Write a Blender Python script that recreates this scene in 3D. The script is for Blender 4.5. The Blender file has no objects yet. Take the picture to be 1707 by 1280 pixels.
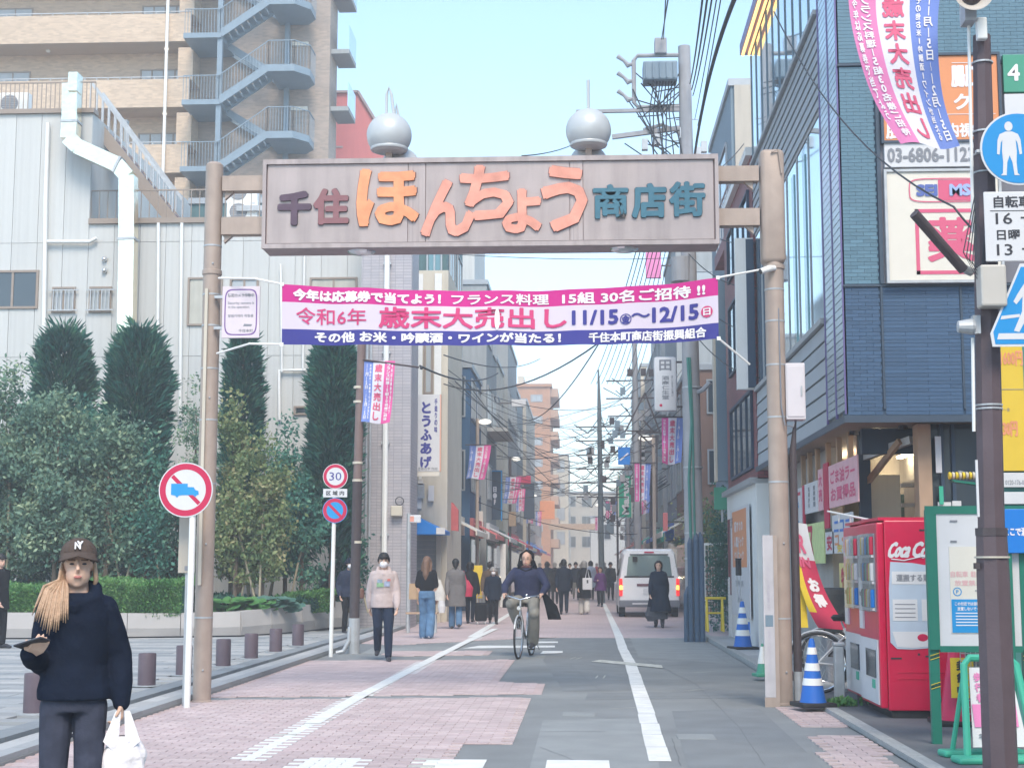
import bpy, math, random
import numpy as np
from mathutils import Vector, Matrix, Euler
random.seed(7)
rng = np.random.default_rng(7)
R = math.radians
SC = bpy.context.scene
COL = SC.collection
PI = math.pi

# ------------------------------------------------------------ camera, sky, sun, exposure
CAMZ = 1.45
FPX = 2500.0
PITCH = math.atan(305.0 / FPX)
YAW = math.atan(121.5 / FPX * math.cos(PITCH))
cam_d = bpy.data.cameras.new('camera')
cam_d.sensor_width = 36.0
cam_d.lens = 36.0 * FPX / 1707.0
cam_d.clip_end = 3000
cam_d.clip_start = 0.1
cam = bpy.data.objects.new('camera', cam_d)
COL.objects.link(cam)
cam.location = (0, 0, CAMZ)
cam.rotation_euler = (PI / 2 + PITCH, 0, YAW)
SC.camera = cam
CM = cam.rotation_euler.to_matrix()

HAZE_D = 0.0027
SUN_EL, SUN_AZ = 50.0, 168.0     # degrees; azimuth from the street's direction, negative = left
wd = bpy.data.worlds.new('World')
SC.world = wd
wd.use_nodes = True
nt = wd.node_tree
nt.nodes.clear()
sky = nt.nodes.new('ShaderNodeTexSky')
sky.sky_type = 'NISHITA'
sky.sun_disc = False
sky.sun_elevation = R(SUN_EL)
sky.sun_rotation = R(SUN_AZ)
sky.air_density = 1.0
sky.dust_density = 0.3
sky.ozone_density = 1.5
bg = nt.nodes.new('ShaderNodeBackground')
bg.inputs['Strength'].default_value = 0.12
wo = nt.nodes.new('ShaderNodeOutputWorld')
hs = nt.nodes.new('ShaderNodeHueSaturation')
hs.inputs['Hue'].default_value = 0.487
hs.inputs['Saturation'].default_value = 0.95
nt.links.new(sky.outputs[0], hs.inputs['Color'])
nt.links.new(hs.outputs[0], bg.inputs[0])
nt.links.new(bg.outputs[0], wo.inputs[0])
sl = bpy.data.lights.new('sun', 'SUN')
sl.energy = 1.4      # the street lies in the shade of its buildings: only a soft wide glow arrives
sl.angle = R(26)
sl.color = (1.0, 0.87, 0.70)
so = bpy.data.objects.new('sun', sl)
COL.objects.link(so)
sdir = Vector((math.sin(R(SUN_AZ)) * math.cos(R(SUN_EL)), math.cos(R(SUN_AZ)) * math.cos(R(SUN_EL)), math.sin(R(SUN_EL))))
so.rotation_euler = sdir.to_track_quat('Z', 'Y').to_euler()
SC.view_settings.view_transform = 'Standard'
SC.view_settings.look = 'None'
SC.view_settings.exposure = 1.56
SC.view_settings.gamma = 1.0
SC.view_settings.use_curve_mapping = False
SC.render.engine = 'CYCLES'
SC.cycles.max_bounces = 6
SC.cycles.volume_bounces = 1
SC.cycles.diffuse_bounces = 4
SC.cycles.glossy_bounces = 3
SC.cycles.caustics_reflective = False
SC.cycles.caustics_refractive = False

# ------------------------------------------------------------ surveying: a direction seen in the picture -> a place in the world
def ray(px, py):
    return CM @ Vector(((px - 853.5) / FPX, (640.0 - py) / FPX, -1.0))
def P(px, py, Y):
    d = ray(px, py); t = Y / d.y
    return Vector((d.x * t, Y, CAMZ + d.z * t))
def PX(px, py, X):
    d = ray(px, py); t = X / d.x
    return Vector((X, d.y * t, CAMZ + d.z * t))
def G(px, py, z=0.0):
    d = ray(px, py); t = (z - CAMZ) / d.z
    return Vector((d.x * t, d.y * t, z))
def XX(px, Y, py=945): return P(px, py, Y).x
def ZZ(py, Y, px=853): return P(px, py, Y).z
def YX(px, X, py=945): return PX(px, py, X).y

# ------------------------------------------------------------ materials
MATS = {}
def mat(name, col, rough=0.7, var=0.12, scale=6.0, bump=0.0, bscale=40.0, metal=0.0, spec=0.4, emit=0.0, trans=0.0, streak=0.0, rnd=0.0, alpha=1.0, ecol=None):
    if name in MATS: return MATS[name]
    m = bpy.data.materials.new(name); m.use_nodes = True
    n = m.node_tree.nodes; l = m.node_tree.links
    b = n['Principled BSDF']
    b.inputs['Roughness'].default_value = rough
    b.inputs['Metallic'].default_value = metal
    b.inputs['Specular IOR Level'].default_value = spec
    c = (*col, 1.0)
    b.inputs['Base Color'].default_value = c
    tc = n.new('ShaderNodeTexCoord')
    last = None
    if var > 0:
        nz = n.new('ShaderNodeTexNoise'); nz.inputs['Scale'].default_value = scale; nz.inputs['Detail'].default_value = 6
        l.new(tc.outputs['Object'], nz.inputs['Vector'])
        mr = n.new('ShaderNodeMapRange'); mr.inputs[1].default_value = 0.25; mr.inputs[2].default_value = 0.75
        mr.inputs[3].default_value = 1 - var; mr.inputs[4].default_value = 1 + var
        l.new(nz.outputs['Fac'], mr.inputs[0])
        last = mr.outputs[0]
    if streak > 0:
        mp = n.new('ShaderNodeMapping'); mp.inputs['Scale'].default_value = (9, 9, 0.6)
        l.new(tc.outputs['Object'], mp.inputs[0])
        nz2 = n.new('ShaderNodeTexNoise'); nz2.inputs['Scale'].default_value = 1.0; nz2.inputs['Detail'].default_value = 5
        l.new(mp.outputs[0], nz2.inputs['Vector'])
        mr2 = n.new('ShaderNodeMapRange'); mr2.inputs[1].default_value = 0.4; mr2.inputs[2].default_value = 0.75
        mr2.inputs[3].default_value = 1; mr2.inputs[4].default_value = 1 - streak
        l.new(nz2.outputs['Fac'], mr2.inputs[0])
        if last:
            mm = n.new('ShaderNodeMath'); mm.operation = 'MULTIPLY'; l.new(last, mm.inputs[0]); l.new(mr2.outputs[0], mm.inputs[1]); last = mm.outputs[0]
        else: last = mr2.outputs[0]
    if rnd > 0:
        oi = n.new('ShaderNodeObjectInfo'); mr3 = n.new('ShaderNodeMapRange'); mr3.inputs[3].default_value = 1 - rnd; mr3.inputs[4].default_value = 1 + rnd
        l.new(oi.outputs['Random'], mr3.inputs[0])
        mm = n.new('ShaderNodeMath'); mm.operation = 'MULTIPLY'; l.new(last, mm.inputs[0]); l.new(mr3.outputs[0], mm.inputs[1]); last = mm.outputs[0]
    if last:
        vm = n.new('ShaderNodeVectorMath'); vm.operation = 'SCALE'; vm.inputs[0].default_value = col
        l.new(last, vm.inputs['Scale']); l.new(vm.outputs[0], b.inputs['Base Color'])
    if bump > 0:
        nb = n.new('ShaderNodeTexNoise'); nb.inputs['Scale'].default_value = bscale; nb.inputs['Detail'].default_value = 4
        l.new(tc.outputs['Object'], nb.inputs['Vector'])
        bp = n.new('ShaderNodeBump'); bp.inputs['Strength'].default_value = bump; bp.inputs['Distance'].default_value = 0.02
        l.new(nb.outputs['Fac'], bp.inputs['Height']); l.new(bp.outputs[0], b.inputs['Normal'])
    if emit > 0:
        b.inputs['Emission Color'].default_value = (*(ecol or col), 1); b.inputs['Emission Strength'].default_value = emit
    if trans > 0: b.inputs['Transmission Weight'].default_value = trans
    if alpha < 1: b.inputs['Alpha'].default_value = alpha
    MATS[name] = m
    return m
def tile_mat(name, c1, c2, mortar, bw, bh, off=0.5, msize=0.02, rough=0.7, axis='xz', bump=0.4, var=0.1):
    m = bpy.data.materials.new(name); m.use_nodes = True
    n = m.node_tree.nodes; l = m.node_tree.links; b = n['Principled BSDF']
    b.inputs['Roughness'].default_value = rough
    g = n.new('ShaderNodeNewGeometry'); sx = n.new('ShaderNodeSeparateXYZ'); l.new(g.outputs['Position'], sx.inputs[0])
    cx = n.new('ShaderNodeCombineXYZ')
    if axis == 'wall':
        ad = n.new('ShaderNodeMath'); ad.operation = 'ADD'; l.new(sx.outputs[0], ad.inputs[0]); l.new(sx.outputs[1], ad.inputs[1])
        l.new(ad.outputs[0], cx.inputs[0]); l.new(sx.outputs[2], cx.inputs[1])
    else:
        l.new(sx.outputs[0], cx.inputs[0]); l.new(sx.outputs[1], cx.inputs[1])
    br = n.new('ShaderNodeTexBrick'); br.offset = off
    br.inputs['Color1'].default_value = (*c1, 1); br.inputs['Color2'].default_value = (*c2, 1); br.inputs['Mortar'].default_value = (*mortar, 1)
    br.inputs['Scale'].default_value = 1.0; br.inputs['Mortar Size'].default_value = msize
    br.inputs['Brick Width'].default_value = bw; br.inputs['Row Height'].default_value = bh
    l.new(cx.outputs[0], br.inputs['Vector'])
    nz = n.new('ShaderNodeTexNoise'); nz.inputs['Scale'].default_value = 0.7; nz.inputs['Detail'].default_value = 8; l.new(g.outputs['Position'], nz.inputs['Vector'])
    mr = n.new('ShaderNodeMapRange'); mr.inputs[1].default_value = .3; mr.inputs[2].default_value = .7; mr.inputs[3].default_value = 1 - var; mr.inputs[4].default_value = 1 + var
    l.new(nz.outputs['Fac'], mr.inputs[0])
    vm = n.new('ShaderNodeVectorMath'); vm.operation = 'SCALE'; l.new(br.outputs['Color'], vm.inputs[0]); l.new(mr.outputs[0], vm.inputs['Scale'])
    l.new(vm.outputs[0], b.inputs['Base Color'])
    bp = n.new('ShaderNodeBump'); bp.inputs['Strength'].default_value = bump; bp.inputs['Distance'].default_value = 0.01; bp.invert = True
    l.new(br.outputs['Fac'], bp.inputs['Height']); l.new(bp.outputs[0], b.inputs['Normal'])
    MATS[name] = m
    return m
def leaf_mat(name, c1, c2, c3=None, scale=3.0, tr=0.25):
    m = bpy.data.materials.new(name); m.use_nodes = True
    n = m.node_tree.nodes; l = m.node_tree.links; b = n['Principled BSDF']
    b.inputs['Roughness'].default_value = 0.55
    b.inputs['Specular IOR Level'].default_value = 0.3
    g = n.new('ShaderNodeNewGeometry')
    nz = n.new('ShaderNodeTexNoise'); nz.inputs['Scale'].default_value = scale; nz.inputs['Detail'].default_value = 3; l.new(g.outputs['Position'], nz.inputs['Vector'])
    wn = n.new('ShaderNodeTexWhiteNoise'); wn.noise_dimensions = '1D'; l.new(g.outputs['Random Per Island'], wn.inputs['W'])
    ad = n.new('ShaderNodeMath'); ad.operation = 'MULTIPLY_ADD'; ad.inputs[1].default_value = 0.45; l.new(wn.outputs[0], ad.inputs[0]); l.new(nz.outputs['Fac'], ad.inputs[2])
    cr = n.new('ShaderNodeValToRGB'); cr.color_ramp.elements[0].position = 0.4; cr.color_ramp.elements[0].color = (*c1, 1)
    cr.color_ramp.elements[1].position = 0.85; cr.color_ramp.elements[1].color = (*c2, 1)
    if c3: e = cr.color_ramp.elements.new(1.0); e.color = (*c3, 1)
    l.new(ad.outputs[0], cr.inputs[0]); l.new(cr.outputs[0], b.inputs['Base Color'])
    t = n.new('ShaderNodeBsdfTranslucent'); l.new(cr.outputs[0], t.inputs[0])
    mx = n.new('ShaderNodeMixShader'); mx.inputs[0].default_value = tr
    l.new(b.outputs[0], mx.inputs[1]); l.new(t.outputs[0], mx.inputs[2]); l.new(mx.outputs[0], n['Material Output'].inputs[0])
    MATS[name] = m
    return m

# ------------------------------------------------------------ mesh builder
class MB:
    def __init__(s): s.v = []; s.f = []; s.mi = []; s.cur = 0
    def add(s, vs, fs):
        o = len(s.v); s.v += [tuple(v) for v in vs]
        for f in fs: s.f.append([i + o for i in f]); s.mi.append(s.cur)
        return s
    def box(s, x0, x1, y0, y1, z0, z1):
        if x0 > x1: x0, x1 = x1, x0
        if y0 > y1: y0, y1 = y1, y0
        if z0 > z1: z0, z1 = z1, z0
        return s.add([(x0,y0,z0),(x1,y0,z0),(x1,y1,z0),(x0,y1,z0),(x0,y0,z1),(x1,y0,z1),(x1,y1,z1),(x0,y1,z1)],
              [(3,2,1,0),(4,5,6,7),(0,1,5,4),(1,2,6,5),(2,3,7,6),(3,0,4,7)])
    def bevbox(s, x0, x1, y0, y1, z0, z1, b):
        # a box with chamfered vertical and horizontal edges
        bm = bmesh_box(x0, x1, y0, y1, z0, z1, b)
        return s.add(*bm)
    def bar(s, a, b, w, h=None, up=(0,0,1)):
        h = h or w; a = Vector(a); b = Vector(b); d = (b - a).normalized(); u = Vector(up)
        if abs(d.dot(u)) > 0.99: u = Vector((0,1,0))
        r = d.cross(u).normalized(); u2 = r.cross(d)
        vs = []
        for p in (a, b):
            for sx, sz in ((-1,-1),(1,-1),(1,1),(-1,1)): vs.append(p + r*sx*w/2 + u2*sz*h/2)
        return s.add(vs, [(0,1,2,3),(7,6,5,4),(0,4,5,1),(1,5,6,2),(2,6,7,3),(3,7,4,0)])
    def tube(s, pts, r, n=8, cap=True, close=False):
        pts = [Vector(p) for p in pts]; k = len(pts)
        rs = r if isinstance(r, (list, tuple)) else [r] * k
        vs = []; ref = None
        for i, p in enumerate(pts):
            if close: d = (pts[(i+1) % k] - pts[i-1]).normalized()
            else: d = (pts[min(i+1,k-1)] - pts[max(i-1,0)]).normalized()
            if ref is None:
                ref = Vector((0,0,1)) if abs(d.z) < 0.9 else Vector((0,1,0))
            a = d.cross(ref)
            if a.length < 1e-4: a = d.cross(Vector((1,0,0.3)))
            a.normalize(); b2 = a.cross(d); ref = b2
            ref = b2
            for j in range(n):
                t = 2*PI*j/n; vs.append(p + a*math.cos(t)*rs[i] + b2*math.sin(t)*rs[i])
        fs = []
        for i in range(k if close else k-1):
            i2 = (i+1) % k
            for j in range(n):
                j2 = (j+1) % n; fs.append((i*n+j, i*n+j2, i2*n+j2, i2*n+j))
        if cap and not close:
            fs.append(list(range(n))[::-1]); fs.append([(k-1)*n+j for j in range(n)])
        return s.add(vs, fs)
    def lathe(s, prof, n=16, c=(0,0,0), axis='z'):
        vs = []; c = Vector(c)
        for (r, z) in prof:
            for j in range(n):
                t = 2*PI*j/n; a, b2 = r*math.cos(t), r*math.sin(t)
                if axis == 'z': vs.append(c + Vector((a, b2, z)))
                elif axis == 'y': vs.append(c + Vector((a, z, b2)))
                else: vs.append(c + Vector((z, a, b2)))
        fs = []
        for i in range(len(prof)-1):
            for j in range(n):
                j2 = (j+1) % n; q = (i*n+j, i*n+j2, (i+1)*n+j2, (i+1)*n+j)
                fs.append(q if axis != 'y' else q[::-1])
        fs.append(list(range(n))[::-1]); fs.append([(len(prof)-1)*n+j for j in range(n)])
        return s.add(vs, fs)
    def sph(s, c, rx, ry=None, rz=None, n=12, m=8):
        ry = ry or rx; rz = rz or rx; c = Vector(c); vs = []
        for i in range(m+1):
            t = PI*i/m; rr = max(math.sin(t), 0.02)
            for j in range(n):
                p = 2*PI*j/n; vs.append(c + Vector((rx*rr*math.cos(p), ry*rr*math.sin(p), -rz*math.cos(t))))
        fs = [(i*n+j, i*n+(j+1)%n, (i+1)*n+(j+1)%n, (i+1)*n+j) for i in range(m) for j in range(n)]
        fs.append(list(range(n))[::-1]); fs.append([m*n+j for j in range(n)])
        return s.add(vs, fs)
    def loft(s, secs, n=16):
        # closed shape through horizontal elliptic sections (cx, cy, cz, rx, ry)
        vs = []
        for (x, y, z, rx, ry) in secs:
            for j in range(n):
                t = 2*PI*j/n; vs.append((x + rx*math.cos(t), y + ry*math.sin(t), z))
        k = len(secs)
        fs = [(i*n+j, i*n+(j+1)%n, (i+1)*n+(j+1)%n, (i+1)*n+j) for i in range(k-1) for j in range(n)]
        if secs[0][2] > secs[-1][2]: fs = [f[::-1] for f in fs]; fs.append(list(range(n))); fs.append([(k-1)*n+j for j in range(n)][::-1])
        else: fs.append(list(range(n))[::-1]); fs.append([(k-1)*n+j for j in range(n)])
        return s.add(vs, fs)
    def prism(s, poly, d0, d1, plane='xz'):
        k = len(poly)
        def mk(p, d):
            return (p[0], d, p[1]) if plane == 'xz' else ((d, p[0], p[1]) if plane == 'yz' else (p[0], p[1], d))
        vs = [mk(p, d0) for p in poly] + [mk(p, d1) for p in poly]
        fs = [list(range(k)), [k+i for i in range(k)][::-1]] + [(i, k+i, k+(i+1)%k, (i+1)%k) for i in range(k)]
        return s.add(vs, fs)
    def grid(s, f, nu, nv, two=False):
        vs = [f(i/nu, j/nv) for j in range(nv+1) for i in range(nu+1)]
        fs = [(j*(nu+1)+i, j*(nu+1)+i+1, (j+1)*(nu+1)+i+1, (j+1)*(nu+1)+i) for j in range(nv) for i in range(nu)]
        return s.add(vs, fs)
def bmesh_box(x0, x1, y0, y1, z0, z1, b):
    import bmesh
    bm = bmesh.new(); bmesh.ops.create_cube(bm, size=1)
    for v in bm.verts: v.co = Vector((x0+(v.co.x+.5)*(x1-x0), y0+(v.co.y+.5)*(y1-y0), z0+(v.co.z+.5)*(z1-z0)))
    bmesh.ops.bevel(bm, geom=list(bm.edges), offset=b, segments=2, affect='EDGES', profile=0.5)
    bm.verts.ensure_lookup_table(); bm.verts.index_update()
    r = ([tuple(v.co) for v in bm.verts], [[v.index for v in f.verts] for f in bm.faces]); bm.free()
    return r
def mesh_of(name, mb, mats, smooth=False):
    me = bpy.data.meshes.new(name); me.from_pydata(mb.v, [], mb.f)
    if not isinstance(mats, (list, tuple)): mats = [mats]
    for m in mats: me.materials.append(m)
    if len(mats) > 1: me.polygons.foreach_set('material_index', mb.mi)
    if smooth: me.polygons.foreach_set('use_smooth', [True]*len(me.polygons))
    me.update()
    return me
def O(name, mb, mats, parent=None, smooth=False, loc=None, rot=None, label=None, kind=None):
    me = mesh_of(name, mb, mats, smooth) if isinstance(mb, MB) else mb
    o = bpy.data.objects.new(name, me); COL.objects.link(o)
    if parent: o.parent = parent
    if loc: o.location = loc
    if rot: o.rotation_euler = rot
    if label: o['label'] = label
    if kind: o['kind'] = kind
    return o
def SM(o, angle=40):
    me = o.data
    me.polygons.foreach_set('use_smooth', [True]*len(me.polygons))
    me.set_sharp_from_angle(angle=R(angle))
    return o
def T(name, label, cat, loc=(0,0,0), rz=0.0, group=None):
    o = bpy.data.objects.new(name, None); o.empty_display_size = 0.1; COL.objects.link(o)
    o.location = loc; o.rotation_euler = (0, 0, rz); o['label'] = label; o['category'] = cat
    if group: o['group'] = group
    return o
def tag(o, label, cat, group=None):
    o['label'] = label; o['category'] = cat
    if group: o['group'] = group
    return o
def box(name, m, x0, x1, y0, y1, z0, z1, parent=None, **k): return O(name, MB().box(x0,x1,y0,y1,z0,z1), m, parent, **k)
UNIT = {}
def unit(name, m):
    k = (name, m.name)
    if k not in UNIT: UNIT[k] = mesh_of(name, MB().box(-.5,.5,-.5,.5,-.5,.5), m)
    return UNIT[k]
def pieces(parent, name, items, limit=300, minpx=0):
    """items: (x0,x1,y0,y1,z0,z1,material). The pieces that show largest are objects, the rest one part."""
    items = sorted(items, key=lambda b: ((b[0]+b[1])/2)**2 + ((b[2]+b[3])/2)**2 + ((b[4]+b[5])/2 - CAMZ)**2)
    for b in items[:limit]:
        o = bpy.data.objects.new(name, unit(name, b[6])); COL.objects.link(o); o.parent = parent
        o.location = ((b[0]+b[1])/2, (b[2]+b[3])/2, (b[4]+b[5])/2); o.scale = (b[1]-b[0], b[3]-b[2], b[5]-b[4])
    rest = items[limit:]
    if rest:
        ms = []; mb = MB()
        for b in rest:
            if b[6] not in ms: ms.append(b[6])
            mb.cur = ms.index(b[6]); mb.box(*b[:6])
        O(name + '_field', mb, ms, parent, kind='stuff')
def copy_tree(o, parent=None):
    c = o.copy(); COL.objects.link(c)
    if parent: c.parent = parent
    for ch in o.children: copy_tree(ch, c)
    return c

# faces of buildings: u along the wall, v up, d out of the wall
def fbox(mb, face, c, u0, u1, v0, v1, d0, d1):
    if face == '-Y': return mb.box(u0, u1, c-d1, c-d0, v0, v1)
    if face == '+X': return mb.box(c+d0, c+d1, u0, u1, v0, v1)
    if face == '-X': return mb.box(c-d1, c-d0, u0, u1, v0, v1)
def window(parent, face, c, u0, u1, v0, v1, fm, gm, mull=1, fw=0.05, d=0.05, trans=0, name='window', back=None):
    mb = MB()
    fbox(mb, face, c, u0, u1, v0, v0+fw, 0, d); fbox(mb, face, c, u0, u1, v1-fw, v1, 0, d)
    fbox(mb, face, c, u0, u0+fw, v0+fw, v1-fw, 0, d); fbox(mb, face, c, u1-fw, u1, v0+fw, v1-fw, 0, d)
    for i in range(mull):
        x = u0 + (u1-u0)*(i+1)/(mull+1); fbox(mb, face, c, x-fw/2, x+fw/2, v0+fw, v1-fw, 0, d*0.8)
    for i in range(trans):
        z = v0 + (v1-v0)*(i+1)/(trans+1); fbox(mb, face, c, u0+fw, u1-fw, z-fw/3, z+fw/3, 0.002, d*0.6)
    w = O(name, mb, fm, parent)
    n = mull + 1
    for i in range(n):
        a = u0+fw+(u1-u0-2*fw)*i/n; b2 = u0+fw+(u1-u0-2*fw)*(i+1)/n
        g = MB(); fbox(g, face, c, a+fw*0.3, b2-fw*0.3, v0+fw, v1-fw, 0.003, d*0.35); O('pane', g, gm, w)
    return w

# ------------------------------------------------------------ lettering (Blender's built-in font)
_tc = bpy.data.curves.new('lettering', 'FONT'); _to = bpy.data.objects.new('lettering', _tc)
SC.collection.objects.link(_to)
TCACHE = {}
def glyphs(s, bold=0.02, ext=0.0, res=2):
    k = (s, bold, ext, res)
    if k in TCACHE: return TCACHE[k]
    _tc.body = s; _tc.offset = bold; _tc.extrude = ext; _tc.resolution_u = res; _tc.space_line = 1.0
    dg = bpy.context.evaluated_depsgraph_get(); dg.update()
    ev = _to.evaluated_get(dg); me = ev.to_mesh()
    v = np.array([tuple(q.co) for q in me.vertices]) if len(me.vertices) else np.zeros((0,3))
    f = [list(p.vertices) for p in me.polygons]
    ev.to_mesh_clear()
    TCACHE[k] = (v, f)
    return v, f
def lett(mb, s, cx, cz, w, h, y=0.0, bold=0.02, ext=0.0, warp=None, vert=False, mirror=False, rot=0.0, res=2):
    """text in the xz plane, facing -y, fitted to w x h; vert = characters below each other"""
    if vert:
        n = len(s)
        for i, ch in enumerate(s):
            if ch == ' ': continue
            if ch in 'ー〜-' : lett(mb, ch, cx, cz + h/2 - h*(i+.5)/n, h/n*0.75, w*0.12, y, bold, ext, warp, False, mirror, PI/2, res)
            else:
                gv, _ = glyphs(ch, .0, ext, res); gw = (gv[:,0].max()-gv[:,0].min()) if len(gv) else 1
                lett(mb, ch, cx, cz + h/2 - h*(i+.5)/n, w*min(1, gw/.8), h/n*0.88, y, bold, ext, warp, False, mirror, rot, res)
        return mb
    if bold > .018:
        v, f = glyphs(s, .008, ext, res)
        if not len(v): return mb
        ww = w if w is not None else h*(v[:,0].max()-v[:,0].min())/(v[:,1].max()-v[:,1].min())
        em = h/(v[:,1].max()-v[:,1].min()); r_ = min(bold*1.0*em, h*.07)
        k = 8 if bold > .04 else 5
        for i in range(k):
            t = 2*PI*i/k + .3
            lett(mb, s, cx+r_*math.cos(t), cz+r_*math.sin(t), ww-2*r_, h-2*r_, y-.0001*i, .008, ext, warp, False, mirror, rot, res)
        return lett(mb, s, cx, cz, ww-2*r_, h-2*r_, y-.0001*k, .008, ext, warp, False, mirror, rot, res)
    v, f = glyphs(s, bold, ext, res)
    if not len(v): return mb
    x0, x1 = v[:,0].min(), v[:,0].max(); y0, y1 = v[:,1].min(), v[:,1].max()
    if w is None: w = h * (x1-x0) / (y1-y0)
    a = (v[:,0] - (x0+x1)/2) / max(x1-x0, 1e-6) * w; b = (v[:,1] - (y0+y1)/2) / max(y1-y0, 1e-6) * h
    if mirror: a = -a
    ca, sa = math.cos(rot), math.sin(rot)
    X = a*ca - b*sa + cx; Z = a*sa + b*ca + cz
    V = []
    for i in range(len(v)):
        p = (X[i], y - v[i,2]*w/max(x1-x0,1e-6), Z[i])
        V.append(warp(p) if warp else p)
    return mb.add(V, f)

# ------------------------------------------------------------ palette
ASPH = mat('asphalt', (0.25,0.262,0.268), 0.85, 0.20, 0.9, 0.6, 160)
ASPH2 = mat('asphalt_patch', (0.215,0.228,0.238), 0.85, 0.12, 2.3, 0.5, 160)
ASPH3 = mat('asphalt_pale', (0.285,0.30,0.305), 0.85, 0.12, 2.3, 0.5, 160)
PINK = [mat('pink_paver', (0.52,0.41,0.41), 0.8, 0.12, 2.0, 0.4, 90, rnd=0.05), mat('pink_paver_pale', (0.56,0.455,0.45), 0.8, 0.12, 2.0, 0.4, 90, rnd=0.05), mat('pink_paver_deep', (0.50,0.40,0.40), 0.8, 0.12, 2.0, 0.4, 90, rnd=0.05)]
PAINT = mat('road_paint', (0.74,0.74,0.72), 0.6, 0.14, 5.0, 0.3, 60)
PAINTW = mat('worn_road_paint', (0.50,0.50,0.46), 0.7, 0.35, 9.0, 0.3, 60)
GRAN = [mat('granite', (0.33,0.34,0.35), 0.7, 0.08, 4, 0.2, 120, rnd=0.12), mat('granite_pale', (0.42,0.42,0.42), 0.7, 0.08, 4, 0.2, 120, rnd=0.12), mat('granite_dark', (0.25,0.27,0.29), 0.7, 0.08, 4, 0.2, 120, rnd=0.12)]
KERB = mat('kerb_concrete', (0.36,0.37,0.37), 0.8, 0.18, 3, 0.3, 60)
CONC = mat('concrete', (0.42,0.42,0.40), 0.8, 0.15, 2, 0.3, 50)
WHITE = mat('white_paint', (0.78,0.78,0.76), 0.45, 0.05, 3)
WPANEL = mat('white_wall_panel', (0.53,0.535,0.525), 0.6, 0.05, 0.6, 0.1, 30, streak=0.12, rnd=0.025)
CREAM = mat('cream_wall', (0.60,0.55,0.46), 0.8, 0.08, 1.0, streak=0.12)
GREYW = mat('grey_wall', (0.32,0.34,0.35), 0.8, 0.10, 1.0, streak=0.15)
BEIGE = mat('beige_wall', (0.47,0.43,0.37), 0.8, 0.10, 1.0, streak=0.15)
DARKG = mat('dark_green_wall', (0.07,0.14,0.15), 0.6, 0.12, 1.0, streak=0.15)
BLUEG = mat('blue_grey_wall', (0.17,0.24,0.30), 0.6, 0.08, 1.0, streak=0.1)
NAVY = mat('navy_wall', (0.035,0.06,0.10), 0.5, 0.12, 1.0)
BRICKT = tile_mat('buff_brick_tile', (0.60,0.46,0.34), (0.46,0.35,0.26), (0.53,0.43,0.34), 0.24, 0.075, rough=0.8, axis='wall', msize=0.006, var=0.06)
BRICKG = tile_mat('taupe_brick_tile', (0.40,0.32,0.27), (0.29,0.24,0.21), (0.35,0.30,0.27), 0.24, 0.075, rough=0.8, axis='wall', msize=0.006, var=0.06)
LTILE = tile_mat('lilac_grey_tile', (0.44,0.41,0.43), (0.38,0.36,0.39), (0.26,0.25,0.28), 0.20, 0.075, off=0.0, rough=0.5, axis='wall', msize=0.006, var=0.06)
MAROON = tile_mat('maroon_tile', (0.27,0.075,0.085), (0.19,0.055,0.065), (0.13,0.06,0.07), 0.22, 0.07, off=0.5, rough=0.5, axis='wall', msize=0.008, var=0.1)
ORNG = tile_mat('orange_brick_tile', (0.50,0.25,0.14), (0.42,0.21,0.12), (0.4,0.25,0.18), 0.5, 0.2, off=0.5, rough=0.8, axis='wall', msize=0.01, var=0.08)
FARPAVE = tile_mat('pink_block_paving', (0.53,0.42,0.42), (0.49,0.39,0.39), (0.40,0.33,0.33), 0.2, 0.1, off=0.5, rough=0.8, axis='xy', msize=0.006, var=0.1)
REDW = mat('red_wall', (0.60,0.17,0.17), 0.7, 0.08, 1.0, streak=0.1)
BRONZE = mat('bronze_brown_paint', (0.41,0.325,0.275), 0.5, 0.10, 6, 0.1, 60, metal=0.1, streak=0.15)
MAUVE = mat('mauve_sign_panel', (0.43,0.365,0.355), 0.5, 0.10, 2, 0.05, 30, metal=0.15, streak=0.28, rnd=0.03)
MAUVED = mat('mauve_trim', (0.38,0.29,0.29), 0.5, 0.1, 3, streak=0.2)
STEEL = mat('galvanised_steel', (0.45,0.47,0.49), 0.5, 0.15, 8, metal=0.3)
STEELB = mat('blue_grey_steel', (0.20,0.265,0.325), 0.5, 0.08, 4)
DUCT_REFL = mat('silver_duct', (0.84,0.77,0.60), 0.20, 0.10, 3, 0.6, 5, metal=1.0)  # warm yellow reflection tinted into the metal's base colour
CHROME = mat('chrome', (0.75,0.76,0.78), 0.2, 0.05, 8, metal=1.0)
SPHM = mat('pearl_grey_lamp', (0.52,0.54,0.55), 0.35, 0.05, 3, metal=0.1)
DKMET = mat('dark_brown_metal', (0.07,0.055,0.06), 0.55, 0.15, 10, 0.15, 60)
DKPOLE = mat('plum_pole_paint', (0.105,0.075,0.085), 0.55, 0.12, 7, 0.1, 50, streak=0.1)
BLACK = mat('black_rubber', (0.02,0.02,0.024), 0.6, 0.2, 10)
GLASSD = mat('dark_window_glass', (0.045,0.06,0.075), 0.06, 0.1, 1, spec=0.8)
GLASSC = mat('curtained_window', (0.46,0.44,0.38), 0.35, 0.12, 2, spec=0.6, streak=0.15)
GLASSF = mat('frosted_window', (0.40,0.43,0.45), 0.3, 0.08, 2, spec=0.6)
GLASSR = mat('sky_reflecting_glass', (0.55,0.66,0.72), 0.04, 0.04, 0.5, metal=0.85)
GLASSG = mat('green_tinted_glass', (0.16,0.26,0.27), 0.05, 0.1, 0.8, metal=0.5)
ALU = mat('bronze_aluminium_frame', (0.30,0.24,0.20), 0.5, 0.05)
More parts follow.
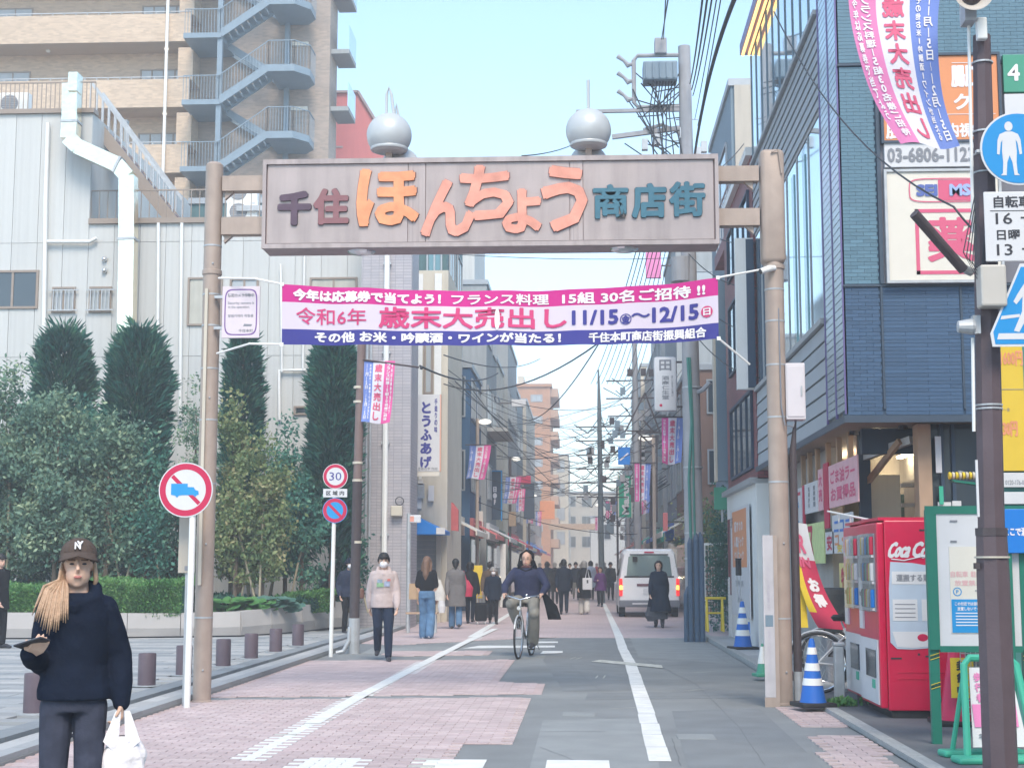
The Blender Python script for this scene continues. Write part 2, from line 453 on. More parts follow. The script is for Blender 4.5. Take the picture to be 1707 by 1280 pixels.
ALUG = mat('grey_aluminium_frame', (0.36,0.38,0.40), 0.45, 0.05, metal=0.3)
PURPF = mat('violet_mullion', (0.16,0.13,0.32), 0.4, 0.05)
SIDG = mat('grey_cladding_board', (0.36,0.39,0.42), 0.5, 0.05, 2, rnd=0.05, streak=0.06)
DTILE = [mat('slate_blue_tile', (0.050,0.100,0.180), 0.45, 0.08, 6, 0.1, 40, rnd=0.12), mat('slate_teal_tile', (0.11,0.21,0.28), 0.45, 0.08, 6, 0.1, 40, rnd=0.12)]
DFRAME = mat('slate_trim', (0.05,0.075,0.11), 0.45, 0.08)
SOFFIT = mat('soffit_brown', (0.24,0.17,0.14), 0.7, 0.1, 1.5)
WOOD = mat('light_timber', (0.42,0.29,0.20), 0.65, 0.12, 5)
ORSIGN = mat('orange_sign', (0.72,0.28,0.12), 0.4, 0.03)
GRSIGN = mat('green_sign', (0.06,0.30,0.20), 0.4, 0.03)
SIGNW = mat('sign_white', (0.64,0.64,0.66), 0.4, 0.03)
SIGNCR = mat('sign_cream', (0.72,0.68,0.60), 0.4, 0.03)
RED = mat('sign_red', (0.52,0.01,0.07), 0.4, 0.03)
REDP = mat('vending_red', (0.54,0.006,0.055), 0.3, 0.08, spec=0.5)
BLUE = mat('sign_blue', (0.01,0.19,0.62), 0.4, 0.03)
SKYB = mat('sign_light_blue', (0.015,0.28,0.62), 0.4, 0.03)
BLUEC = mat('cone_blue', (0.015,0.13,0.50), 0.5, 0.06)
INK = mat('ink_black', (0.035,0.035,0.045), 0.5, 0.0)
INKG = mat('ink_grey', (0.22,0.23,0.26), 0.5, 0.0)
MAG = mat('banner_magenta', (0.58,0.02,0.24), 0.7, 0.05, 1.5)
LIL = mat('banner_white', (0.66,0.58,0.68), 0.7, 0.04, 1.5)
NVY = mat('banner_navy', (0.045,0.045,0.26), 0.7, 0.05, 1.5)
PKT = mat('banner_pink_letter', (0.60,0.05,0.18), 0.7, 0.0)
WHT = mat('banner_white_letter', (0.80,0.77,0.80), 0.7, 0.0)
FLP = mat('flag_pink', (0.72,0.22,0.45), 0.7, 0.08, 3)
FLPD = mat('flag_deep_pink', (0.70,0.10,0.33), 0.7, 0.08, 3)
FLB = mat('flag_blue', (0.16,0.24,0.58), 0.7, 0.08, 3)
FLW = mat('flag_white', (0.70,0.68,0.76), 0.7, 0.04, 3)
FLR = mat('flag_red_letter', (0.66,0.12,0.22), 0.7, 0.0)
TEAL = mat('teal_letter', (0.05,0.16,0.22), 0.5, 0.1, 8)
ORL = mat('orange_letter', (0.78,0.32,0.16), 0.6, 0.25, 5, .2, 20)
ORL2 = mat('salmon_letter', (0.74,0.32,0.24), 0.6, 0.22, 5, .2, 20)
DKL = mat('dark_plum_letter', (0.10,0.06,0.09), 0.5, 0.2, 8)
PLUMR = mat('plum_red_letter', (0.25,0.11,0.12), 0.5, 0.1, 8)
YEL = mat('safety_yellow', (0.75,0.55,0.04), 0.5, 0.06)
GREEN = mat('frame_green', (0.015,0.17,0.12), 0.45, 0.06)
GREENL = mat('stand_green', (0.05,0.42,0.28), 0.45, 0.06)
WOODY = mat('yellow_box_paint', (0.62,0.36,0.05), 0.5, 0.08, 3)
CABLE = mat('cable_black', (0.045,0.05,0.06), 0.6, 0.0)
POLEC = mat('pole_concrete', (0.34,0.34,0.36), 0.8, 0.10, 4, 0.2, 40, streak=0.15)
GRNP = mat('green_cable_cover', (0.05,0.20,0.17), 0.5, 0.05)
LAMPW = mat('lit_lamp', (1,0.86,0.6), 0.5, 0.0, emit=9.0)
LAMPO = mat('lit_orange_strip', (1,0.62,0.22), 0.5, 0.0, emit=0.7)
LAMPD = mat('lamp_glass', (0.8,0.76,0.68), 0.3, 0.0, emit=0.5)
BARK = mat('bark', (0.16,0.12,0.09), 0.9, 0.25, 8, 0.6, 30)
STAKE = mat('pale_bamboo_stake', (0.36,0.31,0.22), 0.8, 0.2, 6)
SOIL = mat('soil', (0.07,0.06,0.045), 0.95, 0.3, 5, 0.8, 20)

# ------------------------------------------------------------ ground
ground = box('ground', mat('far_ground', (0.2,0.205,0.21), 0.9, 0.15, 0.2), -150, 150, -60, 400, -0.6, -0.02, kind='structure')
road = box('road', ASPH, -4.27, 3.9, -8, 31.4, -0.02, 0.0, kind='structure')
far_road = box('far_road', FARPAVE, -4.4, 3.9, 31.4, 395, -0.02, 0.004, kind='structure')

def inpoly(x, y, poly):
    c = False; j = len(poly)-1
    for i in range(len(poly)):
        xi, yi = poly[i]; xj, yj = poly[j]
        if (yi > y) != (yj > y) and x < (xj-xi)*(y-yi)/(yj-yi)+xi: c = not c
        j = i
    return c
def gp(l): return [(G(*p).x, G(*p).y) for p in l]
pinkA = [(-4.27, 9.2)] + gp([(690,1290),(745,1264),(756,1241),(837,1241),(877,1163)]) + [(-4.27, G(360,1168).y)]
pinkB = [(-4.27, G(360,1163).y)] + gp([(893,1157),(901,1140),(826,1137),(858,1100),(450,1102)]) + [(-4.27, G(500,1106).y)]
pinkC = gp([(640,1094),(805,1092),(815,1085),(655,1086)])
pinkD = gp([(640,1062),(780,1062),(925,1061),(925,1078)]) 
pinkD = gp([(660,1075),(925,1061)]) + [(-0.6,31.4),(-4.27,31.4),(-4.27,28.8)]
def line_poly(pts, w):
    L = []; Rr = []
    for (x, y) in gp(pts): L.append((x-w/2, y)); Rr.append((x+w/2, y))
    return L + Rr[::-1]
wl = line_poly([(408,1270),(452,1245),(520,1208),(600,1161.5),(690,1115),(775,1071.5),(826,1048.5)], 0.15)
cross = [[(G(a,1266).x, 0), (G(b,1266).x, 0)] for a, b in ((497,612),(706,812),(912,1015))]
CY1 = G(750,1266).y
MORT = mat('paver_joint', (0.46,0.38,0.375), 0.9, 0.1, 10)
jm = MB()
pav = []
for poly in (pinkA, pinkB, pinkC, pinkD):
    jm.add([(x, y, 0.004) for x, y in poly], [list(range(len(poly)))])
    ys = [p[1] for p in poly]; xs = [p[0] for p in poly]
    y = math.floor(min(ys)/0.1)*0.1
    while y < max(ys):
        if y > 9.0:
            k = int(round(y/0.1)); x = -4.4 + (0.1 if k % 2 else 0)
            while x < max(xs):
                cx, cy = x+0.1, y+0.05
                if inpoly(cx, cy, poly):
                    m = PINK[rng.integers(0,3)]
                    if inpoly(cx, cy, wl): m = PAINT if rng.random() < .93 else PAINTW
                    elif cy < CY1 and any(a[0] < cx < b[0] for a, b in cross): m = PAINT if rng.random() < .85 else PAINTW
                    dz = rng.uniform(-0.0012, 0.0012)
                    pav.append((x+0.004, x+0.196, y+0.004, y+0.096, 0.0, 0.012+dz, m))
                x += 0.2
        y += 0.1
paving = O('pink_block_pavement', jm, MORT, kind='structure')
pieces(paving, 'brick', pav)
# painted markings on the asphalt
def sheet(name, poly, m, z, **k):
    a = MB().prism(poly, z-0.003, z, 'xy'); 
    return O(name, a, m, **k)
rl = [(1101,1269.5),(1078,1190),(1052,1108),(1039,1083),(1031,1059)]
pr = gp(rl); mk = MB()
for i in range(len(pr)-1):
    (x0,y0),(x1,y1) = pr[i], pr[i+1]; n = 4
    for j in range(n):
        a, b2 = j/n, (j+1)/n; xa, ya, xb, yb = x0+(x1-x0)*a, y0+(y1-y0)*a, x0+(x1-x0)*b2, y0+(y1-y0)*b2
        w = 0.085; o1, o2 = rng.uniform(-.006,.006,2)
        mk.add([(xa-w+o1,ya+.01,.005),(xa+w+o1,ya+.01,.005),(xb+w+o2,yb-.005,.005),(xb-w+o2,yb-.005,.005)], [(0,1,2,3)])
O('white_line', mk, PAINT, kind='structure')
O('white_line', MB().add([(.62,31.5,.009),(.79,31.5,.009),(.82,60,.009),(.68,60,.009)], [(0,1,2,3)]).add([(-2.45,31.5,.009),(-2.28,31.5,.009),(-2.25,62,.009),(-2.4,62,.009)], [(0,1,2,3)]), PAINT, kind='structure')
mk = MB()
for i in range(8):
    t0, t1 = i/8, (i+1)/8
    pts = gp([(408,1270),(452,1245),(520,1208),(600,1161.5),(690,1115),(775,1071.5),(826,1048.5)])
for i in range(2,6):
    (x0,y0),(x1,y1) = pts[i], pts[i+1]; w = .078
    mk.add([(x0-w,y0,.0165),(x0+w,y0,.0165),(x1+w,y1,.0165),(x1-w,y1,.0165)], [(0,1,2,3)])
O('white_line', mk, PAINT, kind='structure')
cw = MB()
for a, b2 in cross: cw.add([(a[0],7.5,.005),(b2[0],7.5,.005),(b2[0],CY1,.005),(a[0],CY1,.005)], [(0,1,2,3)])
for z in (): pass
O('crossing_stripe', cw, PAINT, kind='structure')
mk = MB()
def gq(pts, z=.005): mk.add([(G(*p).x, G(*p).y, z) for p in pts], [list(range(len(pts)))])
gq([(770,1081),(925,1079),(925,1076),(800,1076)], .0055); gq([(900,1090),(938,1088),(938,1085),(905,1085)]); gq([(880,1072),(930,1071.5),(930,1069),(885,1069)])
O('white_line', mk, PAINT, kind='structure')
mk = MB(); gq([(985,1103),(1105,1114),(1103,1109),(1000,1100)], .009)
for (x, y, a) in ((957,1097,0.3),(1000,1128,0.1),(1030,1180,1.2),(1148,1150,0.8),(1165,1120,1.0),(1192,1090,2.0),(930,1225,1.5)):
    g = G(x, y); L = .5; c, s = math.cos(a), math.sin(a)
    for o in (-.05,.05):
        mk.add([(g.x+s*-L/2*.3+c*o-.008,g.y-c*L/2,.004),(g.x+s*-L/2*.3+c*o+.008,g.y-c*L/2,.004),(g.x+s*L/2+c*o+.008,g.y+c*L/2,.004),(g.x+s*L/2+c*o-.008,g.y+c*L/2,.004)], [(0,1,2,3)])
O('worn_road_marking', mk, PAINTW, kind='structure')
# asphalt patches of other ages
def patch(pts, m, z): return O('asphalt_patch', MB().add([(G(*p).x, G(*p).y, z) for p in pts], [list(range(len(pts)))]), m, kind='structure')
patch([(930,1062),(1030,1062),(1075,1150),(940,1152),(905,1100)], ASPH2, .0018)
patch([(1050,1063),(1175,1063),(1270,1110),(1065,1095)], ASPH3, .0016)
patch([(980,1155),(1250,1150),(1258,1163),(975,1166)], ASPH2, .0022)
patch([(905,1200),(1080,1196),(1100,1280),(880,1290)], ASPH3, .0014)
patch([(1120,1185),(1265,1180),(1385,1290),(1150,1290)], ASPH2, .0020)
patch([(600,1090),(700,1088),(720,1078),(620,1080)], ASPH3, .0019)
sm_ = MB()
for (x0_,y0_,x1_,y1_,w_) in ((898,1219,1010,1219,.02),(1010,1197,1105,1196,.02),(905,1163,1270,1158,.015),(1075,1098,1160,1140,.012),(1160,1140,1235,1215,.012),(1235,1215,1275,1275,.012),(950,1108,1000,1150,.01),(1065,1095,1300,1105,.012),(1120,1230,1135,1275,.012),(900,1245,960,1268,.01),(1180,1085,1215,1105,.01)):
    A_, B_ = G(x0_,y0_), G(x1_,y1_); d_ = (B_-A_).normalized(); n_ = Vector((-d_.y,d_.x,0))*w_*.6; last = A_
    for i in range(1,9):
        q_ = A_.lerp(B_, i/8) + n_*rng.uniform(-1.2,1.2)*(i<8); sm_.add([last-n_*.5+Vector((0,0,.0035)), last+n_*.5+Vector((0,0,.0035)), q_+n_*.5+Vector((0,0,.0035)), q_-n_*.5+Vector((0,0,.0035))], [(0,1,2,3)]); last = q_
O('road_seam', sm_, mat('tar_seam',(0.16,0.17,0.18),.8,.2,5), kind='structure')
# drain covers
for (px, py) in ((1160,1228),(965,1190)):
    g = G(px, py)
    dc = O('drain_cover', MB().box(g.x-.16, g.x+.16, g.y-.2, g.y+.2, 0, .006), ASPH3, kind='structure')
# pink patches right of the line
pk = []
for poly in (gp([(1305,1180),(1390,1178),(1420,1212),(1335,1212)]), gp([(1362,1228),(1440,1228),(1500,1290),(1400,1290)])):
    ys = [p[1] for p in poly]; xs = [p[0] for p in poly]; y = min(ys)
    while y < max(ys):
        x = min(xs) + (0.1 if int(y*10) % 2 else 0)
        while x < max(xs):
            if inpoly(x+.1, y+.05, poly): pk.append((x+.004, x+.196, y+.004, y+.096, 0, .012, PINK[rng.integers(0,3)]))
            x += .2
        y += .1
rp = O('right_pink_pavement', MB().add([(G(*p).x, G(*p).y, .003) for p in [(1305,1180),(1390,1178),(1420,1212),(1335,1212)]], [(0,1,2,3)]), MORT, kind='structure')
pieces(rp, 'brick', pk, limit=80)
# right kerb and pavement
kerb = O('right_kerb', MB().box(2.40, 2.41, 5, 31, 0, .01), KERB, kind='structure')
ki = []; y = 5.0
while y < 31:
    ki.append((2.40, 2.52, y+.006, y+.594, 0, .055 + (y>17)*.03, KERB)); y += .6
pieces(kerb, 'kerb_stone', ki)
box('right_pavement', mat('pavement_asphalt', (0.14,0.145,0.155), .9, .12, 2, .4, 120), 2.52, 14, 4, 31, -.02, .05, kind='structure')
sb = [( -0.0, )]
slab = O('right_slab_pavement', MB().box(2.52,3.4,17.5,31,.05,.056), CONC, kind='structure')
it = []
for i in range(22):
    for j in range(2): it.append((2.53+j*.44, 2.53+j*.44+.42, 17.5+i*.6, 17.5+i*.6+.585, .056, .075, GRAN[rng.integers(0,2)]))
pieces(slab, 'slab', it)
# plaza on the left, its steps and its slabs
plaza = box('plaza', mat('plaza_bed', (0.26,0.27,0.27), .9, .1, 3), -40, -4.27, -4, 40, -.02, .03, kind='structure')
it = []
y = 8.0; r = 0
while y < 33:
    x = -4.95 - (0.0 if r % 2 else 0.45)
    band = GRAN[[0,0,1,0,2,0,1][r % 7]]
    while x > -13:
        if y/2500*0+1: it.append((x-.9+.006, x-.006, y+.006, y+.294, .03, .05 + rng.uniform(-.001,.001), band if rng.random() < .7 else GRAN[rng.integers(0,3)]))
        x -= .9
    y += .3; r += 1
pieces(plaza, 'slab', it)
steps = O('plaza_edge', MB().box(-4.94,-4.28,8,36,.0,.035), KERB, kind='structure')
it = []; y = 8.0
while y < 36:
    it.append((-4.42,-4.28,y+.005,y+.595,.0,.075,GRAN[0])); it.append((-4.66,-4.45,y+.005,y+.795,.0,.055,GRAN[1])); it.append((-4.94,-4.70,y+.005,y+.595,.0,.085,GRAN[2])); y += .6
pieces(steps, 'kerb_stone', [(a,b,c,min(d,c+.59),e,f,g) for a,b,c,d,e,f,g in it])

# ------------------------------------------------------------ white building on the left
YW = 38.0
wb = T('white_building', 'white panelled building with silver duct behind the columnar conifers', 'building', (0,0,0))
xw0, xw1 = XX(-260, YW), XX(598, YW)
xs1 = XX(152, YW, 280)
zT, zS = ZZ(190, YW, 80), ZZ(373, YW, 250)
O('wall', MB().box(xw0, xs1, YW+.03, YW+16, 0, zT).box(xs1, xw1, YW+.03, YW+16, 0, zS), WPANEL, wb)
it = []
pw = 45/2500*YW
x = xs1
cols = []
while x > xw0: cols.append((x-pw, x, zT)); x -= pw
x = xs1
while x < xw1 - .1: cols.append((x, min(x+pw, xw1), zS)); x += pw
zj = [0, ZZ(780,YW), ZZ(590,YW), ZZ(397,YW), zT]
for (a, b2, zt) in cols:
    for i in range(4):
        z0, z1 = zj[i], min(zj[i+1], zt)
        if z1 - z0 > .1: it.append((a+.006, b2-.006, YW, YW+.03, z0+.006, z1-.006, WPANEL))
pieces(wb, 'panel', it)
O('coping', MB().box(xw0, xs1+.05, YW-.08, YW+.3, zT, zT+.12).box(xs1, xw1+.04, YW-.08, YW+.3, zS, zS+.14), ALU, wb)
def wpx(x0, y0, x1, y1, **k): 
    return window(wb, '-Y', YW, XX(x0,YW,y0), XX(x1,YW,y0), ZZ(y1,YW), ZZ(y0,YW), k.pop('fm', ALU), k.pop('gm', GLASSD), **k)
wpx(-20,443,66,508, fw=.06); w1 = wpx(88,472,127,516, gm=GLASSF); w2 = wpx(150,472,187,516, gm=GLASSF)
for (w, a, b2) in ((w1,88,127),(w2,150,187)):
    g = MB()
    for zz in (478,512): g.bar((XX(a-5,YW,495),YW-.1,ZZ(zz,YW)),(XX(b2+5,YW,495),YW-.1,ZZ(zz,YW)),.03)
    for i in range(6):
        xx = XX(a+3+i*(b2-a-6)/5,YW,495); g.bar((xx,YW-.1,ZZ(512,YW)),(xx,YW-.1,ZZ(478,YW)),.025)
    O('grille', g, STEEL, w)
wpx(314,458,372,539, gm=GLASSC); wpx(384,460,432,520, gm=GLASSF); wpx(517,460,596,520, gm=GLASSC)
wpx(490,675,525,690, gm=GLASSD, mull=0)
# pipes
def pipe(parent, pts, r, m, name='pipe', n=8): return SM(O(name, MB().tube(pts, r, n), m, parent), 60)
pipe(wb, [P(80,205,YW-.12),P(76,330,YW-.12),P(70,800,YW-.12)], .06, WHITE, 'downpipe')
pipe(wb, [P(79,403,YW-.12),P(150,403,YW-.12),P(161,397,YW-.12)], .05, WHITE)
pipe(wb, [P(264,372,YW-.12),P(262,700,YW-.12)], .045, WHITE, 'downpipe'); pipe(wb, [P(303,372,YW-.12),P(300,700,YW-.12)], .045, WHITE, 'downpipe')
pipe(wb, [P(468,440,YW-.12),P(470,620,YW-.12)], .03, WHITE, 'downpipe'); pipe(wb, [P(508,400,YW-.12),P(505,615,YW-.12)], .03, WHITE, 'downpipe')
pipe(wb, [P(466,700,YW-.1),P(466,617,YW-.1),P(510,617,YW-.1)], .04, WHITE)
for yy in (432,451): O('vent_cap', MB().sph(P(174,yy,YW-.05), .07,.07,.07), CHROME, wb)
# the silver duct, five lengths with seams
dl = [(118,140),(118,228),(213,290),(211,560)]
dp = [P(120,143,YW-.45),P(119,205,YW-.45),P(117,232,YW-.45),P(132,247,YW-.45),P(198,277,YW-.45),P(214,296,YW-.45),P(214,400,YW-.45),P(211,570,YW-.45)]
du = T('silver_duct', 'silver square exhaust duct zigzagging down the white wall', 'duct')
for i in range(len(dp)-1):
    d = (dp[i+1]-dp[i]).normalized()*.015
    O('duct_section', MB().bar(dp[i]-d, dp[i+1]+d, .40+.004*(i%2), .38+.004*(i%2), up=(0,1,0)), DUCT_REFL, du)
    if i in (0,3,5): O('flange', MB().bar(dp[i+1]-d*2, dp[i+1]+d*2, .45, .43, up=(0,1,0)), STEEL, du)
O('duct_cowl', MB().bar(P(118,140,YW-.5), P(133,140,YW-.5), .42,.5), DUCT_REFL, du)
# railings on the two roofs, staircase, door, air conditioners
def railing(parent, a, b, h, n, m, bars=True, name='railing', rails=(1.0,), t=.035):
    a = Vector(a); b = Vector(b); g = MB()
    for r_ in rails: g.bar(a+Vector((0,0,h*r_)), b+Vector((0,0,h*r_)), t)
    for i in range(n+1):
        p = a.lerp(b, i/n); g.bar(p, p+Vector((0,0,h)), t*(.55 if bars else 1), t*(.55 if bars else 1), up=(0,1,0))
    return O(name, g, m, parent)
railing(wb, (xw0,YW+.15,zT+.12), (xs1,YW+.15,zT+.12), 1.3*.6, 50, ALU, rails=(1,.05))
ac = T('air_conditioner', 'white air conditioner unit on the left white roof behind the railing', 'air conditioner', (XX(25,YW+.7,180), YW+.7, zT+.12))
def ac_unit(t):
    O('casing', MB().bevbox(-.42,.42,-.15,.15,.06,.66,.015), WHITE, t)
    O('fan_grille', MB().lathe([(.22,-.165),(.24,-.15),(.24,-.149)], 20, (-.1,0,.36), 'y'), INKG, t)
    g = MB()
    for i in range(9): g.box(-.30,.10,-.172,-.166,.16+i*.05,.165+i*.05)
    O('guard', g, WHITE, t); O('stand', MB().box(-.36,-.28,-.15,.15,0,.06).box(.28,.36,-.15,.15,0,.06), STEEL, t)
ac_unit(ac)
for i, (px, py) in enumerate(((405,338),(405,372))):
    c = copy_tree(ac); c.location = (XX(px,YW+1.2,py), YW+1.2, ZZ(py,YW+1.2)); c['label'] = ['upper air conditioner of the two seen between the gate arms','lower air conditioner of the two seen between the gate arms'][i]
    c['group'] = 'air conditioners on the roof terrace'
O('roof_plinth', MB().box(XX(380,YW,350),XX(432,YW,350),YW+.9,YW+1.6,zS,ZZ(372,YW+1.2)).box(XX(380,YW,350),XX(432,YW,350),YW+.95,YW+1.5,ZZ(350,YW+1.2),ZZ(340,YW+1.2)-.02), STEEL, wb)
railing(wb, (xs1,YW+.1,zS+.14), (XX(345,YW,350),YW+.1,zS+.14), .78, 14, ALU, rails=(1,))
railing(wb, (XX(345,YW,350),YW+.1,zS+.14), (xw1,YW+.1,zS+.14), .78, 18, ALU, rails=(1,))
# penthouse wall behind the terrace with a glass door
YP = YW+3.0
O('penthouse_wall', MB().box(XX(150,YW,280),XX(205,YP,280),YP,YP+.2,zS,ZZ(190,YP)), GREYW, wb)
window(wb, '-Y', YP-.01, XX(168,YP,300), XX(203,YP,300), zS+.1, ZZ(270,YP), WHITE, GLASSG, mull=0, name='door')
st = T('outdoor_staircase', 'grey steel staircase with railings climbing over the white roof terrace', 'staircase')
a0, b0 = P(157,205,YW+1.0), P(290,372,YW+1.0)
g = MB(); g.bar(a0, b0, .08, .32, up=(0,0,1)); g.bar(a0+Vector((0,1,0)), b0+Vector((0,1,0)), .08, .32)
O('stringer', g, ALU, st)
for i in range(13):
    p = a0.lerp(b0, (i+.5)/13); O('tread', MB().box(p.x-.16,p.x+.16,p.y+.04,p.y+.96,p.z+.02,p.z+.06), MAUVED, st)
for dy in (0,1.0):
    g = MB(); a1, b1 = P(152,137,YW+1.0)+Vector((0,dy,0)), P(288,318,YW+1.0)+Vector((0,dy,0)); g.bar(a1,b1,.06,.08)
    for i in range(14):
        p = a1.lerp(b1,i/13); q = a0.lerp(b0,i/13)+Vector((0,dy,0)); g.bar(Vector((p.x,p.y,q.z)),p,.035,.035,up=(0,1,0))
    O('handrail', g, STEEL, st)

# ------------------------------------------------------------ brick apartment block with steel stair
YB = 62.0
ab = T('apartment_block', 'buff brick apartment block with steel escape stairs above the white building', 'building')
def zb(y): return ZZ(y, YB)
def xb(x): return XX(x, YB, 110)
FL = zb(13) - zb(123)
xA0, xA1, xA2 = xb(-260), xb(325), xb(541)
HB = 40.0
O('wall', MB().box(xA0, xb(320), YB+1.5, YB+3.4, 0, HB), BRICKT, ab)
O('stair_wall', MB().box(xb(320), xA2, YB+1.3, YB+3.2, 0, HB), BRICKG, ab)
par = MB(); z = zb(15); k = -4
tops = [zb(13 + 110*i) for i in range(-7, 7)]
for i, t in enumerate(tops):
    O('balcony_parapet', MB().box(xA0, xb(316), YB, YB+.15, t-1.25, t).box(xA0, xb(316), YB+.15, YB+1.5, t-1.25, t-1.05), BRICKT, ab)
    railing(ab, (xA0,YB+.07,t), (xb(316),YB+.07,t), .12, 30, STEEL, bars=False)
    zz = t - 1.25
    for (wx0, wx1, gm) in ((217,296,GLASSF),(-60,30,GLASSF)):
        window(ab, '-Y', YB+1.5, xb(wx0), xb(wx1), t+.02-.0, t+.02+.92, ALU, gm, mull=3 if wx0 > 0 else 2, fw=.05)
    O('ceiling_light', MB().sph((xb(268), YB+.8, t-1.3), .1,.1,.08), LAMPD, ab); O('ceiling_light', MB().sph((xb(68), YB+.8, t-1.3), .1,.1,.08), WHITE, ab)
    O('pier', MB().box(xb(295), xb(320), YB+.15, YB+1.5, t, t+1.45), BRICKT, ab)
O('downpipe', MB().tube([(xb(278),YB-.1,0),(xb(278),YB-.1,HB)], .07), WHITE, ab)
# steel stair
es = T('escape_staircase', 'blue grey steel escape stairs zigzagging up the taupe brick wall', 'staircase')
for i in range(-3, 5):
    off = 110*i
    def q(x, y, dy=0): v = P(x, y+off, YB); v.y += dy; return v
    yl, yr = 64, 12
    # landings
    za, zr = zb(64+off), zb(8+off)
    O('landing', MB().box(xb(318), xb(380), YB-1.3, YB+1.2, za-.22, za), STEELB, es)
    poly = [(xb(456),YB-1.3),(xb(500),YB-1.3),(xb(521),YB-.6),(xb(521),YB+.6),(xb(505),YB+1.2),(xb(456),YB+1.2)]
    O('landing', MB().prism(poly, zr-.3, zr, 'xy'), STEELB, es)
    # flight up to the right, front
    a, b2 = Vector((xb(378),YB-1.25,za-.05)), Vector((xb(458),YB-1.25,zr-.1))
    O('stringer', MB().bar(a,b2,.07,.32).bar(a+Vector((0,1.1,0)),b2+Vector((0,1.1,0)),.07,.32), STEELB, es)
    for j in range(8):
        p = a.lerp(b2,(j+.5)/8); O('tread', MB().box(p.x-.14,p.x+.14,YB-1.21,YB-.19,p.z-.02,p.z+.04), STEELB, es)
    # flight back up to the left behind
    zu = zb(64+off-110)
    a, b2 = Vector((xb(458),YB+.1,zr)), Vector((xb(378),YB+.1,zu-.1))
    O('stringer', MB().bar(a,b2,.07,.3).bar(a+Vector((0,1.0,0)),b2+Vector((0,1.0,0)),.07,.3), STEELB, es)
    railing(es, (xb(320),YB-1.28,za), (xb(378),YB-1.28,za), 1.05, 12, STEELB, name='railing')
    railing(es, (xb(378),YB-1.28,za), (xb(458),YB-1.28,zr), 1.05, 16, STEELB, name='railing')
    railing(es, (xb(458),YB-1.28,zr), (xb(500),YB-1.28,zr), 1.05, 9, STEELB, name='railing')
    railing(es, (xb(500),YB-1.28,zr), (xb(521),YB-.6,zr), 1.05, 5, STEELB, name='railing')
    railing(es, (xb(521),YB-.6,zr), (xb(521),YB+.6,zr), 1.05, 5, STEELB, name='railing')
    O('wall_lamp', MB().box(xb(478),xb(505),YB+1.15,YB+1.3,zr-1.25,zr-1.08), SIGNCR, ab)
O('post', MB().box(xb(373),xb(381),YB-1.2,YB-1.0,0,HB-4), STEELB, es); O('post', MB().box(xb(466),xb(474),YB+1.0,YB+1.2,0,HB-4), STEELB, es)
# side balconies
for i in range(-3, 5):
    z = zb(56+98*i)
    if z < zb(170): continue
    O('side_balcony', MB().prism([(xA2,YB+1.6),(xA2+.80,YB+1.6),(xA2+.80,YB+3.6),(xA2,YB+3.6)], z-.2, z, 'xy'), GREYW, ab)
    O('balcony_screen', MB().box(xA2+.76,xA2+.80,YB+1.6,YB+3.6,z,z+1.1), GLASSR, ab)
# red building behind
rb = T('red_building', 'red building with sloping roof edge behind the left lamp globes', 'building')
YR = 75.0
pl = [(XX(543,YR,210),0),(XX(690,YR,210),0),(XX(690,YR,210),ZZ(320,YR)),(XX(634,YR,210),ZZ(213,YR)),(XX(596,YR,210),ZZ(151,YR)),(XX(543,YR,210),ZZ(151,YR))]
O('wall', MB().prism(pl, YR, YR+9), REDW, rb)
O('coping', MB().bar((XX(541,YR,210),YR-.05,ZZ(150,YR)),(XX(597,YR,210),YR-.05,ZZ(150,YR)),.2,.12).bar((XX(597,YR,210),YR-.05,ZZ(150,YR)),(XX(636,YR,210),YR-.05,ZZ(214,YR)),.2,.12), MAUVED, rb)
O('wall_joint', MB().box(XX(547,YR,210),XX(572,YR,210),YR-.04,YR,ZZ(243,YR),ZZ(240,YR)), MAUVED, rb)

# ------------------------------------------------------------ left side of the street
YT = 36.0
tb = T('tiled_building', 'narrow lilac tiled building with white drainpipe at the street corner', 'building')
x0, x1 = XX(597,YT), XX(683,YT)
O('wall', MB().box(x0, x1, YT, YT+1.5, 0, 10.6), LTILE, tb)
O('coping', MB().box(x0-.05, x1+.05, YT-.05, YT+1.5, 10.6, 10.75), STEEL, tb)
O('drainpipe', MB().tube([(XX(641,YT),YT-.09,0),(XX(641,YT),YT-.09,10.6)], .07), WHITE, tb)
for z in (2.2,4.4,6.6,8.8): O('bracket', MB().box(XX(641,YT)-.1,XX(641,YT)+.1,YT-.1,YT,z,z+.05), STEEL, tb)
for p in (609,615): O('conduit', MB().tube([(XX(p,YT),YT-.05,1.2),(XX(p,YT),YT-.05,7.6)], .03), STEEL, tb)
O('meter_box', MB().bevbox(XX(652,YT),XX(671,YT),YT-.2,YT,ZZ(860,YT),ZZ(843,YT),.02), CREAM, tb)
g = MB()
c = P(666,835,YT-.1)
g.tube([c+Vector((.1*math.cos(t),0,.1*math.sin(t))) for t in np.linspace(0,2*PI,13)[:-1]], .012, 5, close=True)
O('cable_coil', g, CABLE, tb)
for (a, b2, v0, v1) in ((-5.62,-5.2,0,0),): pass

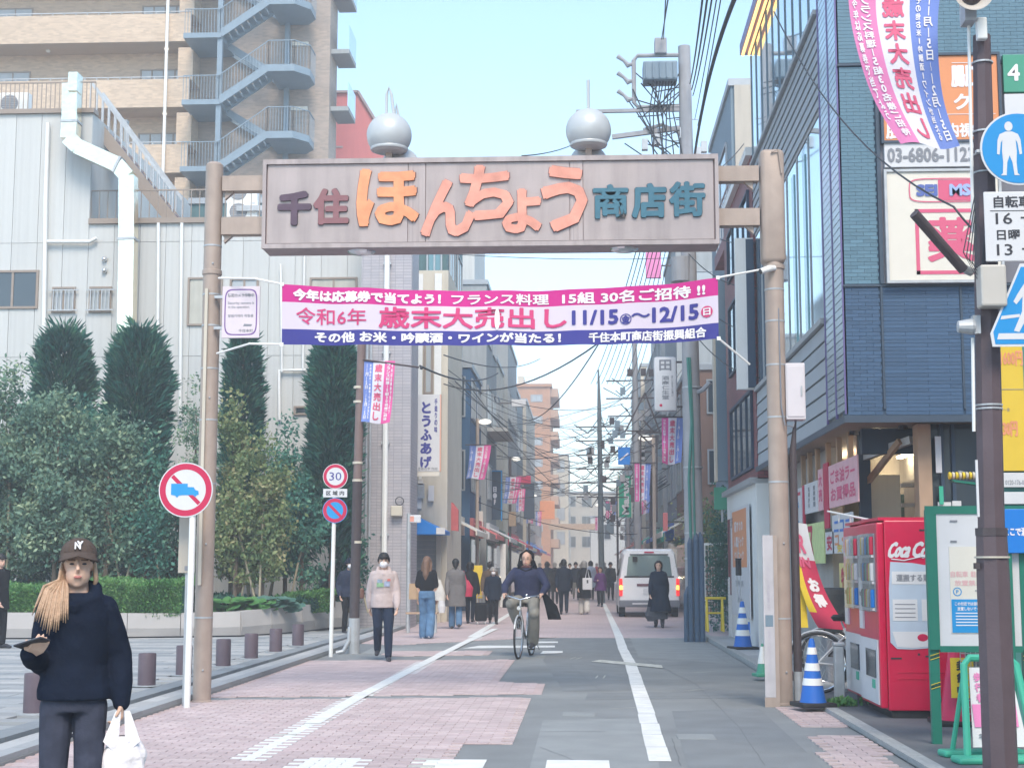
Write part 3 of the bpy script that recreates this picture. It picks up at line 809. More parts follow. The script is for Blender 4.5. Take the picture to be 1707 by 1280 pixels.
def facade(name, label, x, ya, yb, h, wm, side='L', floors=3, wn=2, win=GLASSD, shop=None, fm=ALUG, depth=8, front=True, z1=3.2, sill=.9, wh=1.3, group=None, front_windows=1, roof=True, cat='building', fx=None):
    """a street building; side L has its street wall facing +x, side R facing -x"""
    t = T(name, label, cat, group=group)
    xo = x - depth if side == 'L' else x + depth
    O('wall', MB().box(min(x,xo), max(x,xo), ya, yb, 0, h), wm, t)
    if roof: O('parapet', MB().box(min(x,xo)-.06, max(x,xo)+.06, ya-.06, yb+.06, h, h+.18), ALUG, t)
    face = '+X' if side == 'L' else '-X'
    fh = (h - z1) / max(floors-1, 1)
    for f in range(floors-1):
        zb_ = z1 + f*fh
        for i in range(wn):
            w = (yb-ya)/wn; u0 = ya + i*w + w*.18; u1 = ya + (i+1)*w - w*.18
            window(t, face, x, u0, u1, zb_+sill*.9, zb_+min(fh-.3, sill+wh), fm, win, mull=1)
        if fx:
            for i in range(front_windows):
                a0_ = fx[0] + (fx[1]-fx[0])*(i+.18)/front_windows; a1_ = fx[0] + (fx[1]-fx[0])*(i+.82)/front_windows
                window(t, '-Y', ya, a0_, a1_, zb_+sill*.9, zb_+min(fh-.3, sill+wh), fm, win, mull=1)
    sg = 1 if side == 'L' else -1
    if shop:
        O('shop_window', MB().box(min(x,x+sg*.04), max(x,x+sg*.04), ya+.3, yb-.3, .2, 2.4), GLASSG, t)
        O('fascia_board', MB().box(min(x,x+sg*.12), max(x,x+sg*.12), ya+.1, yb-.1, 2.5, 3.1), shop, t)
        a = MB().prism([(x, 3.0), (x+sg*.9, 2.55), (x+sg*.9, 2.4), (x+sg*.86, 2.4), (x+sg*.86,2.52), (x, 2.95)], ya+.3, yb-.3, 'xz')
        O('awning', a, shop, t)
    return t
XL = -3.95
# tofu shop building with cream upper storey, blue awning and shutter
s1 = T('tofu_shop', 'cream shop with grey shutter beneath a blue awning beside the tiled building', 'shop')
YS = 40.2
O('wall', MB().box(-9, XX(745,YS), YS, YS+4.6, 0, 9.5), CREAM, s1)
O('side_panel', MB().box(XX(690,YS), XX(702,YS), YS-.04, YS, 3, 9.4), WHITE, s1); O('side_panel', MB().box(XX(722,YS), XX(734,YS), YS-.06, YS, 5.4, 9.4), WHITE, s1)
O('corner_post', MB().box(XX(728,YS),XX(736,YS),YS-.2,YS,0,2.5), CREAM, s1)
for i in range(20): O('shutter_slat', MB().box(XX(684,YS)+.0, XX(727,YS), YS-.06, YS-.02+.001*(i%2), .05+i*.125, .05+i*.125+.118), GREYW, s1)
aw = MB(); xa, xbb = XX(674,38.6), XX(741,38.6)
aw.prism([(xa, ZZ(851,38.6)), (xbb, ZZ(884,38.6)), (xbb, ZZ(890,38.6)), (xa, ZZ(890,38.6))], 38.6, 40.1, 'xz')
O('awning', aw, BLUE, s1)
O('awning_valance', MB().box(XX(727,38.6), xbb+.01, 38.56, 38.6, ZZ(890,38.6), ZZ(879,38.6)), SIGNW, s1)
for (px, py, w_, h_, m) in ((692,790,10,22,CREAM),(700,803,9,10,SIGNCR),(701,818,12,24,STEEL),(718,822,10,26,SIGNW)):
    O('sign_plate', MB().box(XX(px,YS-.1)-w_*.0075, XX(px,YS-.1)+w_*.0075, YS-.12, YS-.08, ZZ(py+h_/2,YS), ZZ(py-h_/2,YS)), m, s1)
window(s1, '-Y', YS, XX(704,YS), XX(720,YS), 6.1, 7.6, ALU, GLASSF, mull=0)
facade('green_building', 'dark green narrow building above the tofu signboard', XX(745,45.2)+.0, 44.9, 50.5, 12.6, DARKG, 'L', 4, 2, GLASSG, shop=SIGNCR, fx=(XX(700,44.9), XX(742,44.9)))
facade('navy_building', 'navy blue shop building with balcony rail behind the green building', XX(783,52)+.1, 50.6, 56, 8.2, mat('deep_blue_wall',(0.035,0.10,0.20),.6,.12,1.0,streak=.1), 'L', 3, 2, GLASSD, shop=REDW, fx=(XX(752,50.6), XX(780,50.6)))
gb = facade('stepped_building', 'pale stepped house with blue glass corner above the street banners', -3.7, 56.5, 63, 12.2, GREYW, 'L', 4, 2, GLASSR, shop=SIGNW, fx=(XX(775,56.5), XX(808,56.5)))
O('upper_block', MB().box(-10, -4.2, 57, 63, 12.38, 15.2), WPANEL, gb); O('balcony_slab', MB().box(-3.7,-2.9,57,62,6.6,6.75), CONC, gb)
facade('pale_building', 'cream narrow building halfway down the left side', -3.9, 63.5, 72, 10.6, CREAM, 'L', 3, 3, GLASSD, shop=GREEN, fx=(-5.5,-4.0))
facade('grey_building', 'grey building down the left side beside the black signboard', -3.7, 72.5, 82, 12.5, GREYW, 'L', 3, 3, GLASSG, shop=RED, fx=(-5.5,-3.8))
facade('dark_building', 'dark building far down the left side of the street', -3.9, 82.5, 95, 11.5, NAVY, 'L', 3, 3, GLASSF, shop=SIGNCR)
facade('plaster_building', 'plaster building far down the left side before the orange tower', -3.7, 95.5, 112, 12.0, BEIGE, 'L', 3, 4, GLASSD, shop=BLUE)
facade('low_house', 'low pale house at the foot of the orange tower', -3.9, 112.5, 135, 8.0, CREAM, 'L', 3, 5, GLASSD, shop=RED)
ot = T('orange_tower', 'tall orange brick apartment tower far down the street', 'building')
YO = 150.0
def xo_(x): return XX(x,YO)
def zo(y): return ZZ(y,YO)
O('wall', MB().box(xo_(843), xo_(918), YO, YO+14, 0, zo(645)), ORNG, ot)
O('roof_edge', MB().box(xo_(841), xo_(921), YO-.2, YO+14, zo(645), zo(640)), ORNG, ot)
O('roof_hut', MB().box(xo_(862), xo_(872), YO+2, YO+6, zo(640), zo(623)), CREAM, ot)
railing(ot, (xo_(872),YO+1,zo(640)), (xo_(914),YO+1,zo(640)), .8, 6, STEEL)
for i in range(8):
    y = 658 + i*36
    window(ot, '-Y', YO, xo_(885), xo_(905), zo(y+12), zo(y), ALUG, GLASSF, mull=1, fw=.12)
    window(ot, '-Y', YO, xo_(853), xo_(868), zo(y+12), zo(y), ALUG, GLASSF, mull=1, fw=.12)
    O('balcony', MB().box(xo_(918), xo_(931), YO+1, YO+12, zo(y+2), zo(y-12)), mat('orange_plaster',(0.5,0.33,0.24),.8,.08,1), ot)
facade('far_apartment', 'pale far apartment block where the street ends', XX(948,170), 170, 190, 14, CREAM, 'L', 5, 4, GLASSF, fx=(XX(925,170),XX(946,170)), depth=6)
fe = facade('far_end_building', 'orange roofed building closing the far end of the street', 6, 195, 210, 11.0, BEIGE, 'L', 4, 3, GLASSD, depth=14, fx=(-7,5.5), front_windows=6)
facade('far_glass_block', 'light grey block at the far end beyond the centre pole', 9.5, 150, 168, 15.5, WPANEL, 'R', 5, 4, GLASSF, fx=(9.7,16), depth=12)
facade('far_white_house', 'small white house with dark doorway at the far centre', XX(985,140), 140, 150, 6.0, WPANEL, 'R', 2, 3, GLASSD, depth=7, fx=(XX(990,140),XX(1025,140)))

# ------------------------------------------------------------ big slate building on the right
XF, YF = 2.93, 16.85
sbd = T('corner_building', 'slate tiled corner building with grey cladding and glass curtain wall', 'building')
zL = 3.1
O('core', MB().box(3.15, 16, 17.1, 27.0, zL+.02, 10.35), SIDG, sbd)
O('soffit', MB().box(XF, 14, YF, 25.6, zL-.02, zL+.02), SOFFIT, sbd)
O('soffit_trim', MB().box(XF-.03, 14, YF-.04, YF, zL-.05, zL+.03).box(XF-.03, XF, YF, 25.6, zL-.05, zL+.03), DFRAME, sbd)
# front face
it = []
def tiles(xa, xb_, za, zb_, m, tw=.15, th=.0425):
    z = za; r = 0
    while z < zb_ - th*.5:
        x = xa + (-(tw/2) if r % 2 else 0)
        while x < xb_ - .005:
            a = max(x, xa); b2 = min(x+tw, xb_)
            if b2 - a > .02: it.append((a+.0015, b2-.0015, YF-.010, YF, z+.0016, min(z+th, zb_)-.0016, m))
            x += tw
        z += th; r += 1
xc1 = XX(1466,YF,400); xq = XX(1604,YF,580); xr = XX(1650,YF,500)
tiles(XF+.02, xc1-.015, zL+.035, 4.58, DTILE[0]); tiles(xc1+.015, xq-.012, zL+.035, 4.58, DTILE[0], .48); tiles(xq+.012, xr, zL+.035, 4.58, DTILE[0])
tiles(XF+.02, xc1-.015, 4.62, 7.15, DTILE[1])
tiles(XF+.02, XX(1590,YF), 7.2, 8.2, DTILE[1], .4); tiles(XX(1594,YF), xr+.6, 7.2, 8.2, DTILE[1])
O('front_wall', MB().box(XF+.005, 14, YF, YF+.25, zL+.02, 10.35), mat('slate_backing',(0.04,0.075,0.125),.6,.1,3), sbd)
pieces(sbd, 'tile', it)
for z in (4.60, 7.175): O('joint_trim', MB().box(XF, 9, YF-.03, YF-.0005, z-.014, z+.014), DFRAME, sbd)
for x in (xc1, xq): O('joint_trim', MB().box(x-.012, x+.012, YF-.028, YF-.001, zL+.1, 4.585), DFRAME, sbd)
O('joint_trim', MB().box(xc1-.012, xc1+.03, YF-.05, YF-.001, 4.615, 7.16), DFRAME, sbd)
# street side: corner strip, boards, windows, boards, curtain wall
yA, yBn, yE = YF, 18.25, 25.5
O('side_wall', MB().box(XF+.06, XF+.2, yA+.05, yE, zL+.02, 10.3), GREYW, sbd)
g = MB(); n = 80
def strip(u, v): 
    return (XF + .012*math.sin(v*n*2*PI*0.5), yA + (yBn-yA)*u, zL+.1 + (7.7)*v)
for i in range(84):
    z = zL+.1 + i*.0915; g.box(XF+.0, XF+.05, yA+.03, yBn-.03, z, z+.08)
O('ribbed_glass_strip', g, mat('ribbed_pale_metal', (0.42,0.52,0.60), 0.18, .05, 1, metal=.6), sbd)
for y in (yA+.0, yA+.62, yBn-.12): O('mullion', MB().box(XF-.008, XF+.02, y, y+.04, zL+.05, 10.3), PURPF, sbd)
def planks(za, zb_, n, y0=yBn, y1=yE, m=SIDG, nm='plank'):
    for i in range(n):
        z = za + (zb_-za)*i/n; O(nm, MB().prism([(XF+.0, z+.004), (XF+.012, z+(zb_-za)/n-.018), (XF+.065, z+(zb_-za)/n-.018), (XF+.065, z+.004)], y0, y1, 'xz'), m, sbd)
planks(zL+.035, 4.40, 6); planks(7.12, 8.32, 8)
O('sill', MB().box(XF-.04, XF+.06, yBn, yE, 4.40, 4.47), ALUG, sbd); O('sill', MB().box(XF-.04, XF+.06, yBn, yE, 8.32, 8.38), ALUG, sbd)
y = yBn+.05
wy = [18.3,19.3,20.35,21.4,22.5,23.6,24.6,25.4]
for i in range(len(wy)-1):
    w = T('window','','') if False else None
    wf = MB(); fbox(wf,'-X',XF+.06,wy[i],wy[i]+.05,4.47,7.12,0,.042); fbox(wf,'-X',XF+.06,wy[i]+.05,wy[i+1],7.06,7.12,0,.04)
    f = O('window', wf, ALUG, sbd); O('pane', MB().box(XF+.03, XF+.05, wy[i]+.06, wy[i+1]-.01, 4.48, 7.05), GLASSR, f)
    if i in (1,2,4): O('louvre_panel', MB().box(XF+.015, XF+.028, wy[i]+.3, wy[i]+.52, 4.48, 6.9), GLASSG, f)
y = yBn
for i in range(10):
    y2 = yBn + (yE-yBn)*(i+1)/10
    O('curtain_pane', MB().box(XF+.02, XF+.05, yBn+(yE-yBn)*i/10+.02, y2-.02, 8.38, 10.3), GLASSR, sbd)
    O('mullion', MB().box(XF+.005, XF+.02, y2-.03, y2+.0, 8.38, 10.3), STEELB, sbd)
O('eave', MB().box(XF-.16, XF+.3, yBn-.5, 25.6, 10.36, 10.55), PURPF, sbd)
O('light_strip', MB().box(XF-.14, XF-.10, yBn, 25.5, 10.31, 10.355), LAMPO, sbd); O('light_strip', MB().box(XF-.03, XF+.0, yBn, 25.5, 10.31, 10.355), LAMPO, sbd)
# signs on the front
def board(parent, name, x0, x1, z0, z1, y, m, fm=None, t=.06, fw=.03):
    o = O(name, MB().bevbox(x0, x1, y-t, y, z0, z1, .006), m, parent)
    if fm:
        g = MB(); g.box(x0-fw, x1+fw, y-t-.02, y-.002, z1, z1+fw).box(x0-fw, x1+fw, y-t-.02, y-.002, z0-fw, z0).box(x0-fw, x0, y-t-.02, y-.002, z0, z1).box(x1, x1+fw, y-t-.02, y-.002, z0, z1)
        O('frame', g, fm, o)
    return o
def sx(p): return XX(p, YF, 300)
def sz(p): return ZZ(p, YF, 1540)
os_ = T('orange_clinic_sign', 'orange clinic signboard with white phone number strip 03-6806-1123', 'sign')
b1 = board(os_, 'board', sx(1473), sx(1666), sz(238), sz(98), YF-.03, ORSIGN, DFRAME)
b2_ = board(os_, 'phone_strip', sx(1473), sx(1666), sz(282), sz(241), YF-.03, SIGNW)
m = MB(); y = YF-.095
lett(m, '肛門', sx(1503), sz(222), .36, .19, y, .03); lett(m, '科', sx(1560), sz(222), .15, .17, y, .03); lett(m, '内視鏡', sx(1610), sz(222), .42, .17, y, .03)
lett(m, '腸肛門', sx(1622), sz(133), .46, .26, y, .03); lett(m, 'ク', sx(1605), sz(175), .19, .19, y, .03)
m.box(sx(1478), sx(1660), y, y+.002, sz(196), sz(195)); m.box(sx(1590), sx(1660), y, y+.002, sz(111), sz(110))
O('lettering', m, WHT, os_)
m = MB(); lett(m, '03-6806-1123', sx(1550), sz(262), .98, .17, y-.002, .02); O('phone_number', m, INKG, os_)
ps = T('pharmacy_sign', 'cream pharmacy signboard with big red square character and logo', 'sign')
board(ps, 'board', sx(1475), sx(1660), sz(470), sz(290), YF-.03, SIGNCR, STEEL)
m = MB(); lett(m, '薬', sx(1580), sz(403), .56, .52, y, .022)
for (a, b3, c, d) in ((1520,1526,352,460),(1520,1645,352,358),(1520,1645,454,460)): m.box(sx(a), sx(b3), y, y+.003, sz(d), sz(c))
m.prism([(sx(1560),sz(338)),(sx(1625),sz(338)),(sx(1625),sz(304)),(sx(1560),sz(304))], y, y+.002)
O('red_character', m, FLR, ps)
m = MB()
def ring(mb, cx, cz, rx, rz, t, yy, n=28, sq=1.0):
    pts = []
    for i in range(n):
        a = 2*PI*i/n; ca, sa = math.cos(a), math.sin(a); pts.append((cx+rx*math.copysign(abs(ca)**sq, ca), cz+rz*math.copysign(abs(sa)**sq, sa)))
    vs = [(p[0], yy, p[1]) for p in pts] + [(cx+(p[0]-cx)*(1-t/rx), yy, cz+(p[1]-cz)*(1-t/rz)) for p in pts]
    return mb.add(vs, [(i,(i+1)%n,n+(i+1)%n,n+i) for i in range(n)])
ring(m, sx(1572), sz(321), .41, .14, .012, y-.004, sq=.4); O('logo_ring', m, FLR, ps)
m = MB(); lett(m, 'SEI', sx(1541), sz(321), .24, .14, y-.004, .05); O('logo_lettering', m, mat('logo_blue',(0.10,0.15,0.42),.5,0), ps)
m = MB(); lett(m, 'MS', sx(1596), sz(321), .24, .14, y-.008, .05); O('logo_letters', m, mat('logo_light_blue',(0.35,0.45,0.75),.5,0), ps)
g4 = T('green_floor_sign', 'green and white floor sign with the numeral 4 beside the orange one', 'sign')
board(g4, 'board', sx(1676), sx(1800), sz(160), sz(98), YF-.03, GRSIGN); board(g4, 'lower_board', sx(1676), sx(1800), sz(232), sz(163), YF-.03, SIGNW)
m = MB(); lett(m, '4', sx(1693), sz(128), .14, .2, y, .03); O('numeral', m, WHT, g4)
O('sign_backing', MB().box(sx(1468), sx(1800), YF-.028, YF-.002, 4.62, 7.15), mat('sign_backing_grey',(0.17,0.17,0.20),.6,.05), sbd)
for (px, py) in ((1442,706),(1423,716),(1505,703)):
    g = P(px, py, 18.2 if px < 1500 else 17.5)
    O('downlight', MB().lathe([(.06,zL-.07),(.05,zL-.021)], 12, (g.x, g.y, 0)), INK, sbd)
g = PX(1449,723,3.6); O('lit_downlight', MB().lathe([(.07,zL-.05),(.06,zL-.021)], 12, (3.5, 18.1, 0)), LAMPW, sbd)
# ground floor shop
sh = T('corner_shop', 'ground floor shop under the slate overhang with timber pillar and dark glazing', 'shop')
O('inner_wall', MB().box(4.35, 4.5, 17.4, 27, .05, zL-.03), BEIGE, sh)
O('back_wall', MB().box(3.4, 9, 25.4, 25.6, .05, zL-.03), CREAM, sh)
O('street_wall', MB().box(3.35, 3.5, 20.6, 25.4, .05, zL-.03), mat('shop_grey_wall',(0.38,0.37,0.36),.8,.1,1,streak=.1), sh)
O('floor', MB().box(3.35, 12, 17.2, 25.4, .052, .08), CONC, sh)
xp = XX(1543,17.3)
O('timber_pillar', MB().bevbox(XX(1533,17.3), XX(1556,17.3), 17.2, 17.45, .05, zL-.03, .01), WOOD, sh)
O('dark_glazing', MB().box(XX(1556,17.3), 9, 17.3, 17.36, .05, zL-.03), GLASSD, sh)
for px in (1573,1592): O('glazing_bar', MB().box(XX(px,17.28), XX(px,17.28)+.04, 17.25, 17.3, .05, zL-.03), NAVY, sh)
O('lintel', MB().box(XX(1440,17.9), XX(1533,17.9), 17.8, 17.9, zL-.33, zL-.03), NAVY, sh)
O('window_blind', MB().box(4.16, 4.2, 17.5, 19.8, 1.4, 2.55), GLASSC, sh)
O('post', MB().box(XX(1437,18.2), XX(1456,18.2), 18.2, 18.3, .05, zL-.03), NAVY, sh)
O('display_panel', MB().box(XX(1456,18.5), XX(1505,18.5), 18.5, 18.55, .05, ZZ(793,18.5)), CREAM, sh)
for (a, b3, c) in ((1507,1555,812),(1507,1555,845)):
    O('shelf', MB().box(XX(a,19), XX(b3,19), 19, 19.3, ZZ(c,19), ZZ(c,19)+.04), SIGNW, sh)
O('ceiling_light', MB().box(XX(1525,19.5), XX(1535,19.5), 19.5, 20.4, zL-.2, zL-.17), LAMPW, sh)
O('refrigerator', MB().box(XX(1503,20), XX(1560,20), 20, 20.6, .08, ZZ(825,20)), GLASSG, sh)
O('notice', MB().box(XX(1568,17.2), XX(1590,17.2), 17.22, 17.24, ZZ(848,17.2), ZZ(838,17.2)), SIGNW, sh); O('notice', MB().box(XX(1592,17.2), XX(1607,17.2), 17.22, 17.24, ZZ(848,17.2), ZZ(836,17.2)), SIGNW, sh)
O('notice', MB().box(XX(1570,17.2), XX(1577,17.2), 17.20, 17.215, ZZ(842,17.2), ZZ(812,17.2)), GREENL, sh); O('notice', MB().box(XX(1566,17.2), XX(1576,17.2), 17.20, 17.215, ZZ(790,17.2), ZZ(730,17.2)), SIGNW, sh)
# bracket frame that carries the posters
br = T('awning_bracket', 'folded pale timber awning bracket with a diagonal strut over the shop front', 'bracket')
g = MB().box(XX(1434,18.3), XX(1441,18.3), 18.28, 18.34, ZZ(808,18.3), zL-.03); O('upright', g, WOOD, br)
O('arm', MB().bar(P(1436,763,18.28), P(1520,733,17.5), .07, .09), STEEL, br); O('strut', MB().bar(P(1443,808,18.28), P(1500,735,17.6), .05,.07), WOOD, br)
for px in (1417,1398,1380,1362,1349,1338):
    g = PX(px,780,3.2); O('hanger', MB().box(3.18, 3.24, g.y-.05, g.y+.05, 2.6, zL-.03), WOOD, br)
# posters hanging along the shop
def poster(label, px0, px1, z0, z1, m, extra=None, X=3.16):
    ya_, yb_ = YX(px1, X), YX(px0, X)
    t = T('poster', label, 'poster', (X, (ya_+yb_)/2, 0), -PI/2, 'posters hanging along the corner shop')
    w = yb_-ya_
    O('sheet', MB().box(-w/2, w/2, -.008, .008, z0, z1), m, t)
    if extra:
        for (s_, cx, cz, ww, hh, mm, vert) in extra:
            g = MB(); lett(g, s_, cx*w, cz, ww*w, hh, -.011, .03, vert=vert); O('lettering', g, mm, t)
    return t
poster('pink price poster with red scrawled letters, longest of the hanging row', 1386, 1435, 2.20, 2.74, mat('pale_pink_paper',(0.72,0.42,0.46),.6,.08,6), [('ごま油ラー', 0, 2.58, .85, .18, FLR, False), ('お買得品', 0, 2.36, .85, .18, FLR, False)])
poster('narrow crimson poster between the pink ones', 1377, 1385, 1.95, 2.80, RED)
poster('pink faded poster beside the narrow crimson strip', 1368, 1376, 2.2, 2.75, mat('pale_pink_paper',(0.7,0.5,0.52),.6,.08,6), [('大売', 0, 2.5, .7, .4, FLR, True)])
poster('white notice with faint columns of writing in the hanging row', 1345, 1367, 2.2, 2.62, SIGNW, [('営業時間', .25, 2.42, .14, .3, INKG, True), ('薬局から', -.15, 2.42, .12, .3, INKG, True)])
poster('white poster with blue lettering framed in red', 1322, 1340, 1.9, 2.6, SIGNW, [('青汁', 0, 2.2, .5, .45, SKYB, True), ('ー', 0, 2.52, .8, .05, RED, False)])
poster('crimson edge strip beside the blue lettered poster', 1341, 1344, 1.9, 2.62, RED)
poster('poster with bright yellow and purple print in the lower row', 1390, 1424, 1.62, 2.1, SIGNW, [('ニコニ', 0, 1.95, .8, .16, BLUE, False), ('コ・コ', .02, 1.78, .8, .14, ORSIGN, False), ('安い', 0, 1.68, .5, .1, YEL, False)])
poster('red and green vegetable poster in the lower row', 1346, 1376, 1.5, 2.05, mat('pale_green_paper',(0.55,0.65,0.30),.6,.15,9), [('ス', -.25, 1.8, .35, .45, RED, False)])
poster('yellow bargain poster low on the shop wall', 1400, 1432, 1.15, 1.5, mat('pale_yellow_paper',(0.72,0.62,0.25),.6,.1,9), [('特価', 0, 1.32, .8, .25, RED, False)])
poster('small white and red poster beneath the pink ones', 1378, 1392, 1.62, 1.9, SIGNW, [('安', 0, 1.76, .6, .2, RED, False)])
poster('pale blue notice low on the shop wall near the flag', 1330, 1342, 1.45, 1.8, mat('pale_blue_paper',(0.45,0.58,0.68),.6,.1,9))
O('ceiling_light', MB().box(4.7, 4.9, 18.2, 19.6, zL-.2, zL-.16), LAMPW, sh); O('ceiling_light', MB().box(3.75, 3.85, 21.0, 23.0, zL-.2, zL-.16), LAMPW, sh)  # extra ceiling lights added to brighten the shop interior
# maroon building next along
mb_ = T('maroon_building', 'maroon tiled building over a white ground floor beyond the grey cladding', 'building')
ym0, ym1 = 25.75, 31.0
O('wall', MB().box(2.95, 12, ym0, ym1, 2.95, 8.6), MAROON, mb_)
O('ground_floor_wall', MB().box(2.92, 12, ym0, ym1, .05, 2.87), WHITE, mb_)
O('canopy', MB().box(2.82, 12, ym0, ym1+.1, 2.87, 2.97), ALUG, mb_)
O('roof_edge', MB().box(2.85, 12, ym0, ym1+.05, 8.6, 8.75), WHITE, mb_)
for (a, b3, c, d) in ((26.2,30.0,3.15,4.55),(26.2,30.0,5.2,6.6),(26.2,30.0,7.1,8.1)): window(mb_, '-X', 2.95, a, b3, c, d, NAVY, GLASSD, mull=3)
for (a, b3) in ((30.1,30.35),(30.55,30.7)):  O('slit_window', MB().box(2.89, 2.92, a, b3, .9+.35*(a>30.4), 2.4), MAROON, mb_)
for i in range(18): O('brick_course', MB().box(2.905, 2.92, 30.4, ym1-.02, .06+i*.065, .06+i*.065+.055), WHITE, mb_)
# tenant panel on it
po = T('orange_tenant_poster', 'orange and white clinic poster on the white ground floor wall', 'poster', (2.88, 28.2, 0), -PI/2)
O('sheet', MB().box(-1.6, 1.7, -.015, .0, .55, 2.55), SIGNW, po)
O('orange_field', MB().box(-1.2, 1.3, -.02, -.0155, 1.45, 2.5), ORSIGN, po)
g = MB(); lett(g, '駅すぐの', 0, 2.2, 1.5, .2, -.023, .02); lett(g, '人間ドック', 0, 1.92, 1.7, .2, -.023, .02); lett(g, 'クリニック', 0, 1.66, 1.7, .18, -.023, .02); O('lettering', g, WHT, po)
g = MB(); lett(g, '3F', -1.25, 2.3, .35, .2, -.025, .02); lett(g, '整形外科 内科', 0, 1.15, 1.4, .12, -.023, .01); lett(g, '受付 9:30', 0, .85, .9, .1, -.023, .01); O('small_lettering', g, INKG, po)
fs = T('fin_sign', 'tall white projecting box sign with dark side on the maroon building', 'sign')
O('box', MB().box(2.62, 2.93, 25.55, 25.6, ZZ(650,25.5), ZZ(400,25.5)).box(2.62,2.93,25.6,25.72,ZZ(650,25.5),ZZ(400,25.5)), WHITE, fs)
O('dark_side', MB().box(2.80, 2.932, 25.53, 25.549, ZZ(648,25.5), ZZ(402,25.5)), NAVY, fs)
bf = T('blue_grey_fin', 'tall blue grey vertical sign slab beside the big utility pole', 'sign')
O('slab', MB().bevbox(XX(1194,33,640), XX(1212,33,640), 33, 33.3, ZZ(803,33), ZZ(470,33), .01), BLUEG, bf)
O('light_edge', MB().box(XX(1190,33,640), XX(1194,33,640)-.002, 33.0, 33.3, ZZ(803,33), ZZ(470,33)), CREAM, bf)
# building behind with the slanted skyline
fb = facade('blue_grey_building', 'blue grey and beige building rising behind the gate on the right', 3.62, 35.7, 41.6, 13.1, BLUEG, 'R', 4, 1, GLASSD, depth=4)
O('front_wall', MB().box(3.7, 7.6, 35.6, 35.7, 0, 13.1), BEIGE, fb)
O('drainpipe', MB().tube([(4.35,35.5,13),(4.35,35.5,5)], .04), WHITE, fb)
railing(fb, (3.2,31.2,8.8),(3.2,35.5,8.8),1.0,8,ALUG)
O('roof_terrace', MB().box(3.15,8,31.1,35.55,8.5,8.8), MAROON, fb)
lo = T('green_parking_sign', 'small green sign on the wall behind the utility pole', 'sign'); 
O('board', MB().box(XX(1192,31.6), XX(1213,31.6), 31.55, 31.6, ZZ(850,31.6), ZZ(813,31.6)), GRSIGN, lo); O('bracket', MB().box(XX(1205,31.6),XX(1207,31.6),31.6,31.8,ZZ(870,31.6),ZZ(813,31.6)),STEEL,lo)
facade('cream_shop_house', 'cream house with weathered red upper wall behind the white mesh fence', 4.6, 36.5, 44, 6.3, CREAM, 'R', 2, 1, GLASSC, depth=6, fx=(4.8,6.5))
facade('brown_house', 'brown fronted shop house behind the parked van', 3.3, 47, 54, 7.6, mat('brown_wall',(0.22,0.13,0.10),.7,.1,1), 'R', 3, 2, GLASSD, shop=SIGNCR, fx=(3.5,5.4))
facade('corrugated_house', 'pale corrugated upper storey house along the right side', 3.4, 54.5, 62, 13.5, GREYW, 'R', 4, 2, GLASSF, shop=BLUE, fx=(3.6,6))
facade('green_sign_store', 'grey store beside the vertical green sign on the right', 3.3, 63, 73, 12.4, WPANEL, 'R', 4, 3, GLASSG, shop=GREENL)
facade('beige_store', 'beige store further along the right side', 3.5, 73.5, 86, 12.0, BEIGE, 'R', 3, 4, GLASSD, shop=WHITE)
facade('tall_pale_block', 'tall pale block far along the right side', 3.3, 86.5, 104, 13.0, CREAM, 'R', 5, 4, GLASSF, shop=REDW)
facade('narrow_grey_block', 'grey block very far along the right side', 3.4, 104.5, 128, 10.0, GREYW, 'R', 4, 5, GLASSD, shop=SIGNCR)
# mesh fence, yellow barrier
wf = T('mesh_fence', 'white framed wire mesh fence beside the blue grey cable risers', 'fence')
fx0, fx1, fy, fz0, fz1 = XX(1171,35), XX(1206,35), 35.0, .05, ZZ(905,35)
O('frame', MB().box(fx0,fx0+.06,fy-.03,fy+.03,fz0,fz1).box(fx1-.04,fx1,fy-.03,fy+.03,fz0,fz1).box(fx0+.06,fx1-.04,fy-.025,fy+.025,fz1-.06,fz1), WHITE, wf)
for i in range(6): O('wire', MB().box(fx0+.07+i*.065, fx0+.078+i*.065, fy-.006, fy+.002, fz0, fz1-.06), WHITE, wf)
for i in range(14): O('wire', MB().box(fx0+.06, fx1-.04, fy+.002, fy+.008, fz0+.1+i*.13, fz0+.108+i*.13), WHITE, wf)
yb2 = T('yellow_barrier', 'yellow tubular barrier standing in front of the mesh fence', 'barrier', (XX(1190,33.6), 33.6, .05))
for sx_ in (-.17,.17):
    O('leg', MB().tube([(sx_,-.25,0),(sx_,0,.72)], .025, 8), YEL, yb2); O('leg', MB().tube([(sx_,.25,0),(sx_,0,.72)], .025, 8), YEL, yb2)
O('rail', MB().tube([(-.25,0,.72),(.25,0,.72)], .03, 8), YEL, yb2); O('rail', MB().tube([(-.19,-.1,.4),(.19,-.1,.4)], .02, 8), YEL, yb2)
# unseen building added behind the viewer's right shoulder to block the sun
sun_blk = T('sun_blocker_building', 'unseen plain grey building added at the right to block the sun', 'building')
O('wall', MB().box(13, 30, -45, 9, 0, 15), GREYW, sun_blk)
for i in range(6):
    for j in range(3): window(sun_blk, '-X', 13, -38+i*8, -34+i*8, 4+j*3.4, 5.8+j*3.4, ALUG, GLASSD)
SIDG2 = None

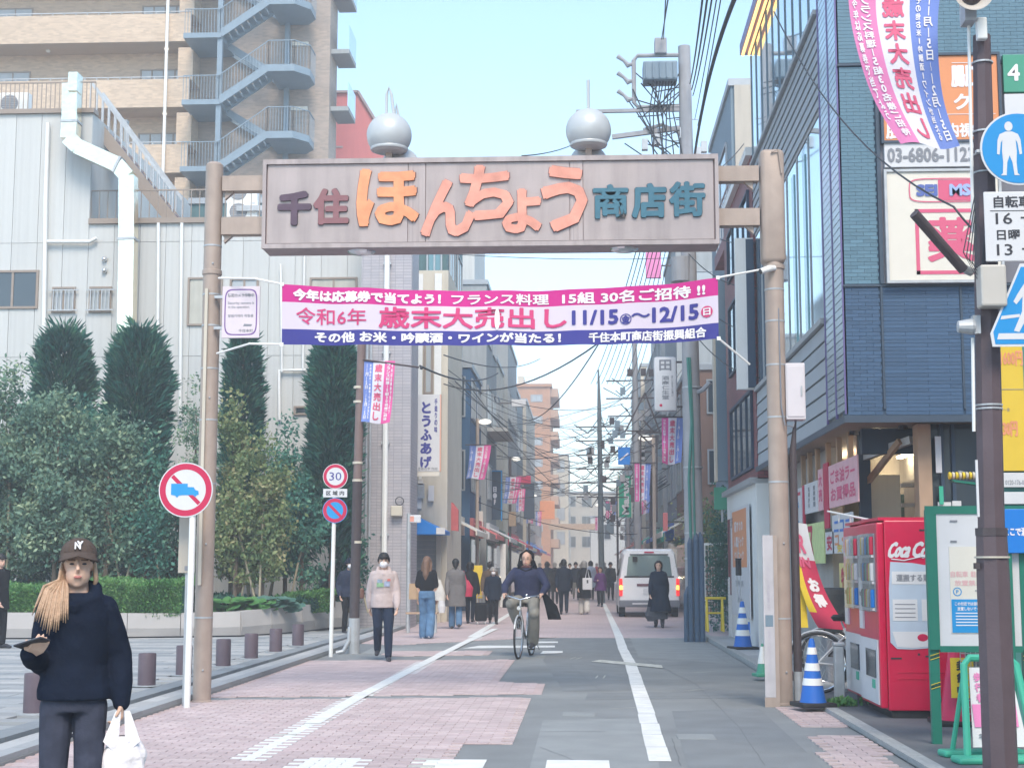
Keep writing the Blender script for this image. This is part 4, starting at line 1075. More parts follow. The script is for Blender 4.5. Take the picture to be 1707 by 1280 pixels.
# ------------------------------------------------------------ the gate
YG = 16.3
def gx(p, y=345): return XX(p, YG, y)
def gz(p, x=853): return ZZ(p, YG, x)
gate = T('shopping_street_gate', 'brown steel gate spanning the street with raised orange and dark lettering', 'gate')
pxl, pxr = -4.14, 2.09
for (x, rr, zt) in ((pxl, .098, gz(272,357)), (pxr, .105, gz(262,1282))):
    o = O('post', MB().lathe([(rr+.012,0),(rr+.012,.02),(rr,.03),(rr,gz(455)),(rr+.012,gz(455)+.01),(rr+.012,gz(447)),(rr,gz(447)+.01),(rr,zt-.03),(rr-.03,zt)], 24, (x,YG,0)), BRONZE, gate); SM(o)
    for z in (.9, 2.35, 3.05, 3.62, 4.1, 4.45, 5.0): O('strap', MB().lathe([(rr+.004,z),(rr+.004,z+.018)], 20, (x,YG,0)), STEEL, gate)
    for z in (.35, 1.7, 3.3, 4.8): O('bolt', MB().sph((x+.03,YG-rr,z), .012, n=8, m=5), STEEL, gate)
SM(O('post_housing', MB().bevbox(pxr-.135, pxr+.125, YG-.12, YG+.14, gz(445), gz(258), .05), BRONZE, gate), 50)
O('conduit', MB().tube([(pxr+.09,YG-.13,gz(300)),(pxr+.06,YG-.14,gz(262)+.0),(pxr-.02,YG-.14,gz(262)-.02)], .012, 6), BRONZE, gate)
zf0, zf1 = gz(416), gz(270)
sx0, sx1 = gx(443), gx(1196); YFc = YG - .16
O('sign_box', MB().bevbox(sx0, sx1, YFc+.02, YFc+.40, zf0, zf1, .012), MAUVED, gate)
nsp = 5; it = []
for a, b2 in ((450,683),(683,712),(712,950),(950,972),(972,1188)):
    it.append((gx(a)+.004, gx(b2)-.004, YFc-.004, YFc+.021, zf0+.06, zf1-.05, MAUVE))
pieces(gate, 'panel', it)
fr = MB(); fr.box(sx0, sx1, YFc-.03, YFc+.02, zf1-.045, zf1+.01).box(sx0, sx1, YFc-.03, YFc+.02, zf0, zf0+.05).box(sx0, sx0+.04, YFc-.03, YFc+.02, zf0+.05, zf1-.045).box(sx1-.04, sx1, YFc-.03, YFc+.02, zf0+.05, zf1-.045)
O('face_frame', fr, MAUVE, gate)
for (a, b2) in ((372,443),(1196,1265)):
    for (c, d) in ((290,315),(360,388)): 
        dd = -6 if a > 1000 else 0
        O('arm', MB().box(gx(a), gx(b2), YG-.07, YG+.07, gz(d+dd), gz(c+dd)), BRONZE, gate)
        xx = gx(a+4) if a < 1000 else gx(b2-10); s_ = 1 if a < 1000 else -1
        O('gusset', MB().prism([(xx, gz(d+dd)), (xx, gz(d+dd)-.09), (xx+s_*.1, gz(d+dd))] if s_ > 0 else [(xx, gz(d+dd)), (xx-.1, gz(d+dd)), (xx, gz(d+dd)-.09)], YG-.03, YG+.03), BRONZE, gate)
def letter(ch, x0, x1, y0, y1, m, edge, bold=.045):
    g = MB(); cx, cz = (gx(x0)+gx(x1))/2, (gz(y0)+gz(y1))/2; w, h = gx(x1)-gx(x0), gz(y0)-gz(y1)
    lett(g, ch, cx, cz, w, h, YFc-.022, bold, .014); o = O('letter', g, m, gate)
    g = MB(); lett(g, ch, cx, cz, w*1.025, h*1.025, YFc-.006, bold+.006, 0); O('letter_outline', g, edge, o)
for args in (('千',468,524,321,378,DKL,INK),('住',527,586,317,378,PLUMR,INK),('ほ',598,702,286,382,ORL,DKL),('ん',704,794,304,400,ORL2,DKL),('ち',768,858,282,374,ORL2,DKL),('ょ',838,904,322,396,ORL2,DKL),('う',902,980,284,394,ORL2,DKL),
             ('商',988,1047,316,373,TEAL,INK),('店',1052,1110,315,373,TEAL,INK),('街',1114,1174,313,371,TEAL,INK)): letter(*args, bold={'千':.05,'住':.035,'商':.028,'店':.035,'街':.028}.get(args[0], .03))
for p in (603,1040): O('underlight', MB().sph((gx(p), YG+.03, zf0-.0), .16, .14, .045), CHROME, gate)
O('top_rail', MB().box(gx(1075), sx1-.02, YG, YG+.15, zf1+.01, zf1+.035), MAUVED, gate)
# lamp globes on the gate
def globe(x, y, z, r, label, stem):
    t = T('lamp_globe', label, 'lamp', (x, y, 0), 0, 'globe lamps on top of the gate')
    prof = []
    for i in range(15):
        a = -PI/2 + PI*i/14; prof.append((max(r*math.cos(a),.01), z + r*.98*math.sin(a) if i > 2 else z + r*.98*math.sin(a)*.86))
    o = O('globe', MB().lathe(prof, 28), SPHM, t); SM(o, 70)
    o = O('skirt', MB().lathe([(r*.80,z-r*.70),(r*.84,z-r*.62),(r*.82,z-r*.58)], 24), SPHM, t); SM(o, 60)
    O('neck', MB().box(-.035,.035,-.035,.035,zf1+.0,z-r*.8), BRONZE, t)
    if stem == 'arch':
        O('finial', MB().tube([(-.035,0,z+r*.9),(-.035,0,z+r+.22),(-.01,0,z+r+.30),(.02,0,z+r+.22),(.05,0,z+r*.9)], .018, 8), SPHM, t)
        O('finial', MB().tube([(.05,.05,z+r*.9),(.07,.05,z+r+.12),(.10,.05,z+r*.85)], .018, 8), SPHM, t)
    elif stem: O('finial', MB().tube([(0,0,z+r*.9),(0,0,z+r+.33)], .018, 8), SPHM, t)
globe(gx(648,220), YG+.05, gz(221), .255, 'globe lamp with arched finial on the gate, nearer of the pair above the first hiragana', 'arch')
globe(XX(668,YG+.36,262), YG+.36, gz(262)+.0, .225, 'lower globe lamp peeking out behind the arched one', None)
globe(gx(981,220), YG+.05, gz(218), .255, 'globe lamp with straight rod finial above the right half of the gate', 'rod')
globe(XX(981,YG+.36,262), YG+.36, gz(262), .225, 'lower globe lamp half hidden behind the rod topped one', None)
# the hanging sale banner
YBn = YG - .32
def bx(p): return XX(p, YBn, 525)
def bz(p): return ZZ(p, YBn)
bnn = T('sale_banner', 'magenta white and navy year end sale banner strung below the gate', 'banner')
bxa, bxb = bx(470), bx(1197)
def bw(p):
    x, y, z = p; u = (x-bxa)/(bxb-bxa)
    sag = -.085*4*u*(1-u)*(.35+.65*(z-bz(575))/(bz(475)-bz(575))) + .02*max(0,u-.85)/.15
    wav = .02*math.sin(u*23) + .03*math.sin(u*7+1+z*2) + .012*math.sin(u*61)*(1-(z-bz(572))/.6)
    return (x, YBn + wav + (y-0), z + sag + .004*math.sin(u*40))
zt, z2, z3, zbm = bz(471), bz(500), bz(545), bz(571)
g = MB()
for k, (za, zb_) in enumerate(((z2,zt),(z3,z2),(zbm,z3))):
    g.cur = k
    g.grid(lambda u, v: bw((bxa+(bxb-bxa)*u, 0, za+(zb_-za)*v)), 90, 3)
o = O('cloth', g, [MAG, LIL, NVY], bnn); SM(o, 180)
def bl(s, x0, x1, y0, y1, m, bold=.03, yo=-.008, name='lettering'):
    # drawn where the flat banner has it, then bent with the cloth
    q = MB(); cx = (bx(x0)+bx(x1))/2; u = (cx-bxa)/(bxb-bxa)
    lett(q, s, cx, (bz(y0)+bz(y1))/2, bx(x1)-bx(x0), bz(y0)-bz(y1), yo, bold, 0, warp=bw); O(name, q, m, bnn)
bl('今年は応募券で当てよう！', 488, 735, 477, 497, WHT, .045); bl('フランス料理', 752, 915, 477, 497, WHT, .02); bl('15組 30名ご招待 !!', 937, 1176, 477, 498, WHT, .03)
bl('令和6年', 493, 612, 508, 537, PKT, .01); bl('歳末大売出し', 632, 945, 502, 541, PKT, .022); bl('11/15', 953, 1031, 509, 536, NVY, .03); bl('〜', 1052, 1084, 518, 526, NVY, .04); bl('12/15', 1087, 1165, 509, 536, NVY, .03)
bl('その他 お米・吟醸酒・ワインが当たる！', 525, 935, 548, 567, WHT, .04); bl('千住本町商店街振興組合', 981, 1177, 549, 567, WHT, .03)
q = MB(); ring(q, bx(1043), bz(528), .062, .062, .01, 0); q.v = [bw((v[0],-.008,v[2])) for v in q.v]; O('circle', q, NVY, bnn); bl('金', 1036, 1050, 521, 535, NVY, .04)
q = MB(); q.add([bw((bx(1178)+.062*math.cos(t), -.008, bz(525)+.062*math.sin(t))) for t in np.linspace(0,2*PI,25)[:-1]], [list(range(24))[::-1]]); O('circle', q, PKT, bnn); bl('日', 1172, 1184, 519, 531, WHT, .02, -.012)
q = MB()
q.add([bw((bx(829)+.028*math.cos(t), -.012, bz(524)+.13*math.sin(t))) for t in np.linspace(0,2*PI,21)[:-1]], [list(range(20))[::-1]]); O('slit_reinforcement', q, WHITE, bnn)
def cord(name, label, pts, r, m, parent=None, cat='rope'):
    o = O(name, MB().tube(pts, r, 6), m, parent)
    if not parent: tag(o, label, cat)
    return o
ca = [bw((bxa,0,zt)), bw((bxb,0,zt)), bw((bxa,0,zbm)), bw((bxb,0,zbm))]
O('rope', MB().tube([(pxl+.1,YG-.1,gz(462)),(bxa-.3,YBn,gz(470)),ca[0]], .012), WHITE, bnn)
O('rope', MB().tube([(pxr-.1,YG-.1,gz(455)),ca[1]], .012), WHITE, bnn)
O('rope', MB().tube([(pxl+.1,YG-.1,gz(588)),(bxa-.35,YBn,gz(577)),ca[2]], .012), WHITE, bnn)
O('rope', MB().tube([ca[3],(gx(1248,612),YG-.1,gz(612))], .012), WHITE, bnn); O('rope', MB().tube([ca[3],(pxr-.05,YG-.1,gz(632))], .012), WHITE, bnn) if False else None
for c_ in ca: O('eyelet', MB().box(c_[0]-.02,c_[0]+.02,c_[1]-.012,c_[1]-.002,c_[2]-.02,c_[2]+.02), WHITE, bnn)
# camera notice
cn = T('camera_notice', 'white notice plate with purple frame about security cameras on the left gate post', 'sign', (gx(406,520), YG-.12, 0))
zz0, zz1 = gz(563), gz(477)
O('plate', MB().bevbox(-.21,.21,-.012,.012,zz0,zz1,.004), mat('pale_pink_plate',(0.66,0.58,0.62),.5,.04), cn)
q = MB(); a_, b_ = .185, .17
cz = (zz0+zz1)/2; hh = (zz1-zz0)/2-.03
ring(q, 0, cz, .182, hh, .012, -.014, 32, sq=.35); O('border', q, mat('purple_ink',(0.16,0.06,0.28),.5,0), cn)
q = MB(); lett(q, '防犯カメラ作動中', 0, zz1-.10, .29, .04, -.015, .02); lett(q, 'Security camera is', 0, zz1-.19, .29, .035, -.015, .01); lett(q, 'in the operation.', -.02, zz1-.235, .24, .035, -.015, .01); lett(q, '방범카메라 작동중', 0, zz1-.33, .28, .035, -.015, .01)
q.prism([(.03,zz0+.13),(.12,zz0+.13),(.13,zz0+.15),(.04,zz0+.155)], -.0145, -.014); lett(q, '千住本町', .06, zz0+.08, .16, .035, -.015, .01); O('lettering', q, INKG, cn)
O('bracket', MB().box(-.30,-.18,-.01,.04,zz0+.1,zz0+.13).box(-.30,-.18,-.01,.04,zz1-.13,zz1-.1), STEEL, cn)
# gear on the right post
cb = T('control_box', 'white electrical cabinet strapped to the right gate post', 'cabinet', (gx(1325,655), YG, 0))
O('case', MB().bevbox(-.11,.10,-.1,.1,gz(703),gz(610),.01), mat('cabinet_white',(0.62,0.58,0.60),.45,.04), cb)
O('door', MB().bevbox(-.095,.085,-.108,-.1,gz(698),gz(615),.004), mat('cabinet_door',(0.64,0.60,0.62),.45,.04), cb); O('handle', MB().box(.05,.065,-.122,-.108,gz(664),gz(648)), STEEL, cb)
O('conduit', MB().tube([(0,0,gz(703)),(-.01,.02,gz(716)),(-.035,.03,gz(760)),(-.035,.03,gz(800)),(-.03,.03,.35)], [.012,.02,.04,.045,.045], 10), DKMET, cb)
O('conduit_foot', MB().tube([(-.03,.03,0),(-.03,.03,.35)], .05, 10), STEEL, cb)
O('cable_loop', MB().tube([(-.17,-.1,gz(520)),(-.165,-.12,gz(680)),(-.13,-.12,gz(712)),(-.04,-.1,gz(715)),(-.01,-.03,gz(704))], .008, 6), INKG, cb)
O('clamp', MB().box(-.2,-.1,-.03,.03,gz(612)-.1,gz(612)-.07), STEEL, cb)
sc = T('security_camera', 'small white bullet security camera on the right gate post', 'camera', (gx(1278,459), YG-.16, gz(459)))
O('body', MB().tube([(-.085,-.03,-.02),(.02,.0,.02),(.07,.04,.03)], [.032,.036,.03], 12), WHITE, sc); O('lens', MB().tube([(-.095,-.035,-.024),(-.085,-.03,-.02)], .028, 12), INK, sc); O('mount', MB().tube([(.05,.02,.03),(.09,.08,.02)], .02, 8), WHITE, sc)
ws = T('roped_notice_board', 'tall narrow white notice strip leaning on the right gate post', 'sign', (gx(1281,1030), YG-.22, 0))
O('panel', MB().box(-.075,.035,-.01,.01,.1,gz(893)), mat('weathered_white_plate',(0.50,0.48,0.50),.6,.12,5,streak=.15), ws); O('edge', MB().box(.035,.075,-.015,.03,.0,gz(893)), BRONZE, ws); O('base', MB().box(-.08,.035,-.012,.012,0,.098), BRONZE, ws)
q = MB(); lett(q, 'ここに自転車を', -.02, 1.25, .030, .5, -.013, .0, vert=True); lett(q, '止めないでください', -.02, .55, .030, .55, -.013, .0, vert=True); O('lettering', q, mat('faded_ink',(0.45,0.42,0.48),.5,0), ws)
q = MB(); q.box(-.06,.02,-.012,-.0105,.83,.95); O('blue_label', q, BLUEG, ws)

# ------------------------------------------------------------ traffic signs
def disc(parent, name, r, m, y0, y1, cx=0, cz=0, n=40):
    o = O(name, MB().lathe([(r,y0),(r,y1)], n, (cx,0,cz), 'y'), m, parent); return o
YN = 15.55
ns = T('no_trucks_sign', 'round red ringed no trucks sign on a white pole beside the left gate post', 'road sign', (XX(317,YN), YN, 0), R(0))
cx, cz, r = XX(310,YN,815)-XX(317,YN), ZZ(815,YN), .287
O('pole', MB().tube([(-.005,.03,0),(.008,.03,cz+.2)], .034, 14), WHITE, ns)
disc(ns, 'plate', r, SIGNW, -.008, .004, cx, cz)
q = MB(); ring(q, cx, cz, r-.012, r-.012, .062, -.0095, 48); O('red_ring', q, RED, ns)
q = MB(); 
def barq(q, ax, az, bx_, bz_, w, y):
    a = Vector((ax,0,az)); b = Vector((bx_,0,bz_)); d = (b-a).normalized(); n = Vector((-d.z,0,d.x))*w/2
    q.add([(a+n)+Vector((0,y,0)), (b+n)+Vector((0,y,0)), (b-n)+Vector((0,y,0)), (a-n)+Vector((0,y,0))], [(0,1,2,3)])
s45 = .205*.707; barq(q, cx-s45, cz+s45, cx+s45, cz-s45, .042, -.0085); O('red_bar', q, RED, ns)
q = MB()
def tp(x, y): return (cx + x/162*.287*2*.62 , cz + y/162*.287*2*.62)
# small truck silhouette facing right
pl = [(-.155,.065),(.02,.065),(.02,.03),(.085,.028),(.10,-.0),(.135,-.012),(.14,-.05),(.12,-.055),(.10,-.075),(.08,-.055),(-.03,-.055),(-.07,-.06),(-.09,-.082),(-.11,-.06),(-.155,-.05)]
q.add([(cx+a, -.0105, cz+b) for a, b in pl], [list(range(len(pl)))]); O('truck_symbol', q, SKYB, ns)
for z in (cz+.08, cz-.08): O('clamp', MB().box(-.05,.05,.004,.06,z-.015,z+.015), STEEL, ns)
bp_ = T('plate_back', 'beige back of a narrow sign plate behind the no trucks sign', 'sign', (XX(311,YN+.25), YN+.25, 0))
O('plate', MB().bevbox(-.09,.09,-.006,.006,ZZ(955,YN),ZZ(850,YN),.003), BEIGE, bp_); O('post', MB().tube([(0,.03,0),(0,.03,ZZ(860,YN))], .02, 8), STEEL, bp_)
q = MB().box(-.02,.03,-.008,-.0065,ZZ(951,YN),ZZ(943,YN)); O('sticker', q, INKG, bp_)
sp = O('post_strip', MB().box(XX(331,YG-.12), XX(336,YG-.12), YG-.14, YG-.10, ZZ(975,YG), ZZ(480,YG)), CREAM); tag(sp, 'thin pale strip running down the left gate post', 'strip')
Y3 = 24.6
sp3 = T('speed_sign_post', 'white post with round speed 30 sign above a round no parking sign', 'road sign', (XX(553,Y3), Y3, 0))
O('pole', MB().tube([(0,.03,0),(.03,.03,ZZ(775,Y3))], .034, 12), WHITE, sp3)
c3 = .04
for (py, nm) in ((793,'speed_plate'),(850,'no_parking_plate')):
    cz3 = ZZ(py,Y3); pl_ = disc(sp3, nm, .207, SIGNW if nm[0] == 's' else SKYB, -.008, .004, c3, cz3, 32)
    q = MB(); ring(q, c3, cz3, .197, .197, .05 if nm[0]=='s' else .058, -.0095, 36); 
    if nm[0] == 'n': d = .11; barq(q, c3-d, cz3+d, c3+d, cz3-d, .045, -.0105)
    O('red_ring', q, RED, pl_, )
    if nm[0] == 's': q = MB(); lett(q, '30', c3, cz3, .2, .135, -.0105, .0); O('numerals', q, NVY, pl_)
pl_ = O('zone_plate', MB().bevbox(c3-.2,c3+.2,-.008,.004,ZZ(828,Y3),ZZ(814,Y3),.003), SIGNW, sp3)
q = MB(); lett(q, '区 域 内', c3, ZZ(821,Y3), .3, .075, -.0105, .02); O('lettering', q, INK, pl_)
# pole with banner, left of the street
def flag(parent, w, h, order, x0, z1, y=0.0, mirror=False, shear=0.0, wave=.03, seed=0, lines=True, taper=0.0):
    """a hanging sale flag with three stripes and vertical writing, cloth bent by the wind"""
    def f(p):
        x, yy, z = p; v = (z1 - z)/h; u = (x-x0)/w
        xx = x0 + (x-x0)*(1-taper*v) + shear*v*v
        return (xx, y + yy + wave*math.sin(u*5+seed+v*3)*(.3+v) + wave*.5*math.sin(v*9+seed*2), z + wave*.6*math.sin(u*6+seed)*v)
    g = MB(); ms = []; ws = [.3,.37,.33]; a = 0; cen = []
    for k in range(3):
        g.cur = k; aa, bb = a, a+ws[k]; g.grid(lambda u, v: f((x0+w*(aa+(bb-aa)*u), 0, z1-h+h*v)), 6, 18); cen.append(x0+w*(aa+bb)/2); a = bb
    o = O('cloth', g, order, parent); SM(o, 180)
    mid = lambda n: [k for k, m_ in enumerate(order) if m_ in n][0]
    kp, kw, kb = mid((FLP,FLPD)), mid((FLW,)), mid((FLB,))
    yo = -.006
    g = MB(); lett(g, '歳末大売出し', cen[kw], z1-h*.5, w*.25, h*.92, yo, .03, warp=f, vert=True, mirror=mirror); O('lettering', g, FLR, o)
    g = MB()
    s_ = -1 if mirror else 1
    lett(g, 'フランス料理15組30名様ご招待', cen[kp]+w*.03*s_*-1, z1-h*.5, w*.12, h*.92, yo, .03, warp=f, vert=True, mirror=mirror)
    if lines:
        lett(g, '今年は応募券で当てよう', cen[kp]+w*.085*s_, z1-h*.45, w*.06, h*.8, yo, .02, warp=f, vert=True, mirror=mirror)
        lett(g, 'その他お米・吟醸酒・ワインが当たる', cen[kb]-w*.07*s_*-1, z1-h*.5, w*.06, h*.9, yo, .02, warp=f, vert=True, mirror=mirror)
    lett(g, '11月15日〜12月15日', cen[kb]-w*.05*s_, z1-h*.5, w*.11, h*.92, yo, .02, warp=f, vert=True, mirror=mirror)
    O('lettering', g, WHT, o)
    return o
YPo = 25.5
bp2 = T('banner_pole', 'brown and dark pole with angled arm beside the tiled building', 'pole', (XX(597,YPo), YPo, 0))
O('shaft', MB().tube([(-.03,0,ZZ(800,YPo)),(.02,0,5.6)], .075, 14), mat('brown_pole_paint',(0.20,0.14,0.13),.55,.12,6,streak=.1), bp2)
O('lower_sleeve', MB().tube([(-.055,0,ZZ(1035,YPo)),(-.03,0,ZZ(800,YPo))], .085, 14), DKMET, bp2); O('foot', MB().tube([(-.06,.03,0),(-.055,0,ZZ(1030,YPo))], .095, 14), STEEL, bp2)
O('base_pipe', MB().tube([(-.34,-.1,.02),(-.22,-.08,.05),(-.13,-.06,.22),(-.12,-.05,.45)], .035, 8), STEEL, bp2)
for z in (1.85, 2.9, 3.2, 4.25, 4.5): O('strap', MB().lathe([(.088,z),(.088,z+.04)], 14, (-.03,0,0)), CREAM, bp2)
O('arm', MB().tube([(0,-.05,ZZ(598,YPo)),(1.02,-.05,ZZ(612,YPo))], .018, 6), DKMET, bp2); O('arm_tip', MB().sph((1.06,-.05,ZZ(613,YPo)), .03), INK, bp2)
fl = T('street_banner', 'navy white and magenta sale flag hanging from the brown pole by the conifer', 'banner', (XX(607,YPo,650), YPo-.06, 0), 0, 'small sale flags along the street')
flag(fl, .54, 1.07, [FLB, FLW, FLPD], 0, ZZ(600,YPo)-.01, shear=-.03, seed=1, lines=True, taper=.1)
# more flags on their poles further down
specs = [('sale flag on the slim grey pole before the green building', 'L', 783, 742, 36, 56, 50.0, 795), ('sale flag above the black vertical signboard on the left', 'L', 843, 795, 26, 44, 66.0, 850), ('second sale flag close behind the black signboard', 'L', 860, 812, 16, 40, 74.0, 862), 
         ('distant sale flag low on the left side of the street', 'L', 877, 848, 13, 24, 92.0, 882), ('farthest little sale flag on the left side', 'L', 893, 852, 10, 24, 110.0, 896),
         ('sale flag hanging under the white shop sign by the utility pole', 'R', 1103, 698, 37, 76, 31.5, 1142), ('sale flag beside the vertical green sign', 'R', 1058, 773, 27, 62, 47.0, 1092), ('distant sale flag behind the centre pole on the right', 'R', 1010, 836, 18, 30, 80.0, 1030), ('farthest pale sale flag near the centre pole', 'R', 992, 862, 12, 22, 100.0, 1005), ('second sale flag below the green sign, pale and slanting', 'R', 1068, 826, 16, 30, 58.0, 1086)]
for k, (lab, sd, px, py, pw_, ph, Y, pp) in enumerate(specs):
    s_ = 2500/Y; w, h = pw_/s_, ph/s_
    fl = T('street_banner', lab, 'banner', (XX(px,Y,py), Y, 0), 0, 'small sale flags along the street')
    flag(fl, w, h, [FLB, FLW, FLPD] if sd == 'L' else [FLPD, FLW, FLB], 0, ZZ(py,Y), shear=-.12 if sd=='L' and k < 2 else 0, seed=k*1.7, lines=False, wave=.04, taper=.15)
    O('rod', MB().tube([(-.15,0,ZZ(py,Y)+.02),(w+.2,0,ZZ(py,Y)+.02)], .02, 6), DKMET, fl)
    if k not in (2,4,5): 
        q = T('banner_pole', 'slim dark pole carrying the ' + lab.replace('sale flag','flag',1).replace('distant ','').replace('second ','')[:60], 'pole', (XX(pp,Y), Y+.1, 0), 0, 'poles carrying the street flags')
        O('shaft', MB().tube([(0,0,0),(0,0,ZZ(py,Y)+.9)], .06, 8), DKMET if k % 2 else BRONZE, q)
        O('street_lamp', MB().sph((-.25 if sd=='R' else .25,0,ZZ(py,Y)+.8), .22,.22,.09), LAMPD, q)

# ------------------------------------------------------------ utility poles and cables
up = T('utility_pole', 'large grey utility pole with transformer and green cable covers right of the street', 'utility pole', (XX(1158,30), 30.0, 0))
def upx(p): return XX(p,30,160)-XX(1156,30)
def upz(p): return ZZ(p,30,1150)
SM(O('shaft', MB().tube([(0,0,0),(-.02,0,5.2),(-.04,0,9.5),(-.06,0,upz(78))], [.19,.175,.14,.125], 20), POLEC, up))
for (dx, zt, r) in ((-.10,upz(905),.055),(.02,upz(900),.06),(.12,upz(900),.055),(-.19,upz(990),.05)): O('cable_riser', MB().tube([(dx,-.2,0),(dx,-.2,zt),(dx*.8,-.17,zt+.15)], [r,r,r*.4], 10), mat('riser_blue',(0.05,0.09,0.15),.5,.06), up)
O('green_cable', MB().tube([(-.08,-.19,2.0),(-.1,-.2,3.2),(-.03,-.19,4.3),(-.09,-.2,5.6)], .03, 8), GRNP, up); O('green_cable', MB().tube([(.0,-.19,2.0),(-.01,-.2,3.2),(-.01,-.19,4.3),(-.05,-.2,5.6)], .022, 8), GRNP, up)
for z in (.5, 1.6, 2.1, 3.4, 5.0, 6.6): O('strap', MB().lathe([(.2,z),(.2,z+.035)], 16), STEEL, up)
fz = [upz(92), upz(178)]
fxa = upx(1055)
O('equipment_frame', MB().tube([(-.06,0,fz[0]),(fxa+.08,0,fz[0]),(fxa,0,fz[0]-.1),(fxa,0,fz[1]+.1),(fxa+.08,0,fz[1]),(-.06,0,fz[1])], .045, 8), POLEC, up)
tr_ = O('transformer', MB().bevbox(upx(1070),upx(1127),-.25,.25,upz(138),upz(107),.03), STEELB, up)
for i in range(5): O('cooling_fin', MB().box(upx(1074)+i*.14,upx(1074)+i*.14+.02,-.3,-.25,upz(136),upz(110)), STEELB, tr_)
O('switch_gear', MB().bevbox(upx(1090),upx(1110),-.15,.15,upz(92),upz(66),.02), POLEC, up)
for yy in (100,128,158):
    z = upz(yy); O('insulator', MB().tube([(fxa,0,z-.06),(fxa-.12,0,z-.1),(fxa-.2,0,z),(fxa-.33,0,z+.1)], [.03,.06,.035,.05], 8), POLEC, up)
O('cross_arm', MB().bar((upx(958),0,upz(184)),(-.1,0,upz(183)),.07), POLEC, up); O('cross_arm', MB().bar((upx(1018),0,upz(227)),(-.1,0,upz(213)),.09), POLEC, up)
O('curved_arm', MB().tube([(upx(1070),0,upz(216)),(upx(1100),0,upz(208)),(upx(1125),0,upz(218)),(upx(1140),0,upz(235))], .04, 8), POLEC, up)
for (a, b2) in ((1072,240),(1093,232),(1170,245),(1160,255),(1135,222)): O('fitting', MB().box(upx(a)-.06,upx(a)+.06,-.08,.08,upz(b2)-.12,upz(b2)+.1), STEEL, up)
for k in range(16):
    x0_, x1_ = rng.uniform(1032,1085), rng.uniform(1120,1146); y0_, y1_ = rng.uniform(100,240), rng.uniform(110,300); zm = (upz(y0_)+upz(y1_))/2-rng.uniform(.15,.45)
    O('drop_lead', MB().tube([(upx(x0_),rng.uniform(-.3,.3),upz(y0_)),(upx((x0_+x1_)/2),-.1,zm),(upx(x1_),0,upz(y1_))], .014, 5), CABLE, up)
for k in range(8):
    x0_ = 1088+k*5; O('drop_lead', MB().tube([(upx(x0_),-.1,upz(138)),(upx(x0_-6+rng.uniform(-4,4)),-.1,upz(190)),(upx(x0_+rng.uniform(-14,14)),-.1,upz(268))], .014, 5), CABLE, up)
for k in range(10): O('step_bolt', MB().tube([(-.25+.0,0,6.5+k*.45),(.2,0,6.5+k*.45)] if k%2 else [(-.3,0,6.5+k*.45),(.1,0,6.5+k*.45)], .012, 5), STEEL, up)
O('lower_drum', MB().lathe([(.22,upz(470)),(.22,upz(430))], 18, (-.17,0,0)), POLEC, up)
O('street_light_arm', MB().tube([(.1,-.1,upz(655)),(.2,-.2,upz(652)),(.34,-.25,upz(640))], .05, 8), POLEC, up)
# centre pole and others
def upole(px, Y, zt, label, r=.13, top=True, m=POLEC):
    t = T('utility_pole', label, 'utility pole', (XX(px,Y), Y, 0))
    O('shaft', MB().tube([(0,0,0),(-.05,0,zt*.8),(-.08,0,zt)], [r,r*.7,r*.25], 12), m, t)
    for k in range(6):
        z = zt*(.45+.06*k); O('cross_arm', MB().bar((-1.2+.2*rng.random(),0,z),(1.2-.2*rng.random(),0,z+rng.uniform(-.05,.05)),.05), DKMET, t)
    for k in range(22):
        z = zt*rng.uniform(.35,.8); O('fitting', MB().box(*(lambda a,b:(a-.1,a+.1,b-.08,b+.08))(rng.uniform(-.9,.9),0.),z-.14,z+.14), [STEELB,POLEC,DKMET][k%3], t)
    for k in range(30):
        z = zt*rng.uniform(.35,.8); a = rng.uniform(-1.4,1.4); O('drop_lead', MB().tube([(a,0,z),(a*.5,0,z-.35),(0,0,z-.1+rng.uniform(-.4,.5))], .02, 5), CABLE, t)
    return t
upole(1003, 62, 9.6, 'dark utility pole with cable clusters in the centre distance', .13, m=mat('weathered_pole',(0.13,0.16,0.18),.8,.15,5))
upole(1064, 58, 11.5, 'utility pole tangled with cables behind the white shop sign', .16)
upole(1048, 88, 8.6, 'far utility pole beside the vertical green sign', .14)
upole(828, 80, 7.2, 'far utility pole among the left side flags', .12, m=MATS['weathered_pole'])
upole(862, 100, 8.2, 'farthest utility pole on the left side', .10, m=MATS['weathered_pole'])
# brackets of triangular stays on the right
tb_ = T('stay_frame', 'dark triangular cable stay frame beneath the white shop sign', 'bracket')
g = MB()
for (a, b2, c, d) in ((1075,655,1042,720),(1075,655,1100,720),(1045,718,1098,720),(1072,700,1090,720),(1060,718,1090,745),(1068,728,1095,728),(1068,728,1068,860),(1095,728,1095,870)): g.bar(P(a,b2,42), P(c,d,42), .045)
O('stay', g, DKMET, tb_)
